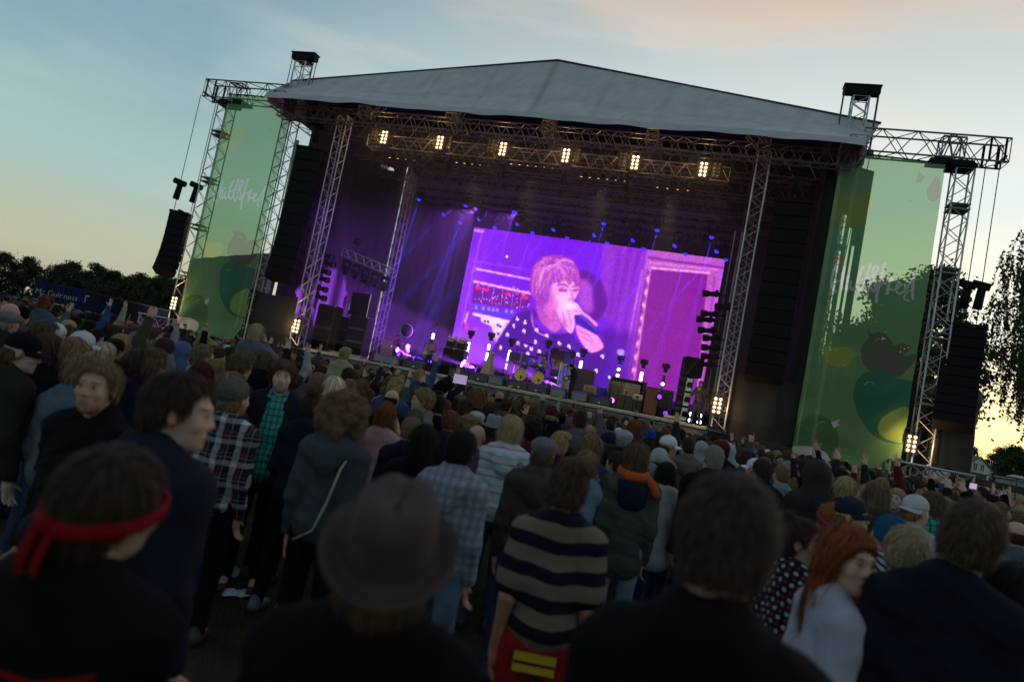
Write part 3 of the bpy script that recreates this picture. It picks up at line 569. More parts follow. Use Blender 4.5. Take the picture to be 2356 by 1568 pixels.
# ================================================================== printed and lit surfaces drawn as vertex colours
class Canvas:
    """paints polygons and strokes, given in measured coordinates, onto a grid over a flat rectangle"""
    def __init__(s, w, h, corners, bg):
        s.w, s.h = w, h; A = []; bb = []
        for (x, y), (u, v) in zip(corners, ((0, 0), (1, 0), (1, 1), (0, 1))):
            A += [[u, v, 1, 0, 0, 0, -x * u, -x * v], [0, 0, 0, u, v, 1, -y * u, -y * v]]; bb += [x, y]
        p = np.linalg.solve(np.array(A, float), np.array(bb, float)); U, V = np.meshgrid(np.linspace(0, 1, w), np.linspace(0, 1, h)); s.U, s.V = U, V
        d = p[6] * U + p[7] * V + 1; s.X = (p[0] * U + p[1] * V + p[2]) / d; s.Y = (p[3] * U + p[4] * V + p[5]) / d
        s.img = np.zeros((h, w, 3)) + np.array(bg, float)
    def blur(s, m, k):
        for ax in (0, 1):
            for _ in range(2):
                acc = np.zeros_like(m); 
                for o in range(-k, k + 1):
                    idx = np.clip(np.arange(m.shape[ax]) + o, 0, m.shape[ax] - 1); acc += np.take(m, idx, ax)
                m = acc / (2 * k + 1)
        return m
    def put(s, m, col, al=1.0, soft=0):
        m = m.astype(float)
        if soft: m = s.blur(m, soft)
        m = (m * al)[..., None]; s.img = s.img * (1 - m) + np.array(col, float) * m
    def mask(s, pts):
        c = np.zeros(s.X.shape, bool); n = len(pts)
        for i in range(n):
            (x0, y0), (x1, y1) = pts[i], pts[(i + 1) % n]
            if y0 == y1: continue
            k = (s.Y > min(y0, y1)) & (s.Y <= max(y0, y1)) & (s.X < (s.Y - y0) / (y1 - y0) * (x1 - x0) + x0); c ^= k
        return c
    def poly(s, pts, col, al=1.0, soft=0): s.put(s.mask(pts), col, al, soft)
    def ell(s, cx, cy, rx, ry, col, al=1.0, soft=0): s.put(((s.X - cx) / rx) ** 2 + ((s.Y - cy) / ry) ** 2 < 1, col, al, soft)
    def stroke(s, pts, w, col, al=1.0, soft=0, w1=None):
        m = np.zeros(s.X.shape, bool); w1 = w if w1 is None else w1; n = len(pts) - 1
        for i in range(n):
            (x0, y0), (x1, y1) = pts[i], pts[i + 1]; dx, dy = x1 - x0, y1 - y0; t = np.clip(((s.X - x0) * dx + (s.Y - y0) * dy) / (dx * dx + dy * dy + 1e-9), 0, 1)
            ww = w + (w1 - w) * (i + t) / n; m |= (s.X - x0 - t * dx) ** 2 + (s.Y - y0 - t * dy) ** 2 < (ww / 2) ** 2
        s.put(m, col, al, soft)
    def lin(s):
        u = np.clip(s.img, 0, 255) / 255; return np.clip(getattr(s, 'gain', 1.0) * np.where(u <= .04045, u / 12.92, ((u + .055) / 1.055) ** 2.4), 0, None if not hasattr(s, 'gain') else .85)
def smooth_pts(p, n=6, closed=False):
    p = np.asarray(p, float); k = len(p); out = []
    for i in range(k if closed else k - 1):
        p0, p1, p2, p3 = (p[(i - 1) % k], p[i], p[(i + 1) % k], p[(i + 2) % k]) if closed else (p[max(i - 1, 0)], p[i], p[i + 1], p[min(i + 2, k - 1)])
        for t in np.linspace(0, 1, n, endpoint=False): out.append(.5 * ((2 * p1) + (-p0 + p2) * t + (2 * p0 - 5 * p1 + 4 * p2 - p3) * t * t + (-p0 + 3 * p1 - 3 * p2 + p3) * t ** 3))
    if not closed: out.append(p[-1])
    return [tuple(q) for q in out]
def surface(name, cv, P):
    """grid of points P (h,w,3) carrying the canvas colours"""
    i = np.arange((cv.h - 1) * cv.w).reshape(cv.h - 1, cv.w)[:, :-1].ravel()
    return mesh_np(name, P.reshape(-1, 3), [np.stack([i, i + cv.w, i + cv.w + 1, i + 1], 1)], cv.lin().reshape(-1, 3), True)

# ---- the big screen
cv = Canvas(480, 270, [(357, 108), (2170, 358), (1995, 1290), (173, 1027)], (118, 38, 208)); r9 = np.random.default_rng(9)
cv.img += (np.array([20, 18, 8]) * (1 - cv.U)[..., None] * 1.2); cv.put(cv.U > .0, (98, 24, 200), .5); cv.ell(1150, 420, 420, 300, (112, 30, 214), .6, 14); cv.ell(240, 700, 260, 420, (150, 70, 225), .5, 14)
cv.poly([(1330, 240), (1660, 290), (1520, 1260), (1380, 1220), (1420, 800), (1300, 700)], (142, 62, 190), .9, 4)
for x0, x1 in ((1520, 1400), (1450, 1360), (1590, 1470)): cv.stroke([(x0, 290), (x1, 820)], 26, (104, 34, 158), .6, 3)
# framed panel on the right
cv.poly([(1640, 285), (2175, 358), (1998, 1295), (1500, 1225)], (176, 96, 182), .95, 1)
cv.poly([(1668, 415), (2066, 452), (1972, 1288), (1528, 1222)], (128, 40, 142), 1, 1)
for a, b, w, c in (((1650, 340), (2150, 410), 16, (120, 44, 140)), ((1655, 372), (2120, 425), 10, (214, 130, 190)), ((1672, 408), (2066, 444), 12, (244, 170, 205)), ((1640, 420), (1505, 1225), 14, (118, 44, 140)), ((1662, 420), (1540, 1222), 10, (240, 160, 205)), ((1608, 420), (1490, 1000), 9, (214, 130, 200)), ((2060, 455), (1975, 1280), 8, (220, 140, 190)), ((2100, 470), (2010, 1260), 14, (150, 70, 150))): cv.stroke([a, b], w, c, .9, 1)
for k in range(18): u = k / 18; cv.ell(1652 - 125 * u, 440 + 760 * u, 9, 16, (250, 185, 215) if k % 2 else (130, 50, 150), .8, 1)
# console on the left
cv.stroke([(415, 150), (250, 900)], 8, (190, 120, 225), .7, 1); cv.stroke([(360, 130), (425, 140)], 22, (205, 140, 235), .9, 1); cv.stroke([(378, 402), (792, 478)], 12, (246, 180, 240), 1, 1); cv.stroke([(345, 345), (800, 415)], 6, (176, 96, 222), .8, 1)
cv.stroke([(365, 490), (800, 575)], 16, (250, 175, 235), 1, 1); cv.poly([(362, 505), (800, 590), (785, 690), (350, 640)], (104, 34, 150), 1, 1)
for k in range(70):
    x, y = r9.uniform(375, 790), r9.uniform(520, 660); y += (x - 580) * .19 * .6; cv.ell(x, y, 5, 5, (230, 150, 225) if r9.random() > .35 else (240, 40, 110), .9)
for x, y in ((398, 537), (463, 547), (625, 578), (760, 603)): cv.ell(x, y, 24, 12, (240, 40, 110), 1, 1)
for x in (440, 520, 590, 670, 735): cv.stroke([(x, 520 + (x - 440) * .19), (x - 14, 640 + (x - 440) * .1)], 4, (190, 110, 215), .9)
cv.poly([(365, 648), (725, 715), (700, 752), (360, 700)], (96, 66, 208), 1, 1)
for x in (385, 440, 485, 517, 548, 620, 660): cv.ell(x, 672 + (x - 385) * .1, 12, 14, (176, 150, 240), .8, 1)
cv.stroke([(368, 716), (660, 772)], 20, (244, 205, 250), 1, 1); cv.poly([(420, 735), (690, 775), (620, 830), (545, 925), (505, 800), (430, 770)], (246, 214, 250), 1, 1)
for x, y in ((455, 765), (480, 770), (555, 790), (575, 800), (560, 850)): cv.ell(x, y, 11, 11, (110, 50, 150), .9)
cv.ell(316, 805, 14, 28, (240, 60, 130), .9, 1); cv.ell(385, 812, 16, 10, (240, 60, 130), .7, 1); cv.stroke([(320, 710), (300, 770)], 18, (230, 180, 245), .8, 1); cv.poly([(210, 830), (520, 800), (600, 1080), (180, 1030)], (158, 84, 216), .6, 8)
# second figure in shadow
cv.poly(smooth_pts([(1160, 440), (1240, 436), (1310, 490), (1350, 570), (1362, 650), (1330, 715), (1270, 760), (1190, 720)], closed=True), (98, 28, 140), .95, 2)
cv.poly(smooth_pts([(1150, 500), (1200, 480), (1245, 520), (1262, 620), (1255, 700), (1200, 690), (1160, 640)], closed=True), (176, 88, 196), .8, 3)
cv.poly([(1300, 820), (1540, 830), (1500, 1240), (1380, 1220)], (84, 22, 140), .8, 6)
# jacket
jk = smooth_pts([(640, 775), (715, 705), (800, 690), (830, 770), (905, 835), (1000, 850), (1110, 840), (1150, 890), (1240, 965), (1335, 930), (1400, 1000), (1455, 1120), (1420, 1240)], 5) + [(1380, 1330), (300, 1180), (480, 1010), (545, 915)]
cv.poly(jk, (78, 14, 140), .96, 1); cv.stroke(smooth_pts([(640, 780), (560, 910), (480, 1030)]), 26, (60, 8, 116), .5, 4); cv.stroke(smooth_pts([(990, 860), (1040, 960), (1230, 1120)]), 40, (58, 8, 110), .6, 8); cv.stroke([(1335, 935), (1440, 1120)], 14, (120, 50, 170), .7, 3); cv.ell(820, 1080, 200, 120, (96, 22, 158), .6, 12)
cv.stroke(smooth_pts([(812, 692), (815, 760), (850, 830), (930, 865)]), 9, (236, 176, 226), .9, 1); cv.stroke([(820, 700), (950, 800)], 40, (66, 10, 120), .8, 3)
for x, y in ((702, 745), (680, 797), (762, 770), (755, 830), (630, 858), (840, 902), (848, 822), (712, 915), (770, 925), (812, 946), (576, 945), (872, 966), (967, 977), (1020, 910), (1090, 930), (1156, 982), (1043, 1012), (786, 986), (652, 1045), (1110, 1072), (1167, 1130), (1285, 1087), (1250, 1196), (1386, 1125), (1446, 1118), (925, 862), (905, 1060), (1000, 1130), (700, 1090), (1330, 990)):
    for k in range(6):
        a = k * 1.05 + x
        if r9.random() < .75: cv.ell(x + 9 * math.cos(a), y + 11 * math.sin(a), r9.uniform(4, 8), r9.uniform(4, 8), (242, 208, 244), .9)
    cv.ell(x, y, 6, 7, (240, 200, 242), .9)
# head: neck, face, hair
cv.poly(smooth_pts([(850, 640), (940, 690), (1010, 730), (1035, 790), (985, 838), (905, 790), (862, 735)], closed=True), (196, 104, 190), 1, 2)
face = smooth_pts([(925, 520), (985, 470), (1060, 470), (1130, 495), (1160, 520), (1150, 575), (1128, 612), (1090, 640), (1060, 700), (1015, 742), (950, 742), (905, 690), (900, 600)], closed=True)
cv.poly(face, (240, 160, 216), 1, 1); cv.ell(905, 640, 60, 130, (150, 62, 168), .75, 9); cv.ell(1040, 500, 90, 34, (250, 190, 230), .6, 6); cv.ell(1040, 548, 40, 22, (164, 76, 172), .7, 4); cv.ell(1130, 548, 24, 20, (164, 76, 172), .7, 4); cv.ell(985, 720, 50, 30, (150, 60, 165), .7, 6); cv.ell(950, 660, 45, 70, (205, 110, 190), .7, 5); cv.ell(1040, 600, 46, 34, (255, 196, 232), .7, 5); cv.ell(1090, 545, 26, 40, (252, 190, 230), .6, 4)
cv.stroke(smooth_pts([(1000, 522), (1035, 512), (1078, 528)]), 12, (150, 58, 160), .9, 1); cv.stroke(smooth_pts([(1108, 530), (1140, 516), (1162, 524)]), 11, (150, 58, 160), .9, 1); cv.stroke([(1015, 552), (1068, 556)], 13, (140, 50, 156), .9, 1); cv.stroke([(1112, 556), (1148, 552)], 12, (140, 50, 156), .9, 1); cv.stroke(smooth_pts([(1088, 540), (1108, 590), (1118, 608), (1088, 615)]), 9, (186, 90, 180), .85, 1)
hair = smooth_pts([(798, 470), (818, 395), (865, 340), (940, 314), (1030, 318), (1105, 352), (1152, 420), (1168, 500), (1140, 530), (1112, 492), (1090, 520), (1050, 484), (1010, 508), (975, 500), (945, 545), (935, 620), (905, 650), (868, 640), (835, 612), (805, 555)], 5, closed=True)
hm = cv.mask(hair); cv.put(hm, (160, 70, 172), 1, 1); cv.ell(930, 345, 150, 40, (206, 118, 200), .0)
cv.put(hm & (cv.Y > 520), (150, 62, 164), .6, 4); cv.put(hm & (cv.X < 860), (150, 62, 170), .5, 5)
for k in range(130):
    a = r9.uniform(0, 1); x0, y0 = 985 + r9.normal(0, 70), 330 + r9.uniform(0, 60); x1 = 800 + 368 * a; y1 = 640 - 150 * a + r9.uniform(-110, 25); q = smooth_pts([(x0, y0), ((x0 + x1) / 2 + (a - .5) * 90, (y0 + y1) / 2 - 40), (x1, y1)], 4)
    m0 = cv.img.copy(); cv.stroke(q, r9.uniform(5, 10), [(236, 166, 220), (128, 46, 152), (206, 116, 200), (146, 58, 162), (222, 142, 210)][k % 5], .7, 1, 3); cv.img = np.where(hm[..., None], cv.img, m0)
for x in (975, 1012, 1048, 1092, 1128, 1150): cv.stroke([(x - 14, 440), (x + 4, 500 + (x % 9) * 3)], 8, (150, 66, 166), .55, 1)
# hands and microphone
cv.poly(smooth_pts([(1140, 790), (1185, 800), (1285, 848), (1322, 890), (1335, 935), (1250, 968), (1190, 915), (1150, 850)], closed=True), (232, 146, 212), 1, 1)
cv.poly([(1122, 712), (1158, 694), (1312, 816), (1290, 848), (1140, 772)], (66, 26, 150), 1, 1); cv.stroke([(1160, 716), (1290, 818)], 12, (120, 84, 214), .8, 1)
cv.stroke([(1165, 694), (1230, 735), (1284, 782)], 24, (222, 138, 206), 1, 1)
cv.poly(smooth_pts([(998, 690), (1032, 640), (1085, 622), (1136, 638), (1168, 668), (1186, 704), (1152, 718), (1126, 722), (1130, 790), (1102, 842), (1050, 802), (1012, 750)], closed=True), (238, 170, 220), 1, 1); cv.ell(1085, 655, 56, 20, (254, 214, 240), .8, 4); cv.ell(1045, 785, 36, 46, (180, 90, 182), .8, 6); cv.stroke(smooth_pts([(1000, 700), (1014, 752), (1052, 806)]), 9, (150, 60, 160), .7, 2)
for q in (((1040, 700), (1060, 790)), ((1080, 690), (1105, 780)), ((1130, 690), (1180, 700)), ((1160, 820), (1240, 860)), ((1180, 860), (1260, 900))): cv.stroke(q, 9, (188, 96, 186), .85, 1)
cv.poly(smooth_pts([(1436, 945), (1482, 946), (1480, 980), (1455, 992), (1440, 980)], closed=True), (170, 150, 250), .95, 1); cv.ell(614, 320, 9, 9, (250, 240, 200), 1)
cv.img = (cv.img - 120) * 1.14 + np.array([120, 112, 122]); cv.img *= (1 + .16 * np.sin(np.arange(cv.w) * math.pi * .98)[None, :, None] * np.sin(np.arange(cv.h) * math.pi * .97)[:, None, None] + r9.normal(0, .10, cv.img.shape[:2])[..., None] + r9.normal(0, .07, cv.img.shape))
ts, bl_, tr_ = st(1091, 522, 9), st(1033, 815, 9), st(1666.5, 602, 9)
SA0, SA1, SZ0, SZ1 = (ts[0] + bl_[0]) / 2, tr_[0] + .02, 3.0, ts[2]
P = np.stack([SA0 + (SA1 - SA0) * cv.U, np.zeros_like(cv.U), SZ1 + (SZ0 - SZ1) * cv.V], -1)
m_led = bpy.data.materials.new('led_screen'); m_led.use_nodes = True; n_ = m_led.node_tree.nodes; l_ = m_led.node_tree.links; pb = n_['Principled BSDF']; pb.inputs['Base Color'].default_value = (.01, .01, .012, 1); pb.inputs['Roughness'].default_value = .6
an_ = n_.new('ShaderNodeAttribute'); an_.attribute_name = 'tint'; l_.new(an_.outputs['Color'], pb.inputs['Emission Color']); pb.inputs['Emission Strength'].default_value = 1.3; m_led.cycles.emission_sampling = 'NONE'
t = sthing('led_screen', 'huge violet video screen showing a mop-haired singer with microphone', 'screen', 0, 9, 0); part('picture', surface('picture', cv, P), m_led, t)
mb = MB(); mb.box(((SA0 + SA1) / 2, .2, (SZ0 + SZ1) / 2), (SA1 - SA0 + .06, .3, SZ1 - SZ0 + .06)); part('cabinet', mb, m_black, t)
for i in range(9): mb = MB(); xx = SA0 + (SA1 - SA0) * (i + .5) / 9; mb.tube((xx, .3, SZ1), (xx, .3, 12.0), .02, n=5); part('hanging_cable', mb, m_chain, t)

# ---- banners
C7 = [(419.6, -616.7), (1071, -537.6), (775, 1420), (95, 1310)]
bv = Canvas(170, 560, C7, (82, 114, 74)); c6 = lambda pts: [((x * .2935) / .3668, (172.6 + .2935 * y - 575.2) / .3668) for x, y in pts]
bv.put(bv.V < .42, (96, 132, 104), .6, 30); bv.gain = 3.0
def sm(p): return smooth_pts(p, 5, True)
bv.poly(sm(c6([(490, 925), (620, 920), (740, 930), (775, 1000), (725, 1110), (640, 1180), (540, 1182), (455, 1130), (465, 1010)])), (120, 124, 58), .9)
bv.poly(sm(c6([(1272, 785), (1300, 860), (1290, 950), (1245, 988), (1203, 960), (1196, 900), (1228, 840)])), (92, 66, 84), .95); bv.poly(c6([(1130, 745), (1182, 795), (1152, 837), (1112, 845)]), (92, 66, 84), .95); bv.poly(c6([(1046, 993), (1070, 966), (1084, 985), (1066, 983)]), (84, 66, 70), .9); bv.poly(sm(c6([(470, 1402), (492, 1412), (526, 1408), (530, 1430), (500, 1450), (474, 1438)])), (196, 92, 50), .95)
bv.poly(sm([(300, 540), (318, 588), (360, 600), (430, 598), (480, 605), (505, 632), (530, 645), (503, 662), (478, 702), (420, 726), (360, 716), (315, 682), (296, 628)]), (134, 132, 52), .95)
for x in (372, 384): bv.stroke([(x, 726), (x - 14, 880)], 5, (110, 140, 60), .7)
bv.poly(sm([(548, 640), (560, 580), (598, 535), (584, 492), (618, 514), (655, 504), (702, 520), (736, 558), (748, 590), (790, 576), (848, 588), (850, 612), (812, 656), (888, 644), (872, 692), (832, 742), (782, 788), (730, 776), (670, 756), (600, 746), (560, 702)]), (74, 56, 60), .95)
bv.poly(sm([(498, 880), (513, 820), (555, 770), (622, 746), (692, 755), (742, 782), (802, 802), (875, 832), (858, 980), (760, 1002), (690, 1040), (655, 1105), (660, 1150), (720, 1188), (830, 1196), (815, 1215), (740, 1206), (660, 1184), (588, 1122), (530, 1030), (504, 950)]), (24, 76, 68), .97)
bv.poly(sm([(648, 1110), (665, 1060), (720, 1012), (835, 982), (812, 1192), (720, 1187), (664, 1150)]), (110, 130, 62), .95)
bv.poly(sm([(128, 1115), (182, 1058), (250, 1030), (322, 1040), (372, 1085), (402, 1150), (406, 1222), (386, 1300), (340, 1350), (80, 1300)]), (48, 84, 50), .97); bv.poly([(358, 1076), (417, 1053), (396, 1084), (414, 1090), (376, 1112)], (196, 196, 218), 1)
bv.poly(sm([(85, 1345), (92, 1240), (160, 1224), (230, 1230), (292, 1250), (338, 1284), (330, 1350)]), (196, 196, 216), 1)
for q in ([(565, 836), (595, 820), (626, 836)], [(272, 1090), (296, 1072), (322, 1080)], [(640, 560), (660, 545), (684, 560)]): bv.stroke(smooth_pts(q), 4, (150, 165, 110), .8)
bv.img = bv.img * .70 + np.array([100, 124, 96]) * .30
t8 = lambda p: smooth_pts([(235.2 + .366 * x, .366 * y) for x, y in p], 5)
for p_, w_ in (([(420, 225), (368, 340), (342, 460), (336, 560), (350, 660), (378, 702), (408, 680)], 48), ([(340, 540), (420, 525), (500, 495), (640, 420)], 30), ([(562, 285), (530, 400), (516, 520), (520, 645)], 50), ([(635, 420), (598, 500), (578, 590), (590, 652), (635, 630), (668, 520)], 40), ([(668, 520), (660, 600), (690, 655), (740, 620), (790, 480), (850, 330), (880, 270)], 42), ([(872, 270), (800, 420), (775, 560), (798, 650), (850, 650), (900, 560), (950, 400), (1005, 230)], 42), ([(960, 380), (905, 540), (910, 640), (952, 705), (980, 640), (1010, 520), (1030, 440)], 34), ([(812, 510), (900, 470), (1030, 445)], 28),
               ([(1130, 330), (1138, 280), (1085, 270), (1045, 320), (1052, 430), (1085, 560), (1095, 650), (1055, 675), (1022, 620)], 40), ([(1110, 340), (1080, 420), (1040, 460)], 34), ([(1255, 215), (1222, 340), (1192, 480), (1152, 620), (1122, 740), (1115, 860)], 48), ([(1095, 620), (1150, 585), (1230, 550), (1335, 490)], 38), ([(1372, 470), (1330, 560), (1312, 650), (1300, 722)], 50), ([(1320, 640), (1380, 655), (1460, 640), (1530, 565), (1500, 540), (1450, 600), (1460, 690), (1512, 722), (1585, 680)], 38), ([(1585, 680), (1650, 600), (1705, 500), (1745, 405)], 34), ([(1745, 410), (1732, 560), (1718, 700), (1726, 812)], 46), ([(1585, 770), (1640, 690), (1730, 640)], 26), ([(1575, 785), (1600, 825), (1660, 850)], 30)):
    bv.stroke(t8(p_), w_ * .366, (178, 178, 206), 1)
m_ban = bpy.data.materials.new('banner_mesh'); m_ban.use_nodes = True; n_ = m_ban.node_tree.nodes; l_ = m_ban.node_tree.links; n_.clear()
an_ = n_.new('ShaderNodeAttribute'); an_.attribute_name = 'tint'; df = n_.new('ShaderNodeBsdfDiffuse'); tr = n_.new('ShaderNodeBsdfTranslucent'); tp = n_.new('ShaderNodeBsdfTransparent'); m1 = n_.new('ShaderNodeMixShader'); m2 = n_.new('ShaderNodeMixShader'); ou = n_.new('ShaderNodeOutputMaterial')
lt = n_.new('ShaderNodeMix'); lt.data_type = 'RGBA'; lt.inputs[0].default_value = .55; lt.inputs[7].default_value = (.72, .84, .70, 1); l_.new(an_.outputs['Color'], lt.inputs[6])
l_.new(an_.outputs['Color'], df.inputs[0]); l_.new(an_.outputs['Color'], tr.inputs[0]); l_.new(lt.outputs[2], tp.inputs[0]); m1.inputs[0].default_value = .25; l_.new(df.outputs[0], m1.inputs[1]); l_.new(tr.outputs[0], m1.inputs[2]); m2.inputs[0].default_value = .52; l_.new(m1.outputs[0], m2.inputs[1]); l_.new(tp.outputs[0], m2.inputs[2]); l_.new(m2.outputs[0], ou.inputs[0])
# the pale lettering is thin ink: it lets more light through than the green ground
sc_ = n_.new('ShaderNodeSeparateColor'); l_.new(an_.outputs['Color'], sc_.inputs[0]); mk = n_.new('ShaderNodeMapRange'); mk.inputs[1].default_value = .55; mk.inputs[2].default_value = .80; l_.new(sc_.outputs[2], mk.inputs[0])
lw = n_.new('ShaderNodeMix'); lw.data_type = 'RGBA'; l_.new(mk.outputs[0], lw.inputs[0]); l_.new(lt.outputs[2], lw.inputs[6]); lw.inputs[7].default_value = (.93, .91, 1, 1); l_.new(lw.outputs[2], tp.inputs[0])
fm = n_.new('ShaderNodeMapRange'); fm.inputs[3].default_value = .52; fm.inputs[4].default_value = .42; l_.new(mk.outputs[0], fm.inputs[0]); l_.new(fm.outputs[0], m2.inputs[0])
for s, nm in ((-1, 'left'), (1, 'right')):
    q = [st(*p, -.45) for p in (((527, 217), (678, 229), (548, 789), (407, 752)) if s < 0 else ((1937, 349), (2176, 378), (2067, 1096), (1818, 1056)))]
    U, V = bv.U[..., None], bv.V[..., None]; P = (q[0] * (1 - U) + q[1] * U) * (1 - V) + (q[3] * (1 - U) + q[2] * U) * V; P = P.copy(); u, v = bv.U, bv.V
    P[..., 1] = -.45 + .04 * np.sin(v * 40 + u * 4) * v + .05 * np.sin(v * 17 - u * 3) * v + .04 * np.sin(u * 9 + v * 5) + .03 * np.sin(v * 70 + u * 9 + np.sin(u * 7) * 2) * v ** 2
    if s < 0: k = np.clip((v - .9) / .1, 0, 1) ** 2; P[..., 1] -= .5 * k * u; P[..., 0] -= .15 * k * u
    t = sthing('festival_banner', ('green festival banner with bird shapes and white lettering, between the left towers' if s < 0 else 'green festival banner with bird shapes and white lettering, between the right towers'), 'banner', 0, 0, 0, 'green festival banners')
    part('cloth', surface('cloth', bv, P), m_ban, t, True)
    mb = MB(); mb.tube(P[0, 0] + [0, .08, .05], P[0, -1] + [0, .08, .05], .035)
    for k in range(9): c_ = P[0, 0] + (P[0, -1] - P[0, 0]) * k / 8; mb.box(c_ + [0, .06, .02], (.05, .1, .1))
    part('hanging_rail', mb, m_black, t)

# ================================================================== lamps
def EM(name, col, es):
    m_ = M(name, (.02, .02, .02), .4, attr=False, emit=col, es=es); return m_
m_blind = EM('blinder_lamp', (1, .68, .34), 4.5); m_blue = EM('blue_lens', (.03, .025, 1.0), 1.7); m_warm = EM('warm_lens', (1, .62, .28), 2.2); m_off = M('dead_lamp', (.10, .10, .10), .2, metal=.4); m_stick = EM('stick_lamp', (1, .80, .95), 5); m_violet = EM('violet_lens', (.22, .03, 1), 2.5); m_pink = EM('pink_lens', (1, .10, .40), 5)
def light(name, kind, loc, energy, col, parent=None, aim=None, angle=.1, r=.03, blend=.3):
    ld = bpy.data.lights.new(name, kind); ld.energy = energy; ld.color = col
    if kind == 'SPOT': ld.spot_size = angle; ld.spot_blend = blend
    if kind in ('SPOT', 'POINT'): ld.shadow_soft_size = r
    o = bpy.data.objects.new(name, ld); COL.objects.link(o); o.location = [float(x) for x in loc]
    if parent is not None: o.parent = parent
    if aim is not None: o.rotation_euler = (-Vector(aim)).to_track_quat('Z', 'Y').to_euler()
    return o
def blinder(a, v, z, label, lit, group, rz=0.0, dz=.17):
    t = sthing('blinder', label, 'blinder light', a, v, z, group, rz)
    mb = MB(); mb.box((0, .06, 0), (.42, .12, .74), bev=.015); part('housing', mb, m_black, t)
    for dx in (-.095, .095):
        for k in range(4):
            mb = MB(); c = np.array([dx, -.012, (k - 1.5) * dz]); mb.lathe([(0, -.03), (.036, -.02), (.052, 0), (.056, .012), (.052, .014)], 12, c, rotx(math.pi / 2)); mb.disc(c + [0, -.002, 0], .052, (0, -1, 0), 12)
            part('lamp', mb, m_blind if lit else m_off, t)
    mb = MB(); mb.tube((-.25, .06, .0), (-.25, .06, .55), .018, n=6); mb.tube((.25, .06, 0), (.25, .06, .55), .018, n=6); mb.tube((-.25, .06, .55), (.25, .06, .55), .018, n=6); part('yoke', mb, m_black, t)
    if lit: light('lamp_light', 'POINT', (0, -.35, 0), 60, (1, .62, .26), t, r=.12)
    return t
lbl = ['leftmost', 'second from left', 'third from left', 'fourth from left', 'fifth from left', 'rightmost']
for i, (px, py) in enumerate(((884, 316), (1012, 328), (1157, 343), (1302, 358), (1461, 374), (1618, 390))):
    q = st(px, py, .6); blinder(q[0], .6, q[2], 'lit warm eight-lamp blinder on the front truss, ' + lbl[i], True, 'blinders on the front truss')
for i, (px, py) in enumerate(((861, 308), (1031, 327), (1129, 336), (1326, 357), (1432, 367), (1649, 391))):
    q = st(px, py, .8); blinder(q[0], .8, q[2], 'unlit eight-lamp blinder on the front truss, ' + lbl[i] + ' of the dark ones', False, 'dark blinders on the front truss')
for px, py, vv, lb in ((400, 697, -.5, 'lit blinder low on the left outer tower'), (682, 750, -.45, 'lit blinder low on the left stage tower'), (1650, 932, -.45, 'lit blinder low on the right stage tower beside the singer'), (2097, 1020, -.5, 'lit blinder low on the right outer tower')):
    q = st(px, py, vv); blinder(q[0], vv, q[2], lb, True, 'blinders low on the towers')
# lighting trusses
for (a0, z0, a1, z1, v0, h_, w_, lb) in ((-9.0, 12.78, 8.5, 12.78, 1.1, .62, .5, 'front lighting truss carrying the warm blinders'), (-7.45, 12.1, 8.5, 12.1, 4.0, .7, .5, 'middle lighting truss behind the blinders'), (-8.8, 12.0, 9.0, 12.0, 5.3, .5, .4, 'lighting truss of the highest row of blue spots'), (-8.0, 12.0, 9.4, 12.0, 7.0, .5, .4, 'lighting truss of the middle row of blue spots'), (-7.6, 11.95, 9.4, 11.95, 8.4, .5, .4, 'rear lighting truss just above the big screen')):
    t = sthing('lighting_truss', lb, 'truss', 0, v0, 0, 'lighting trusses'); mb = MB(); mb.truss((a0, 0, z0), (a1, 0, z1), w_, h_, .026, .014, .75); part('lattice', mb, m_alud, t)
    for k in range(5): mb = MB(); aa = a0 + (a1 - a0) * (k + .5) / 5; mb.tube((aa, 0, z0), (aa, 0, 14.2), .018, n=5); mb.box((aa, 0, z0 + .75), (.22, .22, .5), bev=.03); part('hoist', mb, m_black, t)
# bars of par cans
def par_bar(px0, py0, px1, py1, n, v0, lit, label):
    q0, q1 = st(px0, py0, v0), st(px1, py1, v0); z0 = (q0[2] + q1[2]) / 2 + .32; t = sthing('par_bar', label, 'par light bar', 0, v0, 0, 'bars of par lights')
    mb = MB(); mb.tube((q0[0] - .2, 0, z0 + .12), (q1[0] + .2, 0, z0 + .12), .025); part('bar', mb, m_black, t)
    for k in range(n):
        a0 = q0[0] + (q1[0] - q0[0]) * k / max(1, n - 1); lean = (k - (n - 1) / 2) * .05; R = roty(lean) @ rotx(-.06)
        mb = MB(); mb.lathe([(0, .14), (.075, .13), (.085, .0), (.105, -.02), (.105, -.26), (.098, -.26), (.095, -.12)], 12, (a0, 0, z0 - .08), R); c = part('can', mb, m_black, t, True)
        mb = MB(); mb.disc(np.array([a0, 0, z0 - .08]) + R @ np.array([0, 0, -.20]), .095, R @ np.array([0, 0, -1.]), 12); part('lens', mb, m_warm if lit else m_off, c)
    light('par_light', 'SPOT', ((q0[0] + q1[0]) / 2, 0, z0 - .5), 800, (1, .74, .46), t, (0, .42, -1), .8, .25, 1.0)
c3 = lambda x, y: (805.3 + .2568 * x, 230.1 + .2568 * y)
c4 = lambda x, y: (1323 + .2568 * x, 230.1 + .2568 * y)
for p0, p1, n, lit, lb in ((c3(352, 520), c3(728, 558), 6, True, 'bar of six glowing par cans at the left of the front truss'), (c3(950, 565), c3(1315, 600), 6, True, 'bar of six par cans right of the second blinder'), (c3(1440, 575), c3(1820, 615), 6, True, 'bar of six par cans left of the fourth blinder'), (c4(50, 690), c4(450, 730), 6, True, 'bar of six par cans left of the fifth blinder'), (c4(735, 780), c4(1012, 820), 4, True, 'bar of four par cans left of the rightmost blinder')):
    par_bar(*p0, *p1, n, 1.1, lit, lb)
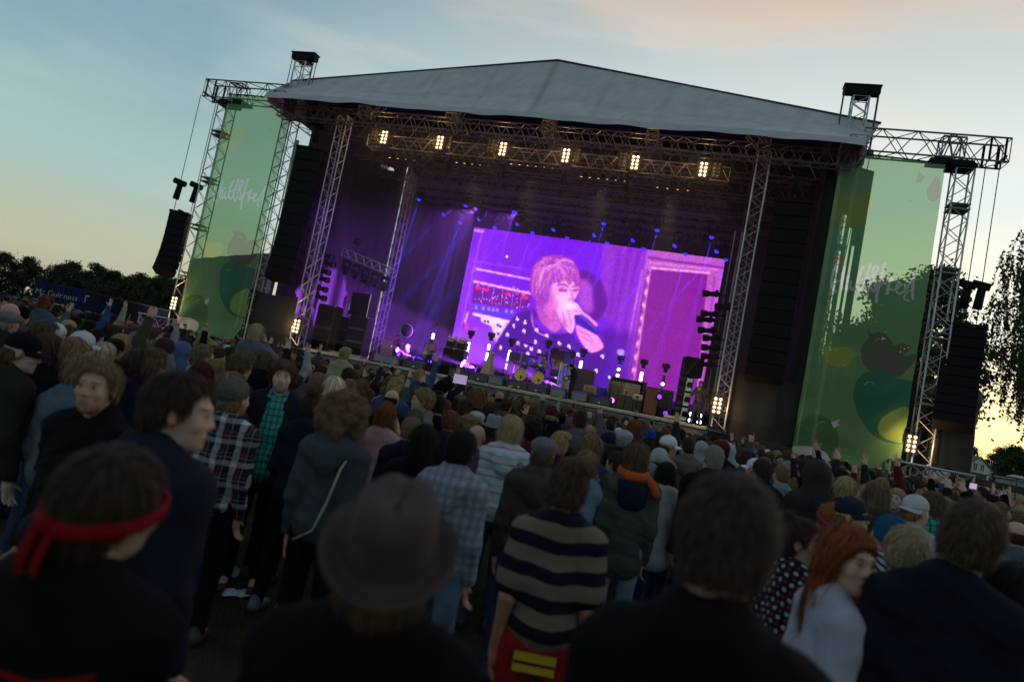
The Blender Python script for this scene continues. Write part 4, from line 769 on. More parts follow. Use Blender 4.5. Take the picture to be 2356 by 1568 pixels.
# blue moving heads
def moving_head(a, v, z, label, group, aim, beam=True, hang=True, lens=None, en=240, col=(.03, .04, 1.0), ang=.07):
    t = sthing('moving_head', label, 'moving head light', a, v, z, group); s = 1 if hang else -1
    d = np.asarray(aim, float); d /= np.linalg.norm(d); x, y, _ = frame(d); R = np.stack([x, y, d], 1)
    mb = MB(); mb.box((0, 0, s * .48), (.40, .34, .16), bev=.03); part('base', mb, m_black, t)
    for dx in (-.21, .21): mb = MB(); mb.box((dx, 0, s * .22), (.06, .16, .46), bev=.02); part('yoke_arm', mb, m_black, t)
    mb = MB(); mb.lathe([(0, -.26), (.12, -.24), (.165, -.08), (.16, .1), (.135, .22), (.12, .225)], 14, (0, 0, 0), R); hd = part('head', mb, m_black, t, True)
    if lens is not None:
        mb = MB(); mb.ball(R @ np.array([0, 0, .19]), .135, 14, 8, None); part('lens', mb, lens, hd, True)
    if beam: light('beam_light', 'SPOT', R @ np.array([0, 0, .34]), en, col, t, d, ang, .03, .35)
    return t
TOP = [c3(628, 861), c3(1047, 914), c3(1480, 968), c4(267, 1071), c4(744, 1131), c4(1233, 1193)]
MID = [c3(862, 1000), c3(1177, 1044), c3(1523, 1087), c3(1847, 1137), c4(198, 1186), c4(543, 1230), c4(918, 1280), c4(1294, 1330)]
LOW = [c3(997, 1072), c3(1307, 1116), c3(1646, 1163), c3(1957, 1207), c4(297, 1254), c4(626, 1303), c4(999, 1352), c4(1359, 1402)]
ords = ['first', 'second', 'third', 'fourth', 'fifth', 'sixth', 'seventh', 'eighth']
for row, vv, nm, aim in ((TOP, 5.3, 'highest', (-.05, -.12, -1)), (MID, 7.0, 'middle', (-.55, -.25, -1)), (LOW, 8.4, 'lowest', (-.06, -.30, -1))):
    for i, p in enumerate(row):
        q = st(*p, vv); moving_head(q[0], vv, q[2] + .02, 'blue spot in the %s row above the screen, %s from the left' % (nm, ords[i]), 'blue spots above the screen', aim, lens=m_blue, en=110000)
# unlit moving heads between the blue ones
for i, p in enumerate((c4(130, 1030), c4(440, 1080), c4(590, 1060), c4(770, 1040), c4(900, 1110), c4(1060, 1120), c4(1150, 1260), c4(520, 1170))):
    q = st(*p, 6.2); moving_head(q[0], 6.2, q[2] + .1, 'unlit moving head among the blue spots, %s from the left' % ords[i], 'unlit moving heads', (0, -.3, -1), False)
# ================================================================== stage gear
z5 = lambda x, y: (862.8 + .1221 * x, 736.3 + .1221 * y)      # enlarged views used for measuring
z6 = lambda x, y: (1150.4 + .1221 * x, 776.5 + .1221 * y)
z7 = lambda x, y: (1380.5 + .1357 * x, 776.5 + .1357 * y)
m_tweed = M('tweed', (.42, .29, .09), .75, var=.12, vscale=30, bump=.3, bscale=90); m_cloth_gr = M('grille_cloth', (.13, .10, .07), .85, bump=.3, bscale=120); m_cream = M('cream_vinyl', (.55, .48, .34), .6); m_brown = M('brown_grille', (.20, .075, .035), .8, var=.15, vscale=20); m_chrome = M('chrome', (.62, .62, .64), .18, metal=1); m_flight = M('flight_case', (.03, .03, .033), .5, var=.2, vscale=4); m_grey = M('grey_plastic', (.09, .09, .095), .5)
def wedge(a, v, label, w=.95, rz=0.0, group='stage monitors', zb=2.0):
    t = sthing('stage_monitor', label, 'monitor speaker', a, v, zb, group, rz); mb = MB(); h, d = .42, .62
    V = np.array([(x, y, z) for x in (-w / 2, w / 2) for y, z in ((-d / 2, 0), (d / 2, 0), (d / 2, .10), (.0, h), (-d / 2, h * .8))]); mb.add(V, [np.array([[0, 1, 2, 3, 4][::-1], [5, 6, 7, 8, 9]]), np.array([[0, 5, 6, 1], [1, 6, 7, 2], [2, 7, 8, 3], [3, 8, 9, 4], [4, 9, 5, 0]])]); part('cabinet', mb, m_flight, t)
    mb = MB(); mb.box((0, -d / 2 - .006, .18), (w * .9, .015, .28)); part('back_panel', mb, m_grey, t)
    mb = MB(); mb.box((0, -d / 2 - .015, .12), (.09, .012, .05)); part('socket_plate', mb, m_chrome, t); return t
for p, lb in ((z5(500, 780), 'leftmost stage monitor at the feet of the guitarist'), (z5(780, 850), 'stage monitor in front of the guitarist'), (z5(1990, 1070), 'stage monitor left of the pale draped stand'), (z6(60, 860), 'stage monitor left of the red light cone'), (z6(390, 890), 'left one of the monitor pair below the drums'), (z6(710, 960), 'right one of the monitor pair below the drums'), (z6(1660, 1140), 'stage monitor left of the pink lamp'), (z6(1890, 1190), 'stage monitor just left of the amplifier rack'), (z5(1620, 1010), 'stage monitor behind the raised tablet')):
    q = st(*p, .9); wedge(q[0], .9, lb, 1.0)
mb = MB()
def amp(a, v, zb, w, h, label, body, grille, group='guitar amplifiers', d=.34, knobs=True):
    t = sthing('guitar_amplifier', label, 'amplifier', a, v, zb, group); mb = MB(); mb.box((0, 0, h / 2), (w, d, h), bev=.03); part('cabinet', mb, body, t)
    mb = MB(); mb.box((0, -d / 2 - .004, h * .40), (w * .86, .02, h * .60)); part('grille', mb, grille, t)
    if knobs:
        mb = MB(); mb.box((0, -d / 2 - .004, h * .86), (w * .66, .02, h * .12)); pn = part('panel', mb, m_black, t); mb = MB()
        for k in range(7): mb.tube((-w * .28 + k * w * .09, -d / 2 - .01, h * .86), (-w * .28 + k * w * .09, -d / 2 - .04, h * .86), .018, n=8)
        part('knobs', mb, m_chrome, pn)
    mb = MB(); mb.box((0, 0, h + .02), (.22, .04, .03), bev=.01); part('handle', mb, m_brown, t); return t
def cab(name, a, v, zb, w, h, d, label, cat, body, front=None, group=None, rows=0, rz=0.0):
    t = sthing(name, label, cat, a, v, zb, group, rz); mb = MB(); mb.box((0, 0, h / 2), (w, d, h), bev=.025); part('cabinet', mb, body, t)
    if front:
        for k in range(max(1, rows)):
            n = max(1, rows); mb = MB(); mb.box((0, -d / 2 - .006, h * (k + .5) / n), (w * .9, .02, h / n * .86)); part('grille', mb, front, t)
    mb = MB()
    for sx in (-1, 1):
        for zz in (.02, h - .02): mb.box((sx * (w / 2 - .02), -d / 2 + .02, zz), (.06, .06, .06), bev=.015)
    part('corner', mb, m_chrome, t); return t
# left amplifier wall
q0, q1 = st(*z5(1230, 960), 3.2), st(*z5(1640, 960), 3.2); x0, x1 = q0[0], q1[0]; w2 = (x1 - x0) / 2; zt = st(*z5(1250, 480), 3.2)[2]
for k in (0, 1):
    cx = x0 + w2 * (k + .5); lb = ('left', 'right')[k]
    cab('speaker_cabinet', cx, 3.3, 2.0, w2 * .98, zt - 2.02, .6, 'tall black speaker cabinet behind the guitarist, %s one' % lb, 'speaker cabinet', m_flight, m_grille, 'cabinets behind the guitarist', 2)
    t = amp(cx, 3.3, zt, w2 * .86, .38, 'black amplifier head on the %s cabinet behind the guitarist' % lb, m_flight, m_grille, d=.4)
    t = sthing('toy_row', 'row of small pale figurines on the %s amplifier head' % lb, 'figurines', cx, 3.3, zt + .385, 'figurines on the amplifier heads'); r_ = np.random.default_rng(k)
    for j in range(6): mb = MB(); s_ = r_.uniform(.05, .08); mb.ball((-w2 * .36 + j * w2 * .145, 0, s_), s_, 8, 6); mb.ball((-w2 * .36 + j * w2 * .145, -.01, s_ * 2.2), s_ * .7, 8, 6); part('figurine', mb, m_cream, t, True)
# tall side cabinets at the left
cab('speaker_cabinet', -8.75, 2.2, 2.0, 1.0, 1.9, .8, 'lower dark speaker cabinet stack left of the left tower gap', 'speaker cabinet', m_flight, m_grille, 'side fill cabinets', 3)
cab('speaker_cabinet', -7.85, 2.0, 2.12, 1.05, 1.95, .8, 'side fill bass cabinets with chrome edges under the curved speaker', 'speaker cabinet', m_flight, m_grille, 'side fill cabinets', 3)
t = sthing('side_fill_speaker', 'curved-front side fill speaker with bright edge on top of the bass cabinets', 'speaker', -7.95, 2.0, 4.08, None, -.15)
mb = MB(); mb.prism([(-.55, 0), (-.55, 1.15), (.55, 1.15), (.55, 0)], -.3, .35); part('cabinet', mb, m_flight, t)
th = np.linspace(-.55, .55, 13); V = np.array([(x, -.32 - .16 * math.cos(x / .55 * 1.4), z) for z in (.02, 1.13) for x in th]); i = np.arange(12); part('grille', mesh_np('grille', V, [np.stack([i, i + 1, i + 14, i + 13], 1)], None, True), m_grille, t)
mb = MB(); mb.box((-.57, -.34, .57), (.05, .05, 1.16)); mb.box((.57, -.34, .57), (.03, .04, 1.16)); part('edge_trim', mb, m_chrome, t)
cab('speaker_cabinet', -9.25, 1.2, 2.0, .95, 2.3, .8, 'tall brown-black cabinet stack right beside the left stage tower', 'speaker cabinet', M('brown_black', (.035, .027, .022), .7), m_grille, 'side fill cabinets', 2)
mb = MB(); mb.box((0, 0, .06), (2.4, .7, .12), bev=.02); ssolo('wooden_pallet', mb, M('pale_wood', (.32, .25, .17), .8, var=.3, vscale=4), -8.2, 1.35, 2.0, 'pale low plinth under the side fill cabinets', 'plinth')
# small suspended truss at the left with lamps
q0, q1 = st(793, 575, 3.6), st(903, 622, 3.6); zc = 7.2
t = sthing('small_truss', 'short suspended truss with hanging lamps left of the rear tower', 'truss', 0, 3.6, 0); mb = MB(); mb.truss((q0[0], 0, q0[2] - .12), (q1[0], 0, q1[2] - .12), .4, .4, .028, .015, .5); part('lattice', mb, m_alu, t)
qh = st(823, 556, 3.6); mb = MB(); mb.box((qh[0], 0, qh[2]), (.45, .3, .32), bev=.05); mb.tube((qh[0], 0, qh[2]), (qh[0], 0, 14), .02, n=5); mb.tube((qh[0], 0, qh[2]), (qh[0], 0, qh[2] - .55), .02, n=5); part('hoist', mb, m_black, t)
mb = MB(); mb.tube((q1[0] - .3, 0, q1[2]), (q1[0] - .3, 0, 14), .02, n=5); part('chain', mb, m_chain, t)
for k in range(5):
    u = .1 + k * .2; q = q0 + (q1 - q0) * u; moving_head(q[0], 3.6, q[2] - 1.0, 'unlit spot hanging from the short left truss, %s from the left' % ords[k], 'spots on the short truss', (.3, -.5, -1), False)
# side light ladders on the towers
def ladder_lamp(px, py, v, label, group, flip=1):
    q = st(px, py, v); t = sthing('side_light', label, 'spotlight', q[0], v, q[2], group); d = np.array([-.95 * flip, -.25, -.12]); d /= np.linalg.norm(d); x, y, _ = frame(d); R = np.stack([x, y, d], 1)
    mb = MB(); mb.lathe([(0, -.34), (.09, -.32), (.12, -.1), (.10, .1), (.15, .26), (.15, .42), (.14, .42), (.12, .3)], 14, (0, 0, 0), R); part('barrel', mb, m_black, t, True)
    mb = MB(); mb.disc(R @ np.array([0, 0, .36]), .135, d, 14); part('lens', mb, m_off, t)
    mb = MB(); mb.box((.16 * flip, .05, .05), (.12, .16, .3)); mb.tube((.1 * flip, .08, 0), (.55 * flip, .1, .02), .025); part('clamp', mb, m_black, t)
for i, (px, py) in enumerate(((1640, 676), (1668, 706), (1636, 722), (1626, 735), (1629, 760), (1640, 778), (1637, 800), (1636, 820), (1626, 838))): ladder_lamp(px, py, 1.6, 'black side spotlight left of the right stage tower, %s from top' % (ords + ['ninth'])[i], 'side spotlights at the right tower')
for i, (px, py) in enumerate(((752, 588), (756, 606), (745, 624), (742, 641), (738, 663), (735, 683))): ladder_lamp(px, py, 1.2, 'dark side spotlight on the left stage tower, %s from top' % ords[i], 'side spotlights at the left tower', -1)
mb = MB(); mb.tube((0, 0, 0), (0, 0, 8.6), .03); mb.tube((.3, 0, 0), (.3, 0, 8.6), .03); ssolo('lamp_ladder', mb, m_alud, 9.15, 1.75, 2.0, 'thin ladder of pipes behind the right side spotlights', 'ladder')
# stick lights on the floor line behind the band
def stick(p_top, p_bot, label, lit=(1, 1, 1, 1, 1), v=6.2):
    q0, q1 = st(*p_top, v), st(*p_bot, v); t = sthing('stick_light', label, 'floor light', q1[0], v, 2.0, 'stick lights behind the band'); zt, zb = q0[2] - 2.0, q1[2] - 2.0
    mb = MB(); mb.box((0, .05, (zt + zb) / 2), (.16, .08, zt - zb + .25), bev=.02); mb.tube((0, .05, .05), (0, .05, zb), .035); part('batten', mb, m_black, t)
    mb = MB(); mb.lathe([(.28, 0), (.28, .03), (.05, .06)], 14); part('base_plate', mb, m_black, t)
    n = len(lit)
    for k in range(n): mb = MB(); mb.ball((0, -.01, zt + (zb - zt) * k / max(1, n - 1)), (.085, .06, .085), 12, 7); part('lamp', mb, m_stick if lit[k] else m_off, t, True)
    mb = MB(); mb.ball((.02, 0, zt + .58), (.15, .16, .17), 12, 8); mb.box((.02, .02, zt + .38), (.2, .16, .22), bev=.04); mb.box((-.14, 0, zt + .60), (.07, .1, .28), bev=.02); mb.box((.18, 0, zt + .60), (.07, .1, .28), bev=.02); part('spot_head', mb, m_black, t, True)
for p0, p1, lit, lb in ((z5(1100, 275), z5(1088, 330), (1, 1), 'stick light above the head of the guitarist'), (z5(1770, 440), z5(1708, 745), (1, 1, 1, 1, 0, 1, 1), 'stick light right of the amplifier wall'), (z5(2155, 480), z5(2100, 740), (1, 1, 0, 1, 1, 1), 'stick light beside the pale draped stand'), (z6(185, 265), z6(125, 565), (1, 1, 1, 1, 0, 1, 1), 'stick light left of the drums'), (z6(1540, 465), z6(1500, 625), (1, 1, 1, 1, 1), 'stick light behind the dark-haired guitar player'), (z6(2245, 600), z6(2205, 760), (1, 0, 1, 1), 'stick light above the left yellow amplifier'), (z7(712, 605), z7(688, 715), (1, 1, 1, 1), 'stick light above the gap between amplifier rack and brown cabinet'), (z7(1085, 680), z7(1062, 785), (0, 0, 1), 'mostly dark stick light above the brown cabinet'), (z6(870, 300), z6(850, 420), (0, 0, 0), 'dark stick light behind the drummer')): stick(p0, p1, lb, lit)
# big ring fan lamp at the left
q = st(*z5(605, 200), 4.5); t = sthing('ring_lamp', 'large round drum lamp with pale ring on a stand left of the guitarist', 'round lamp', q[0], 4.5, 2.0); zc = q[2] - 2
mb = MB(); mb.lathe([(.0, .14), (.3, .13), (.36, .05), (.37, -.08), (.33, -.08), (.31, .03), (0, .06)], 24, (0, 0, zc), rotx(math.pi / 2)); part('housing', mb, m_black, t, True)
mb = MB(); an = np.linspace(0, 2 * math.pi, 25); mb.path(np.stack([np.cos(an) * .35, np.full(25, -.09), zc + np.sin(an) * .35], 1), .022); part('ring', mb, m_steel, t)
mb = MB(); mb.tube((0, 0, .03), (0, 0, zc - .36), .03); mb.lathe([(.3, 0), (.3, .03), (.04, .05)], 14); part('stand', mb, m_black, t)
# red cone light, floor lamps, footlights
def floor_lamp(p, v, label, mat, group, r=.09, name='floor_lamp', z=None):
    q = st(*p, v); zz = q[2] if z is None else z; t = sthing(name, label, 'floor light', q[0], v, zz - .16, group); mb = MB(); mb.box((0, .05, .16), (.26, .16, .26), bev=.03); mb.box((0, .05, .02), (.3, .24, .04)); part('housing', mb, m_black, t); mb = MB(); mb.ball((0, -.04, .16), (r, .05, r), 12, 7); part('lens', mb, mat, t, True); return t
floor_lamp(z7(200, 1062), 1.7, 'glowing pink floor lamp in front of the amplifier rack', m_pink, 'floor lamps', .12)
for i, p in enumerate((z7(1550, 1295), z7(1690, 1320), z7(1530, 1400), z7(1680, 1430))): floor_lamp(p, 1.6, 'white footlight behind the legs of the singer, ' + ('upper left', 'upper right', 'lower left', 'lower right')[i] + ' of four', EM('white_foot', (.85, .85, 1), 10) if i == 0 else bpy.data.materials['white_foot'], 'footlights behind the singer')
for p, lb in ((z5(450, 640), 'violet floor lamp beside the beige case'), (z5(1040, 780), 'violet floor lamp behind the legs of the guitarist'), (z7(1010, 1000), 'violet lamp at the right edge of the brown cabinet'), (z7(1110, 1280), 'small violet floor lamp under the microphone stands'), (z5(2150, 1030), 'small violet floor lamp by the pale draped stand')): floor_lamp(p, 2.6, lb, m_violet, 'violet floor lamps', .10)
q = st(*z6(165, 930), 1.2); mb = MB(); mb.lathe([(.16, 0), (.15, .02), (.02, .55), (0, .56)], 14); ssolo('light_cone', mb, EM('red_cone', (1, .03, .06), .8), q[0], 1.2, 2.0, 'small red glowing cone left of the monitor pair', 'cone light', None, True)
for p, lb in ((z5(90, 770), 'square glass-fronted floodlight at the far left stage edge'), (z5(320, 820), 'square glass-fronted floodlight left of the monitors'), (z5(2260, 1210), 'square floodlight on the stage edge below the pale draped stand'), (z6(1080, 1090), 'floodlight at the stage edge left of the dark-haired player'), (z6(1490, 1130), 'floodlight at the stage edge right of the dark-haired player')):
    q = st(*p, .35); t = sthing('floodlight', lb, 'floodlight', q[0], .35, 2.0, 'floodlights along the stage edge'); mb = MB(); mb.box((0, .1, .22), (.72, .3, .40), rotx(.25), bev=.03); part('housing', mb, m_grey, t); mb = MB(); mb.box((0, -.065, .20), (.62, .015, .30), rotx(.25)); part('glass', mb, M('flood_glass', (.30, .31, .36), .12, attr=False) if 'flood_glass' not in bpy.data.materials else bpy.data.materials['flood_glass'], t)
    mb = MB(); mb.tube((-.4, .1, 0), (-.4, .1, .3), .02); mb.tube((.4, .1, 0), (.4, .1, .3), .02); part('bracket', mb, m_black, t)
# spot units that throw the violet beams
for p, v0, aim, lb in ((z5(2010, 985), 3.2, (-1, .05, .30), 'violet beam spot beside the pale draped stand, upper beam'), (z5(1990, 1000), 3.0, (-1, .05, .16), 'violet beam spot beside the pale draped stand, lower beam'), (z6(1225, 930), 4.9, (-1, .05, .16), 'violet beam spot right of the drums'), (z5(820, 770), 4.2, (-1, .0, .22), 'violet beam spot behind the first monitors')):
    q = st(*p, v0); moving_head(q[0], v0, 2.52, lb, 'violet beam spots', aim, True, False, m_violet, 150000, (.40, .07, 1.0), .28)
for a0, v0, z0, aim, en in ((-5.2, 7.8, 12.0, (-.55, -.45, -1), 1900), (-2.6, 7.8, 12.0, (-.9, -.3, -.95), 1500)): moving_head(a0, v0, z0, 'added violet fill light left above the screen' if a0 < -3 else 'added violet fill light above the left half of the screen', 'added violet fill lights', aim, True, True, m_violet, en, (.42, .10, 1.0), 1.5)  # fill lamps added among the trusses to turn the left smoke violet
# drums
zr = 2.42; t = sthing('drum_riser', 'low black carpeted drum riser', 'riser', -.1, 5.0, 2.0); mb = MB(); mb.box((0, 0, .2), (5.0, 2.8, .40), bev=.02); part('platform', mb, m_deck, t)
m_shell = M('blue_shell', (.06, .10, .22), .25, coat=.5); m_head = M('drum_head', (.5, .48, .42), .5)
t = sthing('drum_kit', 'drum kit with two bass drums whose yellow heads look like lemon slices', 'drum kit', 0, 0, 0)
cvl = lambda c, rr, nm: None
def kick(p, v):
    q = st(*p, v); r = .31; R = rotx(math.pi / 2); mb = MB(); mb.lathe([(r, -.02), (r, -.45), (r - .01, -.45)], 28, (q[0], v, zr + r + .03), R); k = part('bass_drum', mb, m_shell, t, True)
    mb = MB(); an = np.linspace(0, 2 * math.pi, 29); mb.path(np.stack([q[0] + np.cos(an) * r, np.full(29, v - .02), zr + r + .03 + np.sin(an) * r], 1), .018, 6); part('hoop', mb, m_chrome, k, True)
    nr, na = 14, 72; V, T = [], []
    for i in range(nr):
        for j in range(na):
            a = j / na * 2 * math.pi; rr = r * .97 * i / (nr - 1); V.append((q[0] + math.cos(a) * rr, v - .012, zr + r + .03 + math.sin(a) * rr)); u = i / (nr - 1); seg = abs(math.sin(a * 4.5)); T.append((.05, .04, .01) if (seg < .14 and u > .12 and u < .86) or .84 < u < .9 and seg < .5 else ((.74, .55, .07) if u < .88 else (.80, .66, .22)))
    i = np.arange((nr - 1) * na); F = np.stack([i, i // na * na + (i + 1) % na, i // na * na + (i + 1) % na + na, i + na], 1); part('lemon_head', mesh_np('lemon_head', V, [F], T), M('lemon_print', (1, 1, 1), .5) if 'lemon_print' not in bpy.data.materials else bpy.data.materials['lemon_print'], k)
    mb = MB(); mb.lathe([(0, 0), (.055, 0), (.06, .03), (.06, .1), (0, .12)], 14, (q[0] + .08, v - .1, zr + r - .07), rotx(math.pi / 2)); mb.tube((q[0] + .08, v - .15, zr), (q[0] + .08, v - .15, zr + r - .1), .012); part('drum_microphone', mb, m_black, k, True)
    return q
ka, kb = kick(z6(395, 650), 4.1), kick(z6(725, 715), 4.1)
def tom(a, v, z, r, h, mat=None, tilt=-.35):
    R = rotx(tilt); mb = MB(); mb.lathe([(0, -h / 2), (r, -h / 2), (r, h / 2)], 18, (a, v, z), R); d = part('tom', mb, mat or m_shell, t, True); mb = MB(); mb.disc(np.array([a, v, z]) + R @ np.array([0, 0, h / 2 + .003]), r, R @ np.array([0, 0, 1.]), 18); part('skin', mb, m_head, d); mb = MB(); an = np.linspace(0, 2 * math.pi, 19); mb.path(np.array([np.array([a, v, z]) + R @ np.array([math.cos(x) * r, math.sin(x) * r, h / 2]) for x in an]), .014, 5); part('rim', mb, m_chrome, d)
    return d
q = st(*z6(620, 520), 4.5); tom(q[0], 4.5, q[2], .2, .26); q = st(*z6(445, 540), 4.5); tom(q[0], 4.5, q[2], .17, .22); q = st(*z6(1040, 660), 4.6); tom(q[0], 4.6, q[2], .28, .36, None, -.05); q = st(*z6(760, 560), 4.7); tom(q[0], 4.7, q[2], .19, .16, m_chrome)
m_brass = M('brass', (.55, .38, .12), .3, metal=1)
for p, rr in ((z6(380, 460), .24), (z6(640, 365), .26), (z6(1020, 360), .27), (z6(765, 325), .24), (z6(420, 240), .2)):
    q = st(*p, 4.6); mb = MB(); mb.lathe([(0, .03), (.04, .025), (rr * .5, .012), (rr, 0), (rr * .5, .006)], 20, (q[0], 4.6, q[2]), rotx(-.25)); cy = part('cymbal', mb, m_brass, t, True); mb = MB(); mb.tube((q[0], 4.6, zr), (q[0], 4.6, q[2]), .014, n=5)
    for a in (0, 2.1, 4.2): mb.tube((q[0], 4.6, zr + .25), (q[0] + .25 * math.cos(a), 4.6 + .25 * math.sin(a), zr), .012, n=5)
    part('stand', mb, m_chrome, cy)
q = st(*z6(350, 110), 4.8); q1 = st(*z6(610, 125), 4.8); mb = MB(); mb.tube((0, 0, 0), (0, 0, q[2] - zr), .018, n=6); mb.tube((-.12, 0, q[2] - zr), (q1[0] - q[0], 0, q1[2] - zr), .016, n=6); mb.tube((q1[0] - q[0] - .12, 0, q1[2] - zr), (q1[0] - q[0] + .06, 0, q1[2] - zr - .01), .03, n=8); ssolo('boom_stand', mb, m_black, q[0], 4.8, zr, 'tall boom microphone stand over the drums', 'microphone stand')
# gong frame with case, screens
q = st(*z6(1170, 420), 5.6); t = sthing('gong', 'large dark gong in a round frame right of the drummer', 'gong', q[0], 5.6, 2.4); zc = q[2] - 2.4
mb = MB(); an = np.linspace(0, 2 * math.pi, 33); mb.path(np.stack([np.cos(an) * .62, 0 * an, zc + np.sin(an) * .62], 1), .035, 8); mb.tube((-.5, 0, 0), (-.45, 0, zc - .42), .03); mb.tube((.5, 0, 0), (.45, 0, zc - .42), .03); part('frame', mb, m_black, t, True)
mb = MB(); mb.lathe([(0, -.06), (.12, -.05), (.14, -.02), (.46, 0), (.5, .05)], 28, (0, 0, zc), rotx(math.pi / 2)); part('disc', mb, M('gong_bronze', (.10, .07, .05), .5, metal=.6), t, True)
for p, lb in ((z6(1035, 270), 'round dark spot on a pole left of the gong'), (z6(1345, 320), 'round dark spot on a pole right of the gong')):
    q = st(*p, 5.8); t = sthing('round_spot', lb, 'spotlight', q[0], 5.8, 2.4, 'round spots beside the gong'); mb = MB(); mb.tube((0, 0, 0), (0, 0, q[2] - 2.55), .03); part('pole', mb, m_black, t); mb = MB(); mb.lathe([(0, -.16), (.2, -.14), (.25, 0), (.22, .12), (0, .2)], 16, (0, 0, q[2] - 2.4), rotx(1.2)); part('head', mb, m_black, t, True)
cab('road_case', 3.15, 5.2, 2.4, 1.1, 1.25, .7, 'dark upright road case under the gong', 'road case', m_flight, None)
cab('road_case', -.6, 6.2, 2.4, 1.0, 1.5, .6, 'dark road case behind the drummer', 'road case', m_flight, None)
m_perspex = bpy.data.materials.new('perspex'); m_perspex.use_nodes = True; pb = m_perspex.node_tree.nodes['Principled BSDF']; pb.inputs['Base Color'].default_value = (.8, .78, .82, 1); pb.inputs['Alpha'].default_value = .22; pb.inputs['Roughness'].default_value = .1
for p0, p1, lb, rz in ((z6(1200, 480), z6(1120, 1030), 'tall clear drum screen panel beside the dark-haired player, left one', .2), (z6(1290, 490), z6(1235, 1040), 'tall clear drum screen panel beside the dark-haired player, right one', .9)):
    qa, qb = st(*p0, 3.0), st(*p1, 3.0); H = qa[2] - 2.0; t = sthing('drum_screen', lb, 'screen', (qa[0] + qb[0]) / 2 + .15, 3.0, 2.0, 'clear drum screens', rz); mb = MB(); mb.box((0, 0, H / 2), (.6, .012, H)); part('panel', mb, m_perspex, t); mb = MB()
    for dx in (-.3, .3): mb.box((dx, 0, H / 2), (.03, .03, H))
    part('edge', mb, m_chrome, t)
# yellow amps and racks at the right
q0, q1 = st(*z6(1555, 1080), 3.0), st(*z6(1800, 1090), 3.0); zt = st(*z6(1675, 905), 3.0)[2]; amp((q0[0] + q1[0]) / 2, 3.0, 2.0, q1[0] - q0[0], zt - 2.0, 'yellow tweed amplifier standing on the stage floor', m_tweed, m_cloth_gr)
qa, qb, qt = st(*z7(75, 1180), 3.2), st(*z7(640, 1260), 3.2), st(*z7(400, 700), 3.2); W_ = qb[0] - qa[0]; cx = (qa[0] + qb[0]) / 2 + .1
t = sthing('amplifier_rack', 'wide dark wooden rack holding two small amplifiers', 'rack', cx, 3.4, 2.0); H = qt[2] - 2.0; zs = st(*z7(300, 955), 3.0)[2] - 2.0; mb = MB(); mb.box((-W_ / 2, 0, H / 2), (.07, .7, H)); mb.box((W_ / 2, 0, H / 2), (.07, .7, H)); mb.box((0, 0, H), (W_ + .07, .7, .06)); mb.box((0, 0, zs / 2), (W_ - .07, .68, zs)); mb.box((0, .33, (zs + H) / 2), (W_, .03, H - zs)); part('case', mb, M('rack_brown', (.05, .042, .03), .7, var=.2, vscale=5), t); mb = MB(); mb.box((W_ * .22, -.345, zs * .5), (W_ * .45, .02, zs * .9)); mb.box((-W_ * .24, -.345, zs * .5), (W_ * .45, .02, zs * .9)); part('front_panel', mb, M('rack_panel', (.075, .065, .05), .8), t)
for p0, p1, p2, bd, gr, lb in ((z7(125, 900), z7(395, 930), z7(260, 730), m_tweed, m_cloth_gr, 'yellow tweed amplifier at the left in the rack'), (z7(395, 960), z7(660, 985), z7(540, 780), m_cream, M('tan_cloth', (.34, .22, .12), .8), 'cream and tan amplifier at the right in the rack')):
    a, b, c = st(*p0, 3.2), st(*p1, 3.2), st(*p2, 3.2); amp((a[0] + b[0]) / 2, 3.3, 2.0 + zs, b[0] - a[0], c[2] - 2 - zs, lb, bd, gr)
for p, lb in ((z7(180, 870), 'first microphone on a short stand before the rack amplifiers'), (z7(318, 890), 'second microphone on a short stand before the rack amplifiers'), (z7(445, 920), 'third microphone on a short stand before the rack amplifiers'), (z7(590, 950), 'fourth microphone on a short stand before the rack amplifiers')):
    q = st(*p, 2.7); mb = MB(); h_ = q[2] - 2.0; mb.tube((0, 0, 0), (0, 0, h_), .014, n=6); mb.lathe([(.1, 0), (.1, .02), (.02, .03)], 12); mb.tube((0, 0, h_ + .02), (0, .16, h_ - .02), .03, .022, 8); ssolo('short_stand', mb, m_black, q[0], 2.7, 2.0, lb, 'microphone stand', 'short microphone stands')
q = st(*z7(640, 1010), 2.2); t = sthing('radio_amp', 'small cream practice amplifier on a thin stand', 'amplifier', q[0], 2.2, 2.0); h_ = q[2] - 2; mb = MB(); mb.box((0, 0, h_), (.44, .26, .26), bev=.05); part('cabinet', mb, m_cream, t); mb = MB(); mb.box((0, -.135, h_), (.14, .01, .1)); part('dial', mb, m_black, t); mb = MB(); mb.tube((0, 0, 0), (0, 0, h_ - .13), .025); mb.box((0, 0, .02), (.4, .3, .04)); part('stand', mb, m_black, t)
a, b, c = st(*z7(715, 1270), 3.0), st(*z7(950, 1300), 3.0), st(*z7(860, 870), 3.0); t = cab('speaker_cabinet', (a[0] + b[0]) / 2, 3.2, 2.0, b[0] - a[0], c[2] - 2.0, .7, 'tall brown-fronted rotary speaker cabinet right of the rack', 'speaker cabinet', M('walnut', (.07, .035, .02), .5, var=.2, vscale=4), m_brown); mb = MB()
for k in range(5): mb.box((0, -.365, .14 + k * .08), ((b[0] - a[0]) * .86, .02, .035))
part('louvre', mb, M('louvre_wood', (.28, .13, .06), .6), t)
a, b = st(*z7(720, 790), 3.9), st(*z7(1260, 880), 3.9); cab('road_case', (a[0] + b[0]) / 2, 4.1, 2.0, b[0] - a[0], a[2] - 2.05, .7, 'long dark road case behind the brown cabinet', 'road case', m_flight, None)
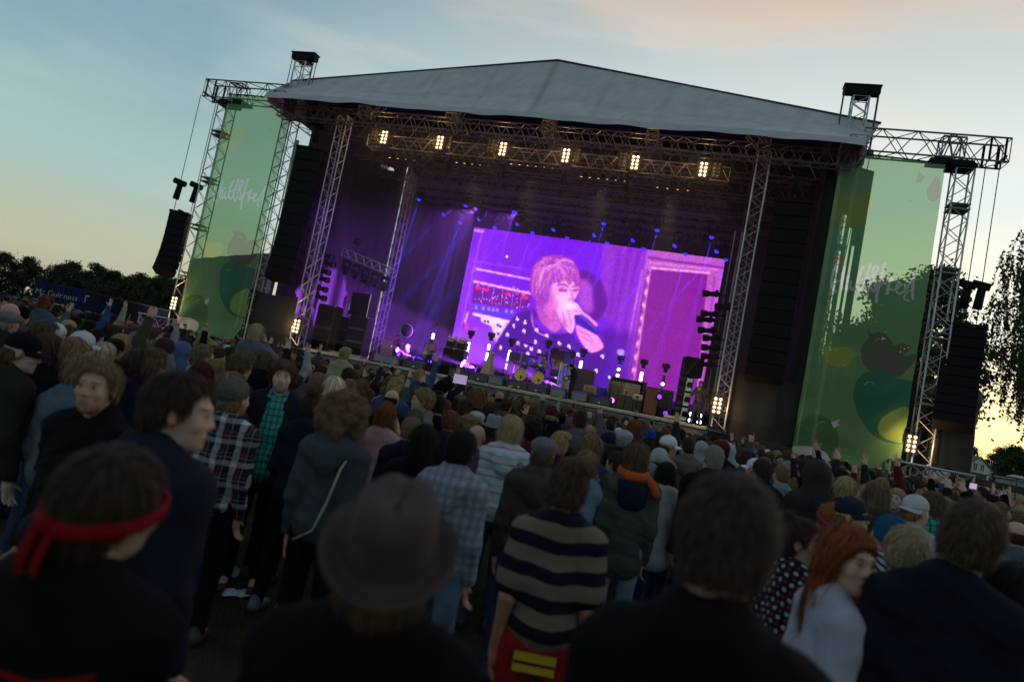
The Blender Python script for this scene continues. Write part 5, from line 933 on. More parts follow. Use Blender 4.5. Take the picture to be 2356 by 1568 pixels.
# silver fronted stack and side fill at the right
a, b = st(*z7(1375, 620), 2.4), st(*z7(1690, 690), 2.4); zt = st(*z7(1500, 320), 2.4)[2]; zb = st(*z7(1500, 660), 2.4)[2]
t = sthing('side_fill_speaker', 'large tilted black speaker strapped on top of the silver stack', 'speaker', (a[0] + b[0]) / 2, 2.6, zb, None, .25); mb = MB(); mb.box((0, 0, (zt - zb) / 2), (b[0] - a[0], .8, zt - zb), bev=.04); part('cabinet', mb, m_black, t); mb = MB(); mb.box((.02, -.41, (zt - zb) / 2), ((b[0] - a[0]) * .88, .03, (zt - zb) * .9)); part('grille', mb, m_grille, t); mb = MB(); mb.tube((-.35, -.44, .05), (.1, -.44, zt - zb), .012, n=4); mb.tube((-.30, -.44, .05), (.18, -.44, zt - zb), .012, n=4); part('strap', mb, m_grey, t)
m_silver = M('crumpled_silver', (.55, .58, .58), .22, metal=1, bump=1.0, bscale=9); a, b = st(*z7(1215, 1400), 2.5), st(*z7(1470, 1400), 2.5); w_ = (b[0] - a[0]) / 2
for c_ in range(2):
    for r_ in range(3):
        hh = (zb - 2.05) / 3; t = sthing('silver_case', 'shiny crumpled silver speaker box, %s row, %s column of the stack by the singer' % (('bottom', 'middle', 'top')[r_], ('left', 'right')[c_]), 'speaker box', a[0] + w_ * (c_ + .5), 2.6, 2.02 + r_ * hh, 'silver speaker boxes')
        mb = MB(); mb.box((0, 0, hh / 2), (w_ * .97, .7, hh * .98), bev=.03); part('cabinet', mb, m_black if c_ == 0 else m_flight, t); mb = MB(); mb.box((0, -.355, hh / 2), (w_ * .85, .02, hh * .86), bev=.008); part('front', mb, m_silver if c_ == 1 else m_flight, t); mb = MB(); mb.box((.02, -.372, hh / 2), (.22, .02, .24)); mb.box((.02, -.374, hh / 2), (.02, .03, .24)); part('grip', mb, m_black, t)
for p, lb in ((z7(1075, 1150), 'left one of two low microphone stands right of the brown cabinet'), (z7(1120, 1170), 'right one of two low microphone stands right of the brown cabinet')):
    q = st(*p, 1.5); mb = MB(); mb.tube((0, 0, .05), (0, 0, 1.05), .016, n=6); mb.tube((-.1, 0, 1.0), (.2, 0, 1.12), .014, n=6)
    for a_ in (.3, 2.4, 4.5): mb.tube((0, 0, .2), (.3 * math.cos(a_), .3 * math.sin(a_), .01), .014, n=5)
    ssolo('microphone_stand', mb, m_black, q[0], 1.5, 2.0, lb, 'microphone stand', 'low microphone stands')
q = st(*z7(1230, 1365), 1.2); mb = MB(); mb.box((0, 0, .09), (.75, .3, .16), bev=.02); ssolo('white_box', mb, m_white, q[0], 1.2, 2.0, 'low white box at the stage edge below the silver boxes', 'box')
# beige cases and pale draped stand
for p, lb in ((z5(225, 600), 'beige case left of the stagehand'), (z5(450, 610), 'beige case right of the stagehand')):
    q = st(*p, 4.8); cab('road_case', q[0], 5.0, 2.0, .75, 1.25, .5, lb, 'road case', M('beige_case', (.30, .24, .12), .7) if 'beige_case' not in bpy.data.materials else bpy.data.materials['beige_case'], None, 'beige cases')
q = st(*z5(2085, 1030), 2.4); qt = st(*z5(2185, 585), 2.4); H = qt[2] - 2.0; V = []; nu, nv = 24, 18
for j in range(nv):
    u = j / (nv - 1); w_ = .34 * (1 - u) ** .8 + .05 + .07 * math.exp(-((u - .93) / .06) ** 2)
    for i in range(nu): a = i / nu * 2 * math.pi; f_ = 1 + .28 * math.sin(a * 5 + u * 2) * (1 - u); V.append((math.cos(a) * w_ * f_ + .10 * u, math.sin(a) * w_ * f_ * .8, u * H))
i = np.arange((nv - 1) * nu); F = np.stack([i, i // nu * nu + (i + 1) % nu, i // nu * nu + (i + 1) % nu + nu, i + nu], 1)
t = sthing('draped_stand', 'pale cloth draped over a tall stand at the violet beam', 'draped stand', q[0], 2.4, 2.0); part('cloth', mesh_np('cloth', V, [F, np.arange((nv - 1) * nu, nv * nu)[None, :]], None, True), M('pale_cloth', (.42, .36, .24), .85), t, True); mb = MB(); mb.tube((.02, 0, 0), (.1, 0, H + .03), .02); part('pole', mb, m_black, t)
# cables on the edge
for k, (x0, x1) in enumerate(((-6, -1.5), (-1.2, 2.6), (4.2, 8.5))): 
    u = np.linspace(x0, x1, 40); mb = MB(); mb.path(np.stack([u, .30 + .05 * np.sin(u * 5 + k), 2.03 + .01 * np.sin(u * 9)], 1), .022, 5); mb.path(np.stack([u, .42 + .07 * np.sin(u * 3 + k), 2.03 + .01 * np.sin(u * 7)], 1), .02, 5); ssolo('stage_cable', mb, m_black, 0, 0, 0, 'bundle of black cables along the stage edge, ' + ('left stretch', 'stretch below the drums', 'right stretch')[k], 'cable', 'cables along the stage edge', True)
# stage smoke
bx = MB(); bx.box((0, 0, 0), (23.4, 12.6, 10.6)); m_smoke = bpy.data.materials.new('stage_smoke'); m_smoke.use_nodes = True; n_ = m_smoke.node_tree.nodes; n_.clear(); vp = n_.new('ShaderNodeVolumePrincipled'); vp.inputs['Color'].default_value = (.9, .88, .92, 1); vp.inputs['Density'].default_value = .0125; vp.inputs['Anisotropy'].default_value = .2; oo = n_.new('ShaderNodeOutputMaterial'); m_smoke.node_tree.links.new(vp.outputs[0], oo.inputs['Volume'])
tag(ssolo('stage_smoke', bx, m_smoke, -.0, 4.95, 7.75, None, None), kind='stuff')
# ================================================================== people: smooth-union distance fields turned into one closed surface
def surface_net(F, o, h):
    ins = F < 0; nx, ny, nz = F.shape
    acc = np.zeros((nx - 1, ny - 1, nz - 1, 3), np.float32); cnt = np.zeros((nx - 1, ny - 1, nz - 1), np.float32)
    cs = [(0, 0, 0), (1, 0, 0), (0, 1, 0), (1, 1, 0), (0, 0, 1), (1, 0, 1), (0, 1, 1), (1, 1, 1)]
    sl = lambda c: (slice(c[0], nx - 1 + c[0]), slice(c[1], ny - 1 + c[1]), slice(c[2], nz - 1 + c[2]))
    n8 = sum(ins[sl(c)].astype(np.int8) for c in cs); act = (n8 > 0) & (n8 < 8); idx = np.argwhere(act); I = tuple(idx.T)
    P = np.zeros((len(idx), 3)); K = np.zeros(len(idx))
    for i in range(8):
        for ax in range(3):
            a = np.array(cs[i])
            if a[ax]: continue
            b = a.copy(); b[ax] = 1; fa = F[tuple((idx + a).T)]; fb = F[tuple((idx + b).T)]; mk = (fa < 0) != (fb < 0)
            t = np.where(mk, fa / np.where(mk, fa - fb, 1), 0); p = np.repeat(a[None].astype(float), len(idx), 0); p[:, ax] = t; P[mk] += p[mk]; K[mk] += 1
    V = (idx + P / K[:, None]) * h + o
    ids = np.full(act.shape, -1, np.int64); ids[I] = np.arange(len(idx)); Q = []
    for ax in range(3):
        s0 = [slice(None)] * 3; s1 = [slice(None)] * 3; s0[ax] = slice(0, -1); s1[ax] = slice(1, None); A = ins[tuple(s0)]; B = ins[tuple(s1)]; e = np.argwhere(A != B); u, w = [(1, 2), (2, 0), (0, 1)][ax]
        ok = (e[:, u] > 0) & (e[:, w] > 0) & (e[:, u] < F.shape[u] - 1) & (e[:, w] < F.shape[w] - 1); e = e[ok]; fl = A[tuple(e.T)]
        def g(du, dw): q = e.copy(); q[:, u] -= du; q[:, w] -= dw; return ids[tuple(q.T)]
        q = np.stack([g(1, 1), g(0, 1), g(0, 0), g(1, 0)], 1); q[~fl] = q[~fl][:, ::-1]; Q.append(q)
    Q = np.concatenate(Q); Q = Q[(Q >= 0).all(1)]
    return V, Q
def relax(V, Q, it=2, lam=.5):
    for _ in range(it):
        s = np.zeros_like(V); c = np.zeros(len(V))
        for k in range(4):
            np.add.at(s, Q[:, k], V[Q[:, (k + 1) % 4]]); np.add.at(s, Q[:, k], V[Q[:, (k + 3) % 4]]); np.add.at(c, Q[:, k], 2)
        V = V + lam * (s / np.maximum(c, 1)[:, None] - V)
    return V
def sdf_mesh(prims, h, disp=None, it=1, cut=None):
    lo = np.full(3, 9.); hi = np.full(3, -9.)
    for p in prims:
        if p[0] == 'c': a, b, r = np.array(p[1]), np.array(p[2]), max(p[3], p[4]); lo = np.minimum(lo, np.minimum(a, b) - r); hi = np.maximum(hi, np.maximum(a, b) + r)
        elif p[0] == 'e': lo = np.minimum(lo, np.array(p[1]) - max(p[2])); hi = np.maximum(hi, np.array(p[1]) + max(p[2]))
    lo -= 3 * h + .02; hi += 3 * h + .02; n = np.ceil((hi - lo) / h).astype(int) + 1; F = np.full(n, .5, np.float32); ax = [lo[i] + np.arange(n[i]) * h for i in range(3)]
    for p in prims:
        if p[0] == 'c': a, b = np.array(p[1], float), np.array(p[2], float); r = max(p[3], p[4]); L0, H0 = np.minimum(a, b) - r, np.maximum(a, b) + r; k = p[5] if len(p) > 5 else .03
        else: c = np.array(p[1], float); rr = np.array(p[2], float); R = p[3] if len(p) > 3 else None; mr = rr if R is None else np.full(3, rr.max()); L0, H0 = c - mr, c + mr; k = p[4] if len(p) > 4 else .03
        mg = k + 2 * h; i0 = np.maximum(0, np.floor((L0 - mg - lo) / h).astype(int)); i1 = np.minimum(n, np.ceil((H0 + mg - lo) / h).astype(int) + 1)
        if (i1 <= i0).any(): continue
        s = tuple(slice(a_, b_) for a_, b_ in zip(i0, i1)); X = np.stack(np.meshgrid(*(ax[i][s[i]] for i in range(3)), indexing='ij'), -1)
        if p[0] == 'c':
            d = b - a; t = np.clip(((X - a) @ d) / (d @ d + 1e-12), 0, 1); D = np.linalg.norm(X - a - t[..., None] * d, axis=-1) - (p[3] + (p[4] - p[3]) * t)
        else:
            q = X - c
            if R is not None: q = q @ R
            k0 = np.linalg.norm(q / rr, axis=-1); k1 = np.linalg.norm(q / rr ** 2, axis=-1) + 1e-9; D = k0 * (k0 - 1) / k1
        f = F[s]
        if p[0] == 's': D = -D; hh = np.maximum(k - np.abs(f - D), 0) / k; F[s] = np.maximum(f, D) + hh * hh * k * .25
        else: hh = np.maximum(k - np.abs(f - D), 0) / k; F[s] = np.minimum(f, D) - hh * hh * k * .25
    if disp is not None or cut is not None:
        X = np.stack(np.meshgrid(*ax, indexing='ij'), -1)
        if disp is not None: F = F + disp(X).astype(np.float32)
        if cut is not None: F = np.maximum(F, cut(X))
    V, Q = surface_net(F, lo, h)
    return (relax(V, Q, it) if it else V), Q
def folds(amp, seed):
    r = np.random.default_rng(seed); W_ = [(r.normal(0, 1, 3) * np.array([26, 22, 24]), r.uniform(0, 6.28), r.uniform(.4, 1)) for _ in range(6)]
    return lambda X: amp * .62 * sum(w * (np.abs(np.sin(X @ k + ph + .9 * np.sin(X[..., 0] * 13 + X[..., 2] * 6 + ph))) - .78) for k, ph, w in W_)

HC = np.array([0, .02, 1.648])       # head centre of the standard figure, facing +y
def head_prims(c, R, beard=False):
    E = lambda p, r, k=.02, RR=None: ('e', c + R @ np.array(p), r, R if RR is None else R @ RR, k)
    C_ = lambda a, b, r0, r1, k=.012: ('c', c + R @ np.array(a), c + R @ np.array(b), r0, r1, k)
    P = [E((0, -.014, .034), (.076, .094, .084)), E((0, .03, -.03), (.060, .062, .086)), E((0, .034, -.074), (.050, .052, .042)), E((0, .074, -.098), (.023, .018, .018)),
         C_((-.034, .082, .026), (.034, .082, .026), .012, .012, .02), E((.043, .06, -.022), (.022, .024, .024)), E((-.043, .06, -.022), (.022, .024, .024)),
         ('s', c + R @ np.array([.031, .100, .006]), (.017, .016, .012), R, .012), ('s', c + R @ np.array([-.031, .100, .006]), (.017, .016, .012), R, .012), E((.031, .078, .005), (.013, .013, .011), .004), E((-.031, .078, .005), (.013, .013, .011), .004),
         C_((0, .084, .016), (0, .1035, -.024), .008, .0115), E((.012, .094, -.030), (.009, .011, .008), .008), E((-.012, .094, -.030), (.009, .011, .008), .008),
         C_((-.017, .088, -.060), (.017, .088, -.060), .008, .008, .008), C_((-.015, .086, -.073), (.015, .086, -.073), .0085, .0085, .008), ('s', c + R @ np.array([0, .103, -.0665]), (.024, .010, .0022), R, .004)]
    for s in (-1, 1): P += [E((s * .079, -.006, -.006), (.009, .019, .031), .008, rotx(-.2)), ('s', c + R @ np.array([s * .088, .001, -.004]), (.006, .010, .018), R, .006)]
    return P
def hand_prims(w, d, side, up, pose, s=1.0):
    """wrist, direction of the hand, side = towards the thumb, up = back of the hand"""
    d = d / np.linalg.norm(d); side = side - d * (side @ d); side /= np.linalg.norm(side); up = np.cross(side, d); R = np.stack([side, d, up], 1)
    P = [('c', w, w + d * .03 * s, .024 * s, .026 * s, .01), ('e', w + d * .055 * s, (.040 * s, .050 * s, .016 * s), R, .012)]
    for i, (o, L_) in enumerate(((.030, .072), (.010, .080), (-.010, .075), (-.029, .058))):
        b = w + (d * .092 + side * o) * s; a = {'spread': .05, 'relaxed': .75, 'fist': 1.9, 'point': .0 if i == 0 else 1.9, 'horn': .0 if i in (0, 1) else 1.9}[pose]; sp = (o * 4.2 if pose in ('spread', 'horn') else o * .8)
        def dirn(t): q = d * math.cos(t) - up * math.sin(t) + side * sp; return q / np.linalg.norm(q)
        m1 = b + dirn(a * .5) * L_ * .5 * s; m2 = m1 + dirn(a * 1.1) * L_ * .3 * s; m3 = m2 + dirn(a * 1.5) * L_ * .25 * s
        P += [('c', b, m1, .0095 * s, .009 * s, .004), ('c', m1, m2, .009 * s, .0082 * s, .003), ('c', m2, m3, .0082 * s, .0072 * s, .003)]
    t0 = w + (d * .035 + side * .030) * s; td = d * .6 + side * (.75 if pose in ('spread', 'relaxed') else .15) - up * .25; td /= np.linalg.norm(td); t1 = t0 + td * .042 * s; t2 = t1 + (td + d * .5) / np.linalg.norm(td + d * .5) * .030 * s
    P += [('c', t0, t1, .0125 * s, .011 * s, .008), ('c', t1, t2, .0105 * s, .0085 * s, .003)]
    return P
ARM = {  # elbow and wrist offsets from the shoulder for the right arm, hand direction, fingers
    'down': ((.028, -.03, -.295), (.04, .035, -.55), (.02, .12, -1), 'relaxed'), 'bent': ((.06, -.06, -.28), (-.02, .17, -.36), (-.5, .8, -.1), 'relaxed'), 'front': ((.05, .02, -.285), (-.08, .22, -.30), (-.8, .5, .1), 'relaxed'),
    'up': ((.09, .07, .25), (.06, .11, .51), (.02, .12, 1), 'spread'), 'fist': ((.10, .08, .24), (.06, .12, .49), (0, .1, 1), 'fist'), 'point': ((.08, .08, .25), (.05, .13, .50), (-.05, .15, 1), 'point'), 'horn': ((.08, .06, .25), (.04, .12, .50), (0, .2, 1), 'horn'),
    'half': ((.16, .12, -.10), (.10, .22, .14), (0, .25, 1), 'spread'), 'ear': ((.20, .10, -.12), (-.04, .12, .10), (-.5, .1, .9), 'relaxed'), 'phone': ((.08, .18, -.16), (-.06, .38, .05), (-.25, .3, .9), 'relaxed'), 'phoneup': ((.07, .14, .20), (-.06, .30, .38), (-.2, .3, .9), 'relaxed'),
    'mic': ((.13, .02, -.25), (-.10, .17, -.02), (-.5, .15, .75), 'fist'), 'gtr_r': ((.12, -.10, -.25), (-.02, .16, -.30), (-.85, .2, -.3), 'relaxed'), 'gtr_l': ((.13, .0, -.26), (.10, .26, -.17), (-.2, .8, .5), 'fist'), 'stick': ((.10, .05, -.27), (.0, .30, -.22), (-.2, .9, .2), 'fist'), 'hip': ((.17, -.06, -.24), (.06, .06, -.42), (-.6, .3, -.6), 'relaxed')}
def skeleton(pose):
    """pose: dict of arm names and options"""
    lean = pose.get('lean', 0.0); Rl = rotx(-lean); piv = np.array([0, 0, .95]); T = lambda p: piv + Rl @ (np.array(p, float) - piv)
    sk = dict(T=T, Rl=Rl, lean=lean); sk['neck'] = T((0, -.012, 1.475)); tw = pose.get('head', (0, 0, 0))
    sk['RH'] = Rl @ rotz(tw[0]) @ rotx(tw[1]) @ roty(tw[2]); sk['hc'] = sk['neck'] + sk['RH'] @ np.array([0, .032, .173]) if any(tw) or lean else HC.copy()
    for s, nm in ((1, 'R'), (-1, 'L')):
        e, w, d, fp = ARM[pose.get(nm, 'down')]; m_ = np.array([s, 1, 1.]); sh = np.array([s * .160, -.012, 1.415 + (.03 if e[2] > 0 else 0)])
        sk['s' + nm] = T(sh); sk['e' + nm] = T(sh + m_ * e); sk['w' + nm] = T(sh + m_ * w); sk['d' + nm] = Rl @ (m_ * d); sk['f' + nm] = fp
    if pose.get('sit'):
        for s, nm in ((1, 'R'), (-1, 'L')): sk['h' + nm], sk['k' + nm], sk['a' + nm] = np.array([s * .10, .0, .93]), np.array([s * .17, .38, .90]), np.array([s * .16, .34, .48])
    else:
        st_ = pose.get('stride', 0.0); wd = pose.get('wide', 0.0)
        for s, nm in ((1, 'R'), (-1, 'L')): sk['h' + nm], sk['k' + nm], sk['a' + nm] = np.array([s * .095, 0, .92]), np.array([s * (.105 + wd * .5), .02 + s * st_ * .6, .50]), np.array([s * (.11 + wd), -.03 + s * st_, .085])
    return sk
def body_prims(sk, female=False, hs=1.0):
    T = sk['T']; Rl = sk['Rl']; w = .93 if female else 1.0; RH, hc = sk['RH'], sk['hc']
    P = [('e', T((0, 0, 1.27)), (.143 * w, .098, .20), Rl, .05), ('e', T((0, .01, 1.08)), (.125 * w, .092, .16), Rl, .05), ('e', (0, 0, .95), (.148, .102, .12), None, .05), ('c', T((-.128 * w, -.012, 1.41)), T((.128 * w, -.012, 1.41)), .062, .062, .04)]
    for s in (-1, 1): P.append(('c', T((s * .04, -.03, 1.51)), T((s * .16 * w, -.015, 1.43)), .045, .045, .04))
    P += [('c', T((0, -.03, 1.42)), hc + RH @ np.array([0, -.035, -.04]), .056, .052, .035)] + head_prims(hc, RH)
    for nm, s in (('R', 1), ('L', -1)):
        e, wr = sk['e' + nm], sk['w' + nm]; P += [('c', sk['s' + nm], e, .047 * w, .038 * w, .03), ('c', e, wr, .040 * w, .026, .02)]
        d = sk['d' + nm]; side = np.array([-s, 0, 0.]) if abs(d[2]) > .5 and d[2] > 0 else np.array([0, 1., 0]) if abs(d[2]) > .5 else np.array([0, 0, 1.])
        P += hand_prims(wr, d, side, None, sk['f' + nm], hs)
        h_, k, a = sk['h' + nm], sk['k' + nm], sk['a' + nm]; P += [('c', h_, k, .080, .055, .04), ('c', k, a, .052, .036, .03), ('c', a, a + [0, .14, -.045], .036, .030, .02)]
    return P
def skin_tint(V, hc, RH, o):
    q = (V - hc) @ RH; t = np.ones((len(V), 3)); x, y, z = np.abs(q[:, 0]), q[:, 1], q[:, 2]; f = y > .04
    def mixc(m, c, a=1.0): m = np.clip(m, 0, 1)[:, None] * a; t[:] = t * (1 - m) + np.array(c) * m
    b = lambda cx, cz, rx, rz, s=2.5: np.clip((1 - np.sqrt(((x - cx) / rx) ** 2 + ((z - cz) / rz) ** 2)) * s, 0, 1) * f
    mixc(b(.040, -.028, .03, .03, 1.2), (1.15, .82, .78), .5); mixc(b(0, -.03, .02, .025, 1.5), (1.12, .80, .76), .6); mixc(b(0, -.066, .026, .016), (.85, .42, .42), .8); mixc(b(.031, .030, .024, .007), (.22, .16, .12), .9); mixc(b(.031, .005, .016, .008), (.9, .9, .9), .5); mixc(b(.031, .005, .0075, .008), (.08, .06, .05), .95); mixc(b(.031, .012, .018, .004), (.3, .2, .16), .8)
    mixc(np.clip((x - .074) * 90, 0, 1) * (np.abs(q[:, 1]) < .03), (1.25, .72, .66), .7)
    if o.get('beard'): zl = -.052 + .030 * np.clip((.06 - y) / .05, 0, 1) + .006 * np.sin(x * 260 + y * 190); m_ = np.clip((zl - z) * 55, 0, 1); mu = np.clip((.034 - x) * 80, 0, 1) * np.clip((-.041 - z) * 90, 0, 1) * f; m_ = np.maximum(m_, mu) * (y > -.012) * (1 - .9 * b(0, -.068, .022, .010)) * np.clip((.135 + z) * 40, 0, 1); mixc(m_, np.array(o['beard']), o.get('beard_a', .8) * .75)
    return t
def top_prims(sk, kind, female=False):
    T = sk['T']; Rl = sk['Rl']; w = .93 if female else 1.0; g = {'tee': .016, 'shirt': .022, 'hoodie': .028, 'jacket': .030, 'coat': .038, 'tank': .012}[kind]; hem = {'tee': .90, 'shirt': .84, 'hoodie': .88, 'jacket': .86, 'coat': .72, 'tank': .9}[kind]
    P = [('e', T((0, 0, 1.27)), (.143 * w + g, .098 + g, .22), Rl, .06), ('c', T((0, .005, 1.2)), np.array([0, .0, hem + .14]), .112 * w + g, .126 + g, .06), ('e', np.array([0, 0, hem + .10]), (.150 + g, .108 + g, .12), None, .05), ('c', T((-.132 * w, -.012, 1.405)), T((.132 * w, -.012, 1.405)), .060 + g * .8, .060 + g * .8, .05)]
    for s in (-1, 1): P.append(('c', T((s * .042, -.036, 1.508)), T((s * .15 * w, -.015, 1.43)), .045 + g * .6, .044 + g * .7, .05))
    P.append(('c', T((0, -.04, 1.44)), T((0, -.045, 1.50)), .062 + g * .7, .052 + g * .6, .04))
    if kind != 'tank':
        for nm in 'RL':
            s0, e, wr = sk['s' + nm], sk['e' + nm], sk['w' + nm]
            if abs(sk['w' + nm][0] - s0[0]) < .09 and sk['w' + nm][2] < 1.0: sg = np.sign(s0[0]); P.append(('c', s0 + [-sg * .025, 0, -.06], s0 + [-sg * .02, 0, -.26], .045, .035, .04))
            if kind == 'tee': P.append(('c', s0, s0 + (e - s0) * .72, .052 + g, .056 + g * 1.2, .04))
            else: P += [('c', s0, e, .048 + g * .8, .041 + g * .7, .04), ('c', e, e + (wr - e) * .95, .041 + g * .7, .031 + g * .5, .03)]
    if kind in ('jacket', 'coat', 'shirt'): P.append(('c', T((-.03, -.055, 1.505)), T((.03, -.055, 1.505)), .040 + g * .5, .040 + g * .5, .03))
    return P
def hood_down(sk):
    T = sk['T']; P = []
    for i in range(9):
        a = math.pi * (i / 8) ; P.append(('e', T((.115 * math.cos(a), -.035 - .075 * math.sin(a), 1.475 - .035 * math.sin(a))), (.045, .042, .038), None, .03))
    P += [('e', T((0, -.135, 1.40)), (.095, .040, .085), None, .04), ('e', T((0, -.135, 1.345)), (.06, .034, .06), None, .03)]; return P
def hood_up(sk):
    c, R = sk['hc'], sk['RH']; return [('e', c + R @ np.array([0, -.02, .03]), (.107, .128, .118), R, .03), ('c', c + R @ np.array([0, -.04, -.02]), sk['neck'] + [0, -.03, -.03], .095, .115, .05), ('s', c + R @ np.array([0, .125, -.01]), (.082, .105, .105), R, .02)]
def leg_prims(sk, loose=.0):
    P = [('e', (0, 0, .94), (.168, .12, .14), None, .04)]
    for nm in 'RL': h_, k, a = sk['h' + nm], sk['k' + nm], sk['a' + nm]; P += [('c', h_, k, .092 + loose * .5, .066 + loose, .04), ('c', k, a + [0, 0, .01], .064 + loose, .052 + loose, .03)]
    return P
def shoe_prims(sk):
    P = []
    for nm in 'RL': a = sk['a' + nm]; P += [('c', a + [0, -.03, -.035], a + [0, .15, -.048], .047, .036, .02), ('c', a + [0, -.01, .03], a + [0, -.01, -.03], .046, .048, .02)]
    return P

# ---------------------------------------------------------------- hair
def scalp_cut(low, front=.020, slope=.72):
    def f(X):
        x, y, z = X[..., 0], X[..., 1], X[..., 2]; lim = np.where(z > 0, front + slope * z, front + 1.15 * z); d1 = (y - lim) * .8
        ear = .030 - np.sqrt((y + .004) ** 2 + (z + .012) ** 2); ear = np.where(np.abs(x) > .055, ear, -1)
        return np.maximum(np.maximum(d1, low - z), ear)
    return f
HAIRS = {}
def hair_mesh(style, seed=0, fine=False):
    key = (style, seed, fine)
    if key in HAIRS: return HAIRS[key]
    r = np.random.default_rng(seed + 77); h = .007 if fine else .011; cut = None; g = dict(n=420, L=(.03, .055), w=.0045, mess=.5, down=.5, lift=.12, curl=0.0)
    base = lambda t: [('e', (0, -.014, .036), (.077 + t, .095 + t, .084 + t), None, .02), ('e', (0, -.055, -.025), (.060 + t, .050 + t, .062), None, .03)]
    if style == 'buzz': P = base(.006); cut = scalp_cut(-.075, .025, .8); g.update(n=500, L=(.006, .012), w=.003, lift=.6)
    elif style == 'short': P = base(.014); cut = scalp_cut(-.062, .010, .66); g.update(n=620, L=(.022, .045), mess=.6, lift=.25)
    elif style == 'crop': P = base(.012) + [('e', (0, .01, .10), (.062, .075, .038), None, .03)]; cut = scalp_cut(-.045, .010, .68); g.update(n=700, L=(.012, .030), mess=.5, lift=.35)
    elif style == 'mop': P = base(.017) + [('e', (.02, .03, .10), (.066, .068, .034), None, .03)]; cut = scalp_cut(-.10, .022, .72); g.update(n=760, L=(.045, .08), mess=.7, down=.7, lift=.16, w=.005)
    elif style == 'messy': P = base(.013) + [('e', (r.uniform(-.03, .03), -.02, .115), (.075, .085, .035), None, .03)]; cut = scalp_cut(-.095, .03, .8); g.update(n=900, L=(.022, .05), mess=.9, lift=.30, down=.35)
    elif style == 'long': P = base(.015) + [('e', (0, -.045, -.10), (.096, .074, .15), None, .03), ('e', (0, -.075, -.20), (.092, .050, .12), None, .03)]; cut = lambda X: np.where(X[..., 2] > -.03, scalp_cut(-.5, .035, .7)(X), (X[..., 1] - .03) * .8); g.update(n=900, L=(.07, .15), mess=.22, down=2.2, lift=.04, w=.005)
    elif style == 'bob': P = base(.017) + [('e', (0, -.035, -.06), (.095, .080, .075), None, .03)]; cut = lambda X: np.maximum(np.where(X[..., 2] > -.03, scalp_cut(-.5, .035, .7)(X), (X[..., 1] - .025) * .8), -.135 - X[..., 2]); g.update(n=820, L=(.05, .10), mess=.25, down=1.6, lift=.06, w=.005)
    elif style == 'curly':
        P = base(.03); u = r.normal(size=(150, 3)); u /= np.linalg.norm(u, axis=1)[:, None]; u = u[(u[:, 1] < .45 + .5 * u[:, 2])]
        P += [('e', np.array([0, -.03, .0]) + q * np.array([.135, .13, .145]) * r.uniform(.86, 1.08), tuple(r.uniform(.018, .034, 3)), None, .012) for q in u]; cut = lambda X: np.maximum(X[..., 1] - (.06 + .55 * np.maximum(X[..., 2], 0)), -.19 - X[..., 2]); g.update(n=2600, L=(.012, .032), mess=2.0, down=.5, lift=.6, w=.003, curl=1.2)
    elif style == 'smallcurl':
        P = base(.016); u = r.normal(size=(110, 3)); u /= np.linalg.norm(u, axis=1)[:, None]
        P += [('e', np.array([0, -.016, .036]) + q * np.array([.092, .108, .098]), tuple(r.uniform(.013, .022, 3)), None, .01) for q in u]; cut = scalp_cut(-.085, .04, .8); g.update(n=1300, L=(.010, .022), mess=2.0, lift=.6, w=.003, curl=1.0)
    elif style == 'bun': P = base(.012) + [('e', (0, -.075, .125), (.042, .042, .036), None, .015)]; cut = scalp_cut(-.085, .03, .75); g.update(n=520, L=(.03, .05), mess=.35, lift=.06)
    elif style == 'lowbun': P = base(.013) + [('e', (0, -.125, .03), (.04, .036, .04), None, .015)]; cut = scalp_cut(-.085, .03, .75); g.update(n=520, L=(.03, .05), mess=.4, lift=.08)
    elif style == 'pony': P = base(.013) + [('c', (0, -.115, .05), (0, -.15, -.05), .026, .024, .015), ('c', (0, -.15, -.05), (0, -.14, -.16), .024, .012, .02)]; cut = lambda X: np.where(X[..., 1] < -.10, -1, scalp_cut(-.085, .03, .75)(X)); g.update(n=520, L=(.03, .06), mess=.3, down=.9, lift=.05)
    elif style == 'balding': P = [('e', (0, -.02, .0), (.082, .097, .075), None, .02)]; cut = lambda X: np.maximum(np.maximum(scalp_cut(-.085, .02, .3)(X), X[..., 2] - .052), -1); g.update(n=380, L=(.008, .02), mess=.4, lift=.2, w=.003)
    elif style == 'mohawk': P = base(.004) + [('c', (0, .06, .12), (0, -.09, .09), .030, .03, .02)]; cut = scalp_cut(-.07, .03, .9); g.update(n=420, L=(.02, .05), mess=.6, lift=.9)
    elif style == 'under': P = [('e', (0, -.035, -.03), (.082, .082, .062), None, .02)]; cut = lambda X: np.maximum(scalp_cut(-.095, .012, .1)(X), X[..., 2] - .03); g.update(n=420, L=(.03, .05), mess=.6, down=1.2, lift=.12)
    elif style == 'underlong': P = [('e', (0, -.03, -.02), (.085, .088, .06), None, .02), ('c', (0, -.07, -.03), (0, -.10, -.22), .07, .05, .04)]; cut = lambda X: np.maximum(np.where(X[..., 2] > -.03, scalp_cut(-.5, .02, .1)(X), (X[..., 1] - .0) * .8), X[..., 2] - .03); g.update(n=620, L=(.07, .13), mess=.25, down=2, lift=.05)
    V, Q = sdf_mesh(P, h, None, 2, cut)
    # strands rooted on the shell
    k = g['n'] * (4 if fine else 1); g['w'] *= .6 if fine else 1.0; nrm = np.zeros_like(V); a = np.cross(V[Q[:, 2]] - V[Q[:, 0]], V[Q[:, 3]] - V[Q[:, 1]])
    for c_ in range(4): np.add.at(nrm, Q[:, c_], a)
    nrm /= np.linalg.norm(nrm, axis=1)[:, None] + 1e-9
    if nrm[np.argmax(V[:, 2])][2] < 0: nrm = -nrm
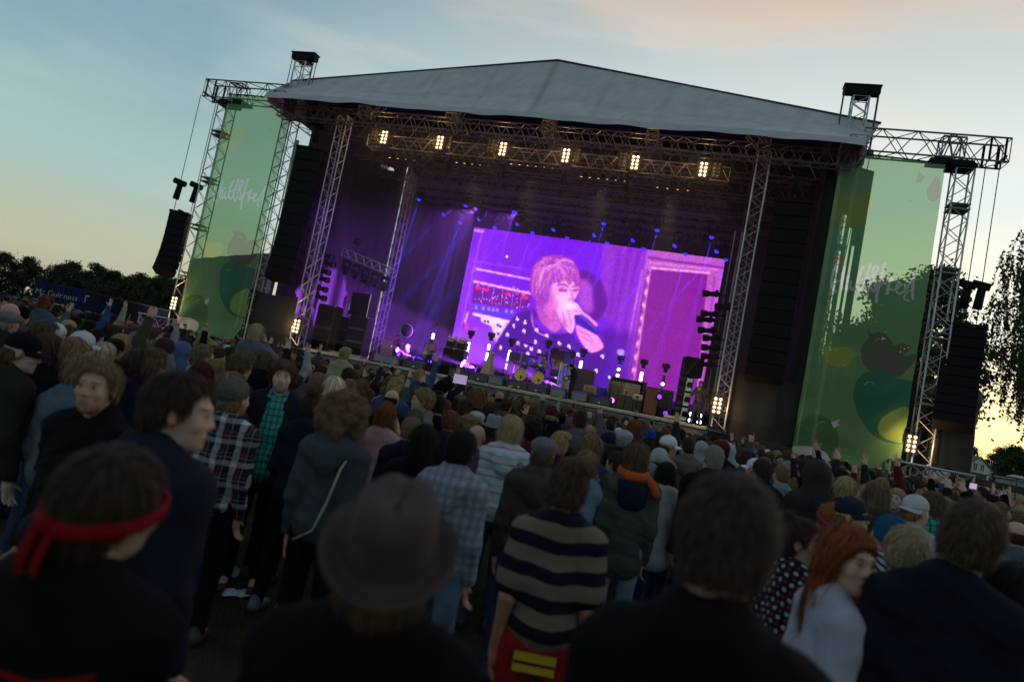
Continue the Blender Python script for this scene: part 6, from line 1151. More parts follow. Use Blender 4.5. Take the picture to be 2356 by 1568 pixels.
    out = np.where((nrm * (V - np.array([0, -.02, .0]))).sum(1) > .02)[0]; id_ = r.choice(out, k); p = V[id_] + r.normal(0, .003, (k, 3)); n_ = nrm[id_]; crown = np.array([.01, -.055, .125]); d = p - crown; d /= np.linalg.norm(d, axis=1)[:, None] + 1e-9
    d = d + (np.stack([np.sign(p[:, 0]) * 1.6, -.8 * np.ones(k), np.zeros(k)], 1) * (p[:, 1] > .0)[:, None] if style in ('long', 'bob') else 0) + np.array([0, 0, -1.]) * g['down'] + r.normal(0, .4, (k, 3)) * g['mess']; d -= n_ * (d * n_).sum(1)[:, None]; d /= np.linalg.norm(d, axis=1)[:, None] + 1e-9
    sd_ = np.cross(d, n_); L_ = r.uniform(*g['L'], k)[:, None]; w = g['w'] * r.uniform(.6, 1.4, k)[:, None]; lift = g['lift'] * r.uniform(.3, 1.3, k)[:, None]; pts = []; cur = p - d * L_ * .15
    for j in range(4):
        t = j / 3; q = cur + d * L_ * t + n_ * L_ * (lift * t + .02) + np.array([0, 0, -1.]) * L_ * t * t * .25 + sd_ * L_ * g['curl'] * .5 * math.sin(t * 4.5); ww = w * (1 - .85 * t); pts += [q - sd_ * ww, q + sd_ * ww]
    e_ = pts[-1]; ok = ~((e_[:, 1] > .045) & (e_[:, 2] < {'long': .06, 'bob': .06, 'mop': .035, 'messy': .045}.get(style, .05))); pts = [q[ok] for q in pts]; k = int(ok.sum())
    SV = np.stack(pts, 1).reshape(-1, 3); b = (np.arange(k) * 8)[:, None]; SF = np.concatenate([b + np.array([2 * j, 2 * j + 1, 2 * j + 3, 2 * j + 2]) for j in range(3)])
    tv = .75 + .25 * r.random(len(V)); ts_ = np.repeat(r.uniform(.55, 1.7, k), 8); T = np.concatenate([tv, ts_])[:, None] * np.array([[1, 1, 1.]])
    me = mesh_np('hair', np.concatenate([V, SV]), [np.concatenate([Q, SF + len(V)])], T, True); me.materials.append(m_hair); HAIRS[key] = me; return me
m_hair = M('hair', objcol=True, rough=.7, spec=.12, var=.12, vscale=40); m_skin = M('skin', objcol=True, rough=.55, spec=.35, var=.06, vscale=30)
m_cloth = M('cloth', objcol=True, rough=.9, spec=.1, var=.16, vscale=9, bump=.25, bscale=120, sheen=.0); m_denim = M('denim', objcol=True, rough=.9, spec=.1, var=.3, vscale=7, bump=.2, bscale=150); m_knit = M('knit', objcol=True, rough=.95, spec=.05, var=.15, vscale=20, bump=.7, bscale=110); m_leather = M('shoe_leather', objcol=True, rough=.5, spec=.3)
def pattern(name, fn):
    mt = bpy.data.materials.new(name); mt.use_nodes = True; n = mt.node_tree.nodes; l = mt.node_tree.links; b = n['Principled BSDF']; b.inputs['Roughness'].default_value = .9; b.inputs['Specular IOR Level'].default_value = .1
    tcn = n.new('ShaderNodeTexCoord'); sp = n.new('ShaderNodeSeparateXYZ'); l.new(tcn.outputs['Object'], sp.inputs[0])
    def mt_(op, a, b_=None, clamp=False):
        x = n.new('ShaderNodeMath'); x.operation = op; x.use_clamp = clamp
        for i, y in enumerate((a, b_)):
            if y is None: continue
            if isinstance(y, (int, float)): x.inputs[i].default_value = y
            else: l.new(y, x.inputs[i])
        return x.outputs[0]
    def band(v, per, off, duty): return mt_('LESS_THAN', mt_('FRACT', mt_('ADD', mt_('DIVIDE', v, per), off)), duty)
    def mixc(f, a, c):
        x = n.new('ShaderNodeMix'); x.data_type = 'RGBA'
        if isinstance(f, (int, float)): x.inputs[0].default_value = f
        else: l.new(f, x.inputs[0])
        for i, y in ((6, a), (7, c)):
            if isinstance(y, tuple): x.inputs[i].default_value = (*y, 1)
            else: l.new(y, x.inputs[i])
        return x.outputs[2]
    nz_ = n.new('ShaderNodeTexNoise'); nz_.inputs['Scale'].default_value = 5; l.new(tcn.outputs['Object'], nz_.inputs['Vector']); wob = mt_('MULTIPLY', mt_('SUBTRACT', nz_.outputs['Fac'], .5), .035)
    sx, sz = mt_('ADD', sp.outputs[0], wob), mt_('ADD', sp.outputs[2], wob); l.new(fn(sx, sz, sp.outputs[1], band, mixc, mt_), b.inputs['Base Color']); return mt
def f_plaid(x, z, y, band, mixc, mt_):
    c = mixc(mt_('MULTIPLY', band(x, .13, .1, .30), .55), (.012, .014, .028), (.42, .42, .46)); c = mixc(mt_('MULTIPLY', band(z, .14, .3, .24), .45), c, (.42, .42, .46)); c = mixc(mt_('MULTIPLY', mt_('MULTIPLY', band(x, .13, .1, .30), band(z, .14, .3, .24)), .6), c, (.6, .6, .62))
    for v, per, o in ((x, .13, .62), (z, .14, .72), (x, .13, .80)): c = mixc(mt_('MULTIPLY', band(v, per, o, .05), .6), c, (.25, .05, .07))
    for v, per, o in ((z, .14, .9), (x, .13, .45)): c = mixc(mt_('MULTIPLY', band(v, per, o, .04), .5), c, (.35, .33, .22))
    return c
def f_check(x, z, y, band, mixc, mt_):
    c = mixc(mt_('MULTIPLY', band(x, .052, 0, .5), .5), (.26, .26, .31), (.12, .12, .17)); return mixc(mt_('MULTIPLY', band(z, .055, 0, .5), .45), c, (.12, .12, .17))
def f_stripe(x, z, y, band, mixc, mt_): return mixc(band(mt_('ADD', z, mt_('MULTIPLY', mt_('ABSOLUTE', x), -.10)), .128, .35, .47), (.15, .12, .085), (.008, .010, .018))
def f_teal(x, z, y, band, mixc, mt_):
    c = mixc(mt_('MULTIPLY', band(x, .04, 0, .28), .7), (.06, .30, .27), (.01, .03, .04)); return mixc(mt_('MULTIPLY', band(z, .05, 0, .25), .6), c, (.01, .03, .04))
def f_baja(x, z, y, band, mixc, mt_):
    c = mixc(band(z, .06, .1, .12), (.42, .47, .50), (.25, .28, .38)); return mixc(mt_('MULTIPLY', band(z, .12, .5, .10), .8), c, (.42, .15, .14))
def f_floral(x, z, y, band, mixc, mt_):
    a = mt_('MULTIPLY', mt_('SINE', mt_('MULTIPLY', x, 95)), mt_('SINE', mt_('ADD', mt_('MULTIPLY', z, 88), mt_('MULTIPLY', y, 60)))); c = mixc(mt_('GREATER_THAN', a, .62), (.012, .012, .02), (.42, .42, .40)); return mixc(mt_('LESS_THAN', a, -.80), c, (.30, .03, .03))
def f_dots(x, z, y, band, mixc, mt_):
    a = mt_('MULTIPLY', mt_('SINE', mt_('MULTIPLY', x, 75)), mt_('SINE', mt_('MULTIPLY', z, 70))); return mixc(mt_('GREATER_THAN', a, .70), (.012, .012, .014), (.6, .6, .55))
def f_zebra(x, z, y, band, mixc, mt_): return mixc(band(mt_('ADD', x, z), .05, 0, .45), (.45, .47, .5), (.012, .012, .03))
PM = {k: pattern(k, f) for k, f in dict(plaid_flannel=f_plaid, grey_check=f_check, beige_stripe=f_stripe, teal_plaid=f_teal, striped_baja=f_baja, floral=f_floral, white_dots=f_dots, zebra=f_zebra).items()}

# ---------------------------------------------------------------- hats
def sdf_part(name, prims, h, mat, disp=None, it=1, cut=None): V, Q = sdf_mesh(prims, h, disp, it, cut); me = mesh_np(name, V, [Q], None, True); me.materials.append(mat); return me
HATS = {}
def hat_mesh(kind):
    if kind in HATS: return HATS[kind]
    if kind in ('cap', 'cap_back'):
        s = -1 if kind == 'cap_back' else 1; V, Q = sdf_mesh([('e', (0, -.012, .048), (.088, .106, .090), None, .02)], .009, None, 1, lambda X: .022 - X[..., 2]); mb = MB(); mb.add(V, [Q]); n = 15; an = np.linspace(.2, math.pi - .2, n); rows = []
        for k in range(5): u = k / 4; rows.append(np.stack([np.cos(an) * (.082 + .004 * u), s * (np.sin(an) * (.082 + .085 * u) - .012 * (1 - u)) , .034 - .018 * u * u + .012 * np.cos(an * 2) * 0 - .02 * np.abs(np.cos(an)) ** 2 * u], 1))
        b = np.concatenate(rows); i = np.arange(4 * n).reshape(4, n)[:, :-1].ravel(); q = np.stack([i, i + 1, i + n + 1, i + n], 1); mb.add(b, [q]); mb.add(b - [0, 0, .006], [q[:, ::-1]]); mb.ball((0, -.012, .139), .008, 8, 5); me = mb.mesh('cap', True)
    elif kind == 'beanie': V, Q = sdf_mesh([('e', (0, -.018, .050), (.090, .108, .100), None, .02), ('c', (-.001, -.012, .012), (.001, -.012, .012), .092, .092, .01)], .008, lambda X: .0022 * np.sin(np.arctan2(X[..., 0], X[..., 1] + .015) * 34), 0, lambda X: np.maximum(-.028 - X[..., 2] + .25 * X[..., 1], -1)); me = mesh_np('beanie', V, [Q], None, True)
    elif kind == 'slouch': V, Q = sdf_mesh([('e', (0, -.03, .060), (.094, .118, .100), None, .03), ('e', (0, -.10, .075), (.062, .05, .06), None, .04)], .008, lambda X: .0018 * np.sin(X[..., 2] * 220 + X[..., 1] * 60), 0, lambda X: np.maximum(-.03 - X[..., 2] + .35 * X[..., 1], -1)); me = mesh_np('beanie', V, [Q], None, True)
    elif kind == 'flat': me = mesh_np('flat_cap', *(lambda t: (t[0], [t[1]]))(sdf_mesh([('e', (0, -.005, .062), (.100, .125, .062), None, .02), ('e', (0, .085, .040), (.075, .055, .016), None, .03), ('c', (0, -.02, .03), (0, -.019, .03), .088, .088, .02)], .008, None, 1, lambda X: .012 - X[..., 2] + .1 * X[..., 1])), None, True)
    elif kind == 'fedora':
        mb = MB(); n = 40; a = np.arange(n) * 2 * math.pi / n; prof = [(1.62, .030), (1.60, .040), (1.46, .024), (1.25, .016), (1.06, .020), (1.02, .036), (1.0, .095), (.93, .140), (.75, .160), (.45, .154), (0.001, .146)]
        V = np.concatenate([np.stack([np.cos(a) * .084 * r_, np.sin(a) * .104 * r_ - .01, 0 * a + z + (.018 * np.abs(np.cos(a)) ** 2 if r_ > 1.2 else 0) - (.010 * np.exp(-(np.cos(a) / .25) ** 2) if z > .12 else 0)], 1) for r_, z in prof]); k = np.arange(n); j = (k + 1) % n; F = np.concatenate([np.stack([k, j, j + n, k + n], 1) + i * n for i in range(len(prof) - 1)]); mb.add(V, [F]); V2 = V[:5 * n] - [0, 0, .004]; mb.add(V2, [F[:4 * n][:, ::-1]]); me = mb.mesh('fedora', True)
    elif kind == 'band':
        mb = MB(); n = 40; a = np.arange(n) * 2 * math.pi / n; V = np.concatenate([np.stack([np.cos(a) * (.103 + b_), np.sin(a) * (.124 + b_) - .014, z + .02 * np.sin(a)], 1) for b_, z in ((-.006, -.014), (.002, -.011), (.004, .002), (.002, .016), (-.006, .019))]); k = np.arange(n); j = (k + 1) % n; mb.add(V, [np.concatenate([np.stack([k, j, j + n, k + n], 1) + i * n for i in range(4)])])
        mb.ball((-.012, -.136, -.016), (.024, .016, .02), 10, 7); 
        for x0, x1, w0 in ((-.02, -.030, .022), (.0, -.006, .020)):
            u = np.linspace(0, 1, 9); c = np.stack([x0 + (x1 - x0) * u + .006 * np.sin(u * 7), -.138 - .012 * np.sin(u * 5), -.02 - .155 * u], 1); w_ = (w0 * (1 - .15 * u))[:, None] * np.array([[1, 0, 0]]); mb.add(np.stack([c - w_, c + w_], 1).reshape(-1, 3), [np.array([[2 * i, 2 * i + 1, 2 * i + 3, 2 * i + 2] for i in range(8)])])
        me = mb.mesh('headband', True)
    me.materials.append({'cap': m_cloth, 'cap_back': m_cloth, 'beanie': m_knit, 'slouch': m_knit, 'flat': m_knit, 'fedora': M('felt', objcol=True, rough=.8, var=.15, vscale=12), 'band': m_cloth}[kind]); HATS[kind] = me; return me

# ---------------------------------------------------------------- figures
BANK = {}
def figure(pose, kind, female=False, h=.014, hood=None, fine=False, seed=0, opt=None):
    key = repr((sorted(pose.items()), kind, female, h, hood, seed, sorted((opt or {}).items())))
    if key in BANK: return BANK[key]
    sk = skeleton(pose); V, Q = sdf_mesh(body_prims(sk, female, 1.0 if fine else 1.12), h if not fine else .0085, None, 1); b = mesh_np('body', V, [Q], skin_tint(V, sk['hc'], sk['RH'], opt or {}), True); b.materials.append(m_skin)
    T = sk['T']; nk = sk['neck']; hem = {'tee': .90, 'shirt': .84, 'hoodie': .88, 'jacket': .86, 'coat': .72, 'tank': .9}[kind]; amp = {'tee': .0035, 'shirt': .0045, 'hoodie': .005, 'jacket': .0055, 'coat': .005, 'tank': .003}[kind]
    P = top_prims(sk, kind, female); P.append(('s', nk + [0, .035, .075], (.053, .064, .044), None, .012))
    if hood == 'down': P += hood_down(sk) + [('s', nk + [0, .02, .07], (.068, .075, .06), None, .015)]
    if hood == 'up': P += hood_up(sk)
    if opt and opt.get('open'): P.append(('s', T((0, .16, 1.25)), (.07, .10, .32), None, .01))
    hh = h * (.9 if not fine else .85); V, Q = sdf_mesh(P, hh, folds(amp * (1.7 if fine else 1.2), seed), 1, lambda X: hem - X[..., 2]); tp_ = mesh_np('top', V, [Q], None, True)
    lg = sdf_part('trousers', leg_prims(sk, .012 if opt and opt.get('baggy') else 0), max(h, .012), m_denim, folds(.003, seed + 5)); sh = sdf_part('shoes', shoe_prims(sk), .012, m_leather)
    BANK[key] = dict(body=b, top=tp_, trousers=lg, shoes=sh, sk=sk); return BANK[key]
PEOPLE = []
SKIN = [(.44, .26, .18), (.48, .30, .21), (.40, .23, .155), (.46, .28, .19)]
def person(pos, rz, sc, fig, label, hair, hcol, tcol, lcol=(.02, .022, .03), group=None, hat=None, hatcol=(.3, .3, .3), topmat=None, skin=None, topname='jacket', shoecol=(.03, .03, .03), hseed=0, fine=False, hatrot=None, topkind=None):
    t = thing('person', label, 'person', pos, rz, group, sc); sk = fig['sk']
    o = link('body', fig['body'], None, t); o.color = (*(skin or SKIN[len(PEOPLE) % 4]), 1)
    tm = fig['top']
    o = link(topname, tm, None, t)
    if len(tm.materials) == 0: tm.materials.append(m_cloth)
    o.material_slots[0].link = 'OBJECT'; o.material_slots[0].material = topmat or m_cloth; o.color = (*tcol, 1)
    o = link('trousers', fig['trousers'], None, t); o.color = (*lcol, 1); o = link('shoes', fig['shoes'], None, t); o.color = (*shoecol, 1)
    Mh = Matrix.Translation(Vector(sk['hc'])) @ Matrix(sk['RH'].tolist()).to_4x4()
    if hair and hair != 'x': o = link('hair', hair_mesh(hair, hseed, fine), None, t); o.matrix_local = Mh; o.color = (*hcol, 1)
    if hat: o = link({'band': 'headband', 'flat': 'flat_cap', 'slouch': 'beanie', 'cap_back': 'cap'}.get(hat, hat), hat_mesh(hat), None, t); o.matrix_local = Mh @ (Matrix(hatrot.tolist()).to_4x4() if hatrot is not None else Matrix.Identity(4)); o.color = (*hatcol, 1)
    PEOPLE.append((pos, sc)); return t
def face_stage(p, a=1.0, v=6.0): d = S(a, v, 0)[:2] - np.asarray(p)[:2]; return math.atan2(-d[0], d[1])
# ================================================================== the people one can tell apart
BLK, DKB, BRN, LTB, BLD, PLT, RED, AUB, GRY = (.011, .009, .008), (.036, .022, .014), (.078, .047, .027), (.145, .092, .049), (.29, .195, .095), (.58, .48, .31), (.17, .045, .013), (.12, .042, .020), (.19, .17, .15)
NAVY, BLKC, CHAR, GREY, LGREY, OLIVE, BROWNC, WHITE, MAROON, BLUE, TEALC, BEIGE, DENIM, LDENIM = (.008, .010, .022), (.005, .005, .006), (.022, .022, .025), (.085, .088, .098), (.24, .25, .28), (.055, .065, .05), (.05, .04, .032), (.5, .5, .52), (.09, .012, .02), (.03, .06, .16), (.02, .10, .12), (.26, .22, .17), (.025, .04, .085), (.16, .21, .28)
SPOTS = []
def N_(px, py, d, label, hair, hc, kind, tc, pose=None, hood=None, hat=None, hatc=(.3, .3, .3), mat=None, fem=False, yaw=0, legs=DENIM, fine=False, skin=None, opt=None, seed=None, group='people in the crowd', name=None, hatrot=None, shoe=(.03, .03, .03), zb=None, rel=None):
    if zb is None: d *= 1.0 if d < 3.5 else 1.08 if d < 5 else 1.05 if d < 7 else 1.0
    q = at(px, py, d); top = q[2] - {'fedora': .06, 'beanie': .03, 'slouch': .04, 'cap': .02, 'cap_back': .02, 'flat': .0}.get(hat, 0.0) - (.03 if hair in ('mop', 'messy', 'curly') else 0) - (.05 if hair == 'bun' else 0)
    sd = len(SPOTS) if seed is None else seed; sc = top / 1.77 if zb is None else 1.0
    if zb is None and not .86 < sc < 1.13: print('HEIGHT', label[:40], round(top, 2))
    rz = face_stage(q) + math.radians(yaw)
    if rel is not None: rz = math.atan2(-q[0], q[1]) + math.radians(rel) - (pose or {}).get('head', (0,))[0]
    sh = sd % 3
    if pose is None and not fine: pose = ({}, dict(R='bent', L='bent'), {}, dict(L='hip'), dict(R='front', L='front'))[sd % 5]
    f = figure(pose or {}, kind, fem, .0125 if fine else .015, hood, fine, sh, opt)
    hy = f['sk']['hc'][:2] - np.array([0, 0]); off = rotz(rz)[:2, :2] @ hy * sc
    p = (q[0] - off[0], q[1] - off[1], 0 if zb is None else q[2] - zb); SPOTS.append((p[0], p[1]))
    nm = name or {'tee': 'shirt', 'tank': 'shirt'}.get(kind, kind)
    return person(p, rz, sc, f, label, hair, hc, tc, legs, group, hat, hatc, mat, skin, nm, shoe, sd % 4, fine, hatrot)
# --- the nearest row, out of focus
t = N_(288, 1034, 1.40, 'person from behind with dark hair and knotted red headband, close at the lower left', 'short', DKB, 'jacket', BLKC, hat='band', hatc=(.20, .006, .010), fine=True, pose=dict(head=(-.1, .05, .12)), yaw=-8)
mb = MB(); u = np.linspace(-.9, .9, 24); sk_ = np.array([(math.sin(a) * .17, -.06 - .055 * math.cos(a), 1.475 - .05 * abs(math.sin(a))) for a in u]); mb.path(np.array([(-.19, -.075, 1.40), (-.15, -.105, 1.37), (-.06, -.13, 1.345), (.06, -.13, 1.345), (.15, -.105, 1.37), (.19, -.075, 1.40)]), .006, 6); o = part('piping', mb, m_cloth, t, True); o.color = (.22, .006, .006, 1)
t = N_(935, 1076, 1.36, 'person from behind in a brown felt hat tipped back, lower middle', 'under', BRN, 'jacket', BLKC, hat='fedora', hatc=(.050, .028, .026), fine=True, pose=dict(head=(0, .40, .06)), yaw=4)
N_(1692, 1112, 1.36, 'person from behind with short brown hair and dark top, biggest head right of centre', 'crop', (.040, .025, .017), 'jacket', (.006, .005, .006), fine=True, rel=-3, skin=(.42, .24, .17))
N_(2243, 1163, 2.35, 'person from behind with cropped hair and navy jacket, lower right corner', 'crop', (.055, .034, .021), 'jacket', (.008, .010, .018), fine=True, pose=dict(head=(.05, .05, .16)), rel=-4, skin=(.42, .25, .19))
N_(1962, 1214, 2.6, 'woman with long red hair and white top calling out to the right', 'long', RED, 'tee', (.36, .35, .42), fem=True, fine=True, pose=dict(head=(-1.15, -.05, .0)), rel=-132, skin=(.50, .31, .25), name='blouse')
N_(435, 862, 2.3, 'man in dark jacket seen in profile looking right, left of the plaid shirt', 'short', DKB, 'jacket', (.014, .016, .026), fine=True, pose=dict(head=(-.95, -.05, .05), R='down', L='hip'), rel=-98, skin=(.48, .30, .23))
N_(238, 834, 3.2, 'bearded man in black jacket turned back towards the camera', 'short', LTB, 'jacket', BLKC, fine=True, pose=dict(head=(.25, 0, 0)), rel=152, skin=(.44, .26, .18), opt=dict(beard=(.35, .22, .15), beard_a=.6))
N_(2335, 1300, 2.4, 'long dark-haired figure cut by the right picture edge below the balding head', 'long', BLK, 'coat', BLKC, fem=True)
N_(2092, 1218, 2.9, 'boy with short pale blond hair seen from behind, right of the redhead', 'crop', (.23, .17, .10), 'jacket', NAVY, rel=8, skin=(.5, .32, .25))
N_(1858, 1172, 3.3, 'woman with high dark bun and floral top in profile', 'bun', DKB, 'shirt', NAVY, fem=True, mat=PM['floral'], pose=dict(head=(-.9, .15, .05)), rel=-100, fine=True)
t = N_(1320, 1050, 3.15, 'man in beige and navy striped shirt and red shorts, messy brown hair', 'messy', (.06, .034, .022), 'tee', BEIGE, mat=PM['beige_stripe'], fine=True, legs=(.22, .015, .012), skin=(.36, .17, .11), yaw=2)
mb = MB(); a = np.linspace(math.pi * 1.05, math.pi * 1.95, 14); mb.path(np.stack([np.cos(a) * .075, np.sin(a) * .085 - .012, np.full(14, 1.505)], 1), .011, 6); o = part('lanyard', mb, m_cloth, t, True); o.color = (.45, .40, .02, 1)
mb = MB(); mb.box((-.02, -.128, .905), (.19, .012, .035)); mb.box((-.02, -.128, .855), (.19, .012, .030)); o = part('waist_label', mb, m_cloth, t); o.color = (.5, .33, .03, 1)
t = N_(1070, 992, 3.8, 'man in grey checked hooded jacket with black hair, right of the brown hat', 'short', BLK, 'jacket', GREY, hood='down', mat=PM['grey_check'], legs=(.10, .15, .21), yaw=-8, fine=True)
N_(553, 866, 4.2, 'man in black and white plaid shirt and striped knit cap', 'under', LTB, 'shirt', NAVY, mat=PM['plaid_flannel'], hat='slouch', hatc=(.10, .095, .085), legs=BLKC, fine=True, rel=-42, pose=dict(head=(-.35, .05, 0)), opt=dict(beard=(.3, .18, .1)), shoe=(.05, .04, .035))
t = N_(805, 903, 3.9, 'person with big curly light brown hair and grey hoodie, bag strap over the shoulder', 'curly', (.17, .10, .055), 'hoodie', (.050, .055, .064), hood='down', fem=True, legs=BLKC, yaw=-6, fine=True)
mb = MB(); mb.path(np.array([(.135, -.02, 1.50), (.115, -.145, 1.36), (.08, -.165, 1.15), (.03, -.165, .98), (-.08, -.16, .90)]), .008, 5); o = part('bag_strap', mb, m_cloth, t, True); o.color = (.36, .34, .26, 1); mb = MB(); mb.box((.26, -.1, .98), (.09, .22, .28), bev=.04); o = part('shoulder_bag', mb, m_cloth, t, True); o.color = (.13, .055, .025, 1)
N_(65, 760, 4.0, 'young man in black flat-brimmed cap and dark knit jacket in profile at the left edge', 'under', BRN, 'jacket', (.020, .022, .018), hat='cap', hatc=BLKC, fine=True, pose=dict(head=(-.75, -.12, 0)), rel=-100, skin=(.46, .32, .25))
N_(196, 818, 4.0, 'person with short light brown hair and grey hood behind the bearded man', 'short', LTB, 'hoodie', (.085, .10, .13), hood='down', skin=(.48, .22, .18), yaw=-10)
N_(982, 980, 4.2, 'woman with long black hair and black top behind the brown hat', 'long', BLK, 'jacket', BLKC, fem=True)
N_(1256, 1006, 4.5, 'man in grey flat cap and brown jacket with grey hood', 'under', BRN, 'jacket', (.055, .042, .032), hood='down', hat='flat', hatc=(.13, .14, .15), fine=True, yaw=-4)
t = N_(1467, 1022, 5.2, 'person in olive parka with navy hood and orange scarf', 'bob', BRN, 'coat', (.050, .058, .047), yaw=3, legs=LDENIM, fine=True, shoe=(.012, .012, .012), name='parka')
V, Q = sdf_mesh(hood_down(skeleton({})) + [('e', (0, -.13, 1.36), (.12, .05, .11), None, .04)], .012, None, 1); me = mesh_np('parka_hood', V, [Q], None, True); me.materials.append(m_cloth); o = link('parka_hood', me, None, t); o.color = (.010, .013, .025, 1)
mb = MB(); a = np.linspace(0, 2 * math.pi, 25); mb.path(np.stack([np.cos(a) * .092, np.sin(a) * .094 - .016, 1.54 + .02 * np.sin(a)], 1), .042, 8); mb.path(np.array([(.085, -.06, 1.54), (.15, -.12, 1.48), (.185, -.125, 1.40)]), .034, 8); o = part('scarf', mb, m_cloth, t, True); o.color = (.46, .085, .02, 1)
N_(733, 890, 5.0, 'person with small top knot and navy sweater behind the plaid shirt', 'bun', DKB, 'jacket', (.010, .014, .026), legs=BLKC, shoe=(.10, .12, .16), yaw=-5)
N_(690, 902, 5.6, 'person in brown hoodie with hood up', 'under', DKB, 'hoodie', (.050, .036, .036), hood='up', legs=BLKC)
N_(660, 824, 5.3, 'bearded man facing the camera in teal checked shirt and open dark jacket', 'mop', BRN, 'shirt', TEALC, mat=PM['teal_plaid'], rel=176, fine=True, opt=dict(beard=(.28, .18, .12), beard_a=.75), skin=(.50, .34, .27), legs=BLKC)
t = PEOPLE and COL.objects[-1]
# dark open jacket over the teal shirt
pt = [o for o in COL.objects if o.get('label', '').startswith('bearded man facing the camera')][0]; sk_ = skeleton({}); P_ = top_prims(sk_, 'coat') + [('s', (0, .17, 1.22), (.085, .14, .50), None, .01), ('s', sk_['neck'] + [0, .06, .05], (.075, .10, .07), None, .02)]
V, Q = sdf_mesh(P_, .014, folds(.005, 9), 1, lambda X: .84 - X[..., 2]); me = mesh_np('open_jacket', V, [Q], None, True); me.materials.append(m_cloth); o = link('open_jacket', me, None, pt); o.color = (.014, .016, .024, 1)
N_(325, 806, 5.0, 'person with dark tied-up hair and blue checked collar, navy jacket', 'lowbun', DKB, 'jacket', NAVY, yaw=-8); N_(362, 800, 4.9, 'person with tousled brown hair just right of the tied-up hair', 'messy', BRN, 'jacket', NAVY)
N_(1180, 957, 5.5, 'woman with straight blond hair and white striped hooded top', 'bob', (.30, .22, .12), 'hoodie', WHITE, hood='down', mat=PM['striped_baja'], fem=True, fine=True, yaw=4)
N_(1102, 977, 5.5, 'bald-headed man in mauve top left of the striped hooded top', None, BRN, 'tee', (.085, .06, .075), skin=(.40, .24, .19))
N_(1645, 1024, 5.7, 'broad man with close-cropped hair and black coat collar up', 'buzz', GRY, 'coat', BLKC, yaw=3, skin=(.46, .29, .23), fine=True)
N_(2338, 1198, 4.9, 'balding man in blue-grey sweater at the right picture edge', 'balding', DKB, 'jacket', (.07, .085, .11))
N_(2050, 1180, 3.8, 'person in bright blue knit cap beside the pale blond boy', 'under', BRN, 'shirt', NAVY, hat='beanie', hatc=(.015, .075, .16), mat=PM['zebra'], pose=dict(head=(.4, .1, 0)))
N_(1968, 1142, 4.3, 'young man in dark peaked cap and grey top in profile', 'under', LTB, 'jacket', (.13, .14, .15), hat='cap', hatc=(.014, .020, .034), pose=dict(head=(-1.1, .1, .1)), rel=-105, fine=True)
N_(1912, 1157, 5.0, 'curly orange-haired person with pink headband', 'smallcurl', (.22, .075, .018), 'jacket', (.14, .15, .16), hat='band', hatc=(.30, .03, .12), pose=dict(head=(-.4, .2, .35)))
t = N_(2113, 1136, 5.2, 'man in backwards white cap and cream jacket', 'under', LTB, 'jacket', (.28, .26, .22), hat='cap_back', hatc=(.42, .42, .44), pose=dict(head=(-.35, 0, 0)), rel=-45)
N_(2148, 1132, 5.6, 'person in yellow and blue checked shirt right of the backwards cap', 'short', BRN, 'shirt', (.10, .17, .20), mat=PM['teal_plaid'])
N_(2066, 1124, 7.6, 'fair-haired woman in denim jacket facing the camera', 'lowbun', BLD, 'jacket', (.05, .08, .13), rel=165, fem=True, skin=(.52, .36, .28))
N_(2020, 1106, 5.8, 'woman with very long light brown hair left of the denim jacket', 'long', (.13, .085, .05), 'jacket', BROWNC, fem=True); N_(1880, 1062, 5.8, 'tall person in dark brown hoodie with hood up before the right banner', 'under', BLK, 'hoodie', (.030, .024, .024), hood='up')
N_(1801, 1068, 7.6, 'man with shaved head and light blue-grey shirt', 'buzz', LTB, 'tee', (.19, .21, .26), skin=(.42, .28, .22)); N_(1757, 1056, 6.5, 'person with short dark hair left of the light blue-grey shirt', 'short', DKB, 'jacket', BLKC, skin=(.44, .22, .18))
N_(1543, 1000, 8.0, 'man in white peaked cap turned right, left of the grey-brown hood', 'under', DKB, 'jacket', (.24, .20, .17), hat='cap', hatc=(.55, .54, .58), rel=-60); N_(1585, 1005, 8.6, 'man with cropped hair and grey-brown hood lying on his back', 'buzz', DKB, 'hoodie', (.11, .095, .08), hood='down')
N_(1520, 1028, 6.5, 'person in pale grey ribbed knit cap behind the orange scarf', 'under', DKB, 'jacket', CHAR, hat='beanie', hatc=(.36, .37, .40)); N_(1615, 1017, 10.5, 'person in pale grey hood behind the broad black coat', None, BRN, 'hoodie', (.26, .28, .31), hood='up'); N_(1677, 1021, 11.0, 'person in pale grey hood right of the broad black coat', None, BRN, 'hoodie', (.30, .32, .35), hood='up')
N_(1739, 1052, 8.0, 'person in bright white cap with flushed cheek', 'under', DKB, 'jacket', CHAR, hat='cap', hatc=(.62, .60, .66), yaw=40, skin=(.52, .26, .22)); N_(1948, 1097, 7.2, 'woman with long straight blond hair before the right banner', 'long', (.30, .22, .11), 'jacket', BLKC, fem=True, yaw=-5)
N_(1823, 1093, 9.0, 'person with small sandy bun right of the light blue-grey shirt', 'bun', (.16, .10, .055), 'jacket', CHAR, fem=True); N_(1932, 1078, 9.0, 'person with black bob turned left, right of the tall hood', 'bob', BLK, 'jacket', BLKC, rel=85, fem=True); N_(2030, 1096, 8.6, 'person in tan knit cap below the right banner', 'under', BRN, 'jacket', BROWNC, hat='beanie', hatc=(.22, .14, .06))
N_(2185, 1130, 7.6, 'man with short brown hair and dark jacket left of the raised camera', 'short', BRN, 'jacket', BLKC, yaw=20); N_(1500, 1066, 6.4, 'person with short ash hair holding a hand near the face', 'short', GRY, 'jacket', CHAR, pose=dict(R='ear')); N_(1536, 1064, 5.9, 'dark-haired woman in long white top and blue trousers behind the parka', 'long', BLK, 'coat', (.40, .36, .36), fem=True, legs=(.015, .025, .085), name='long_top')
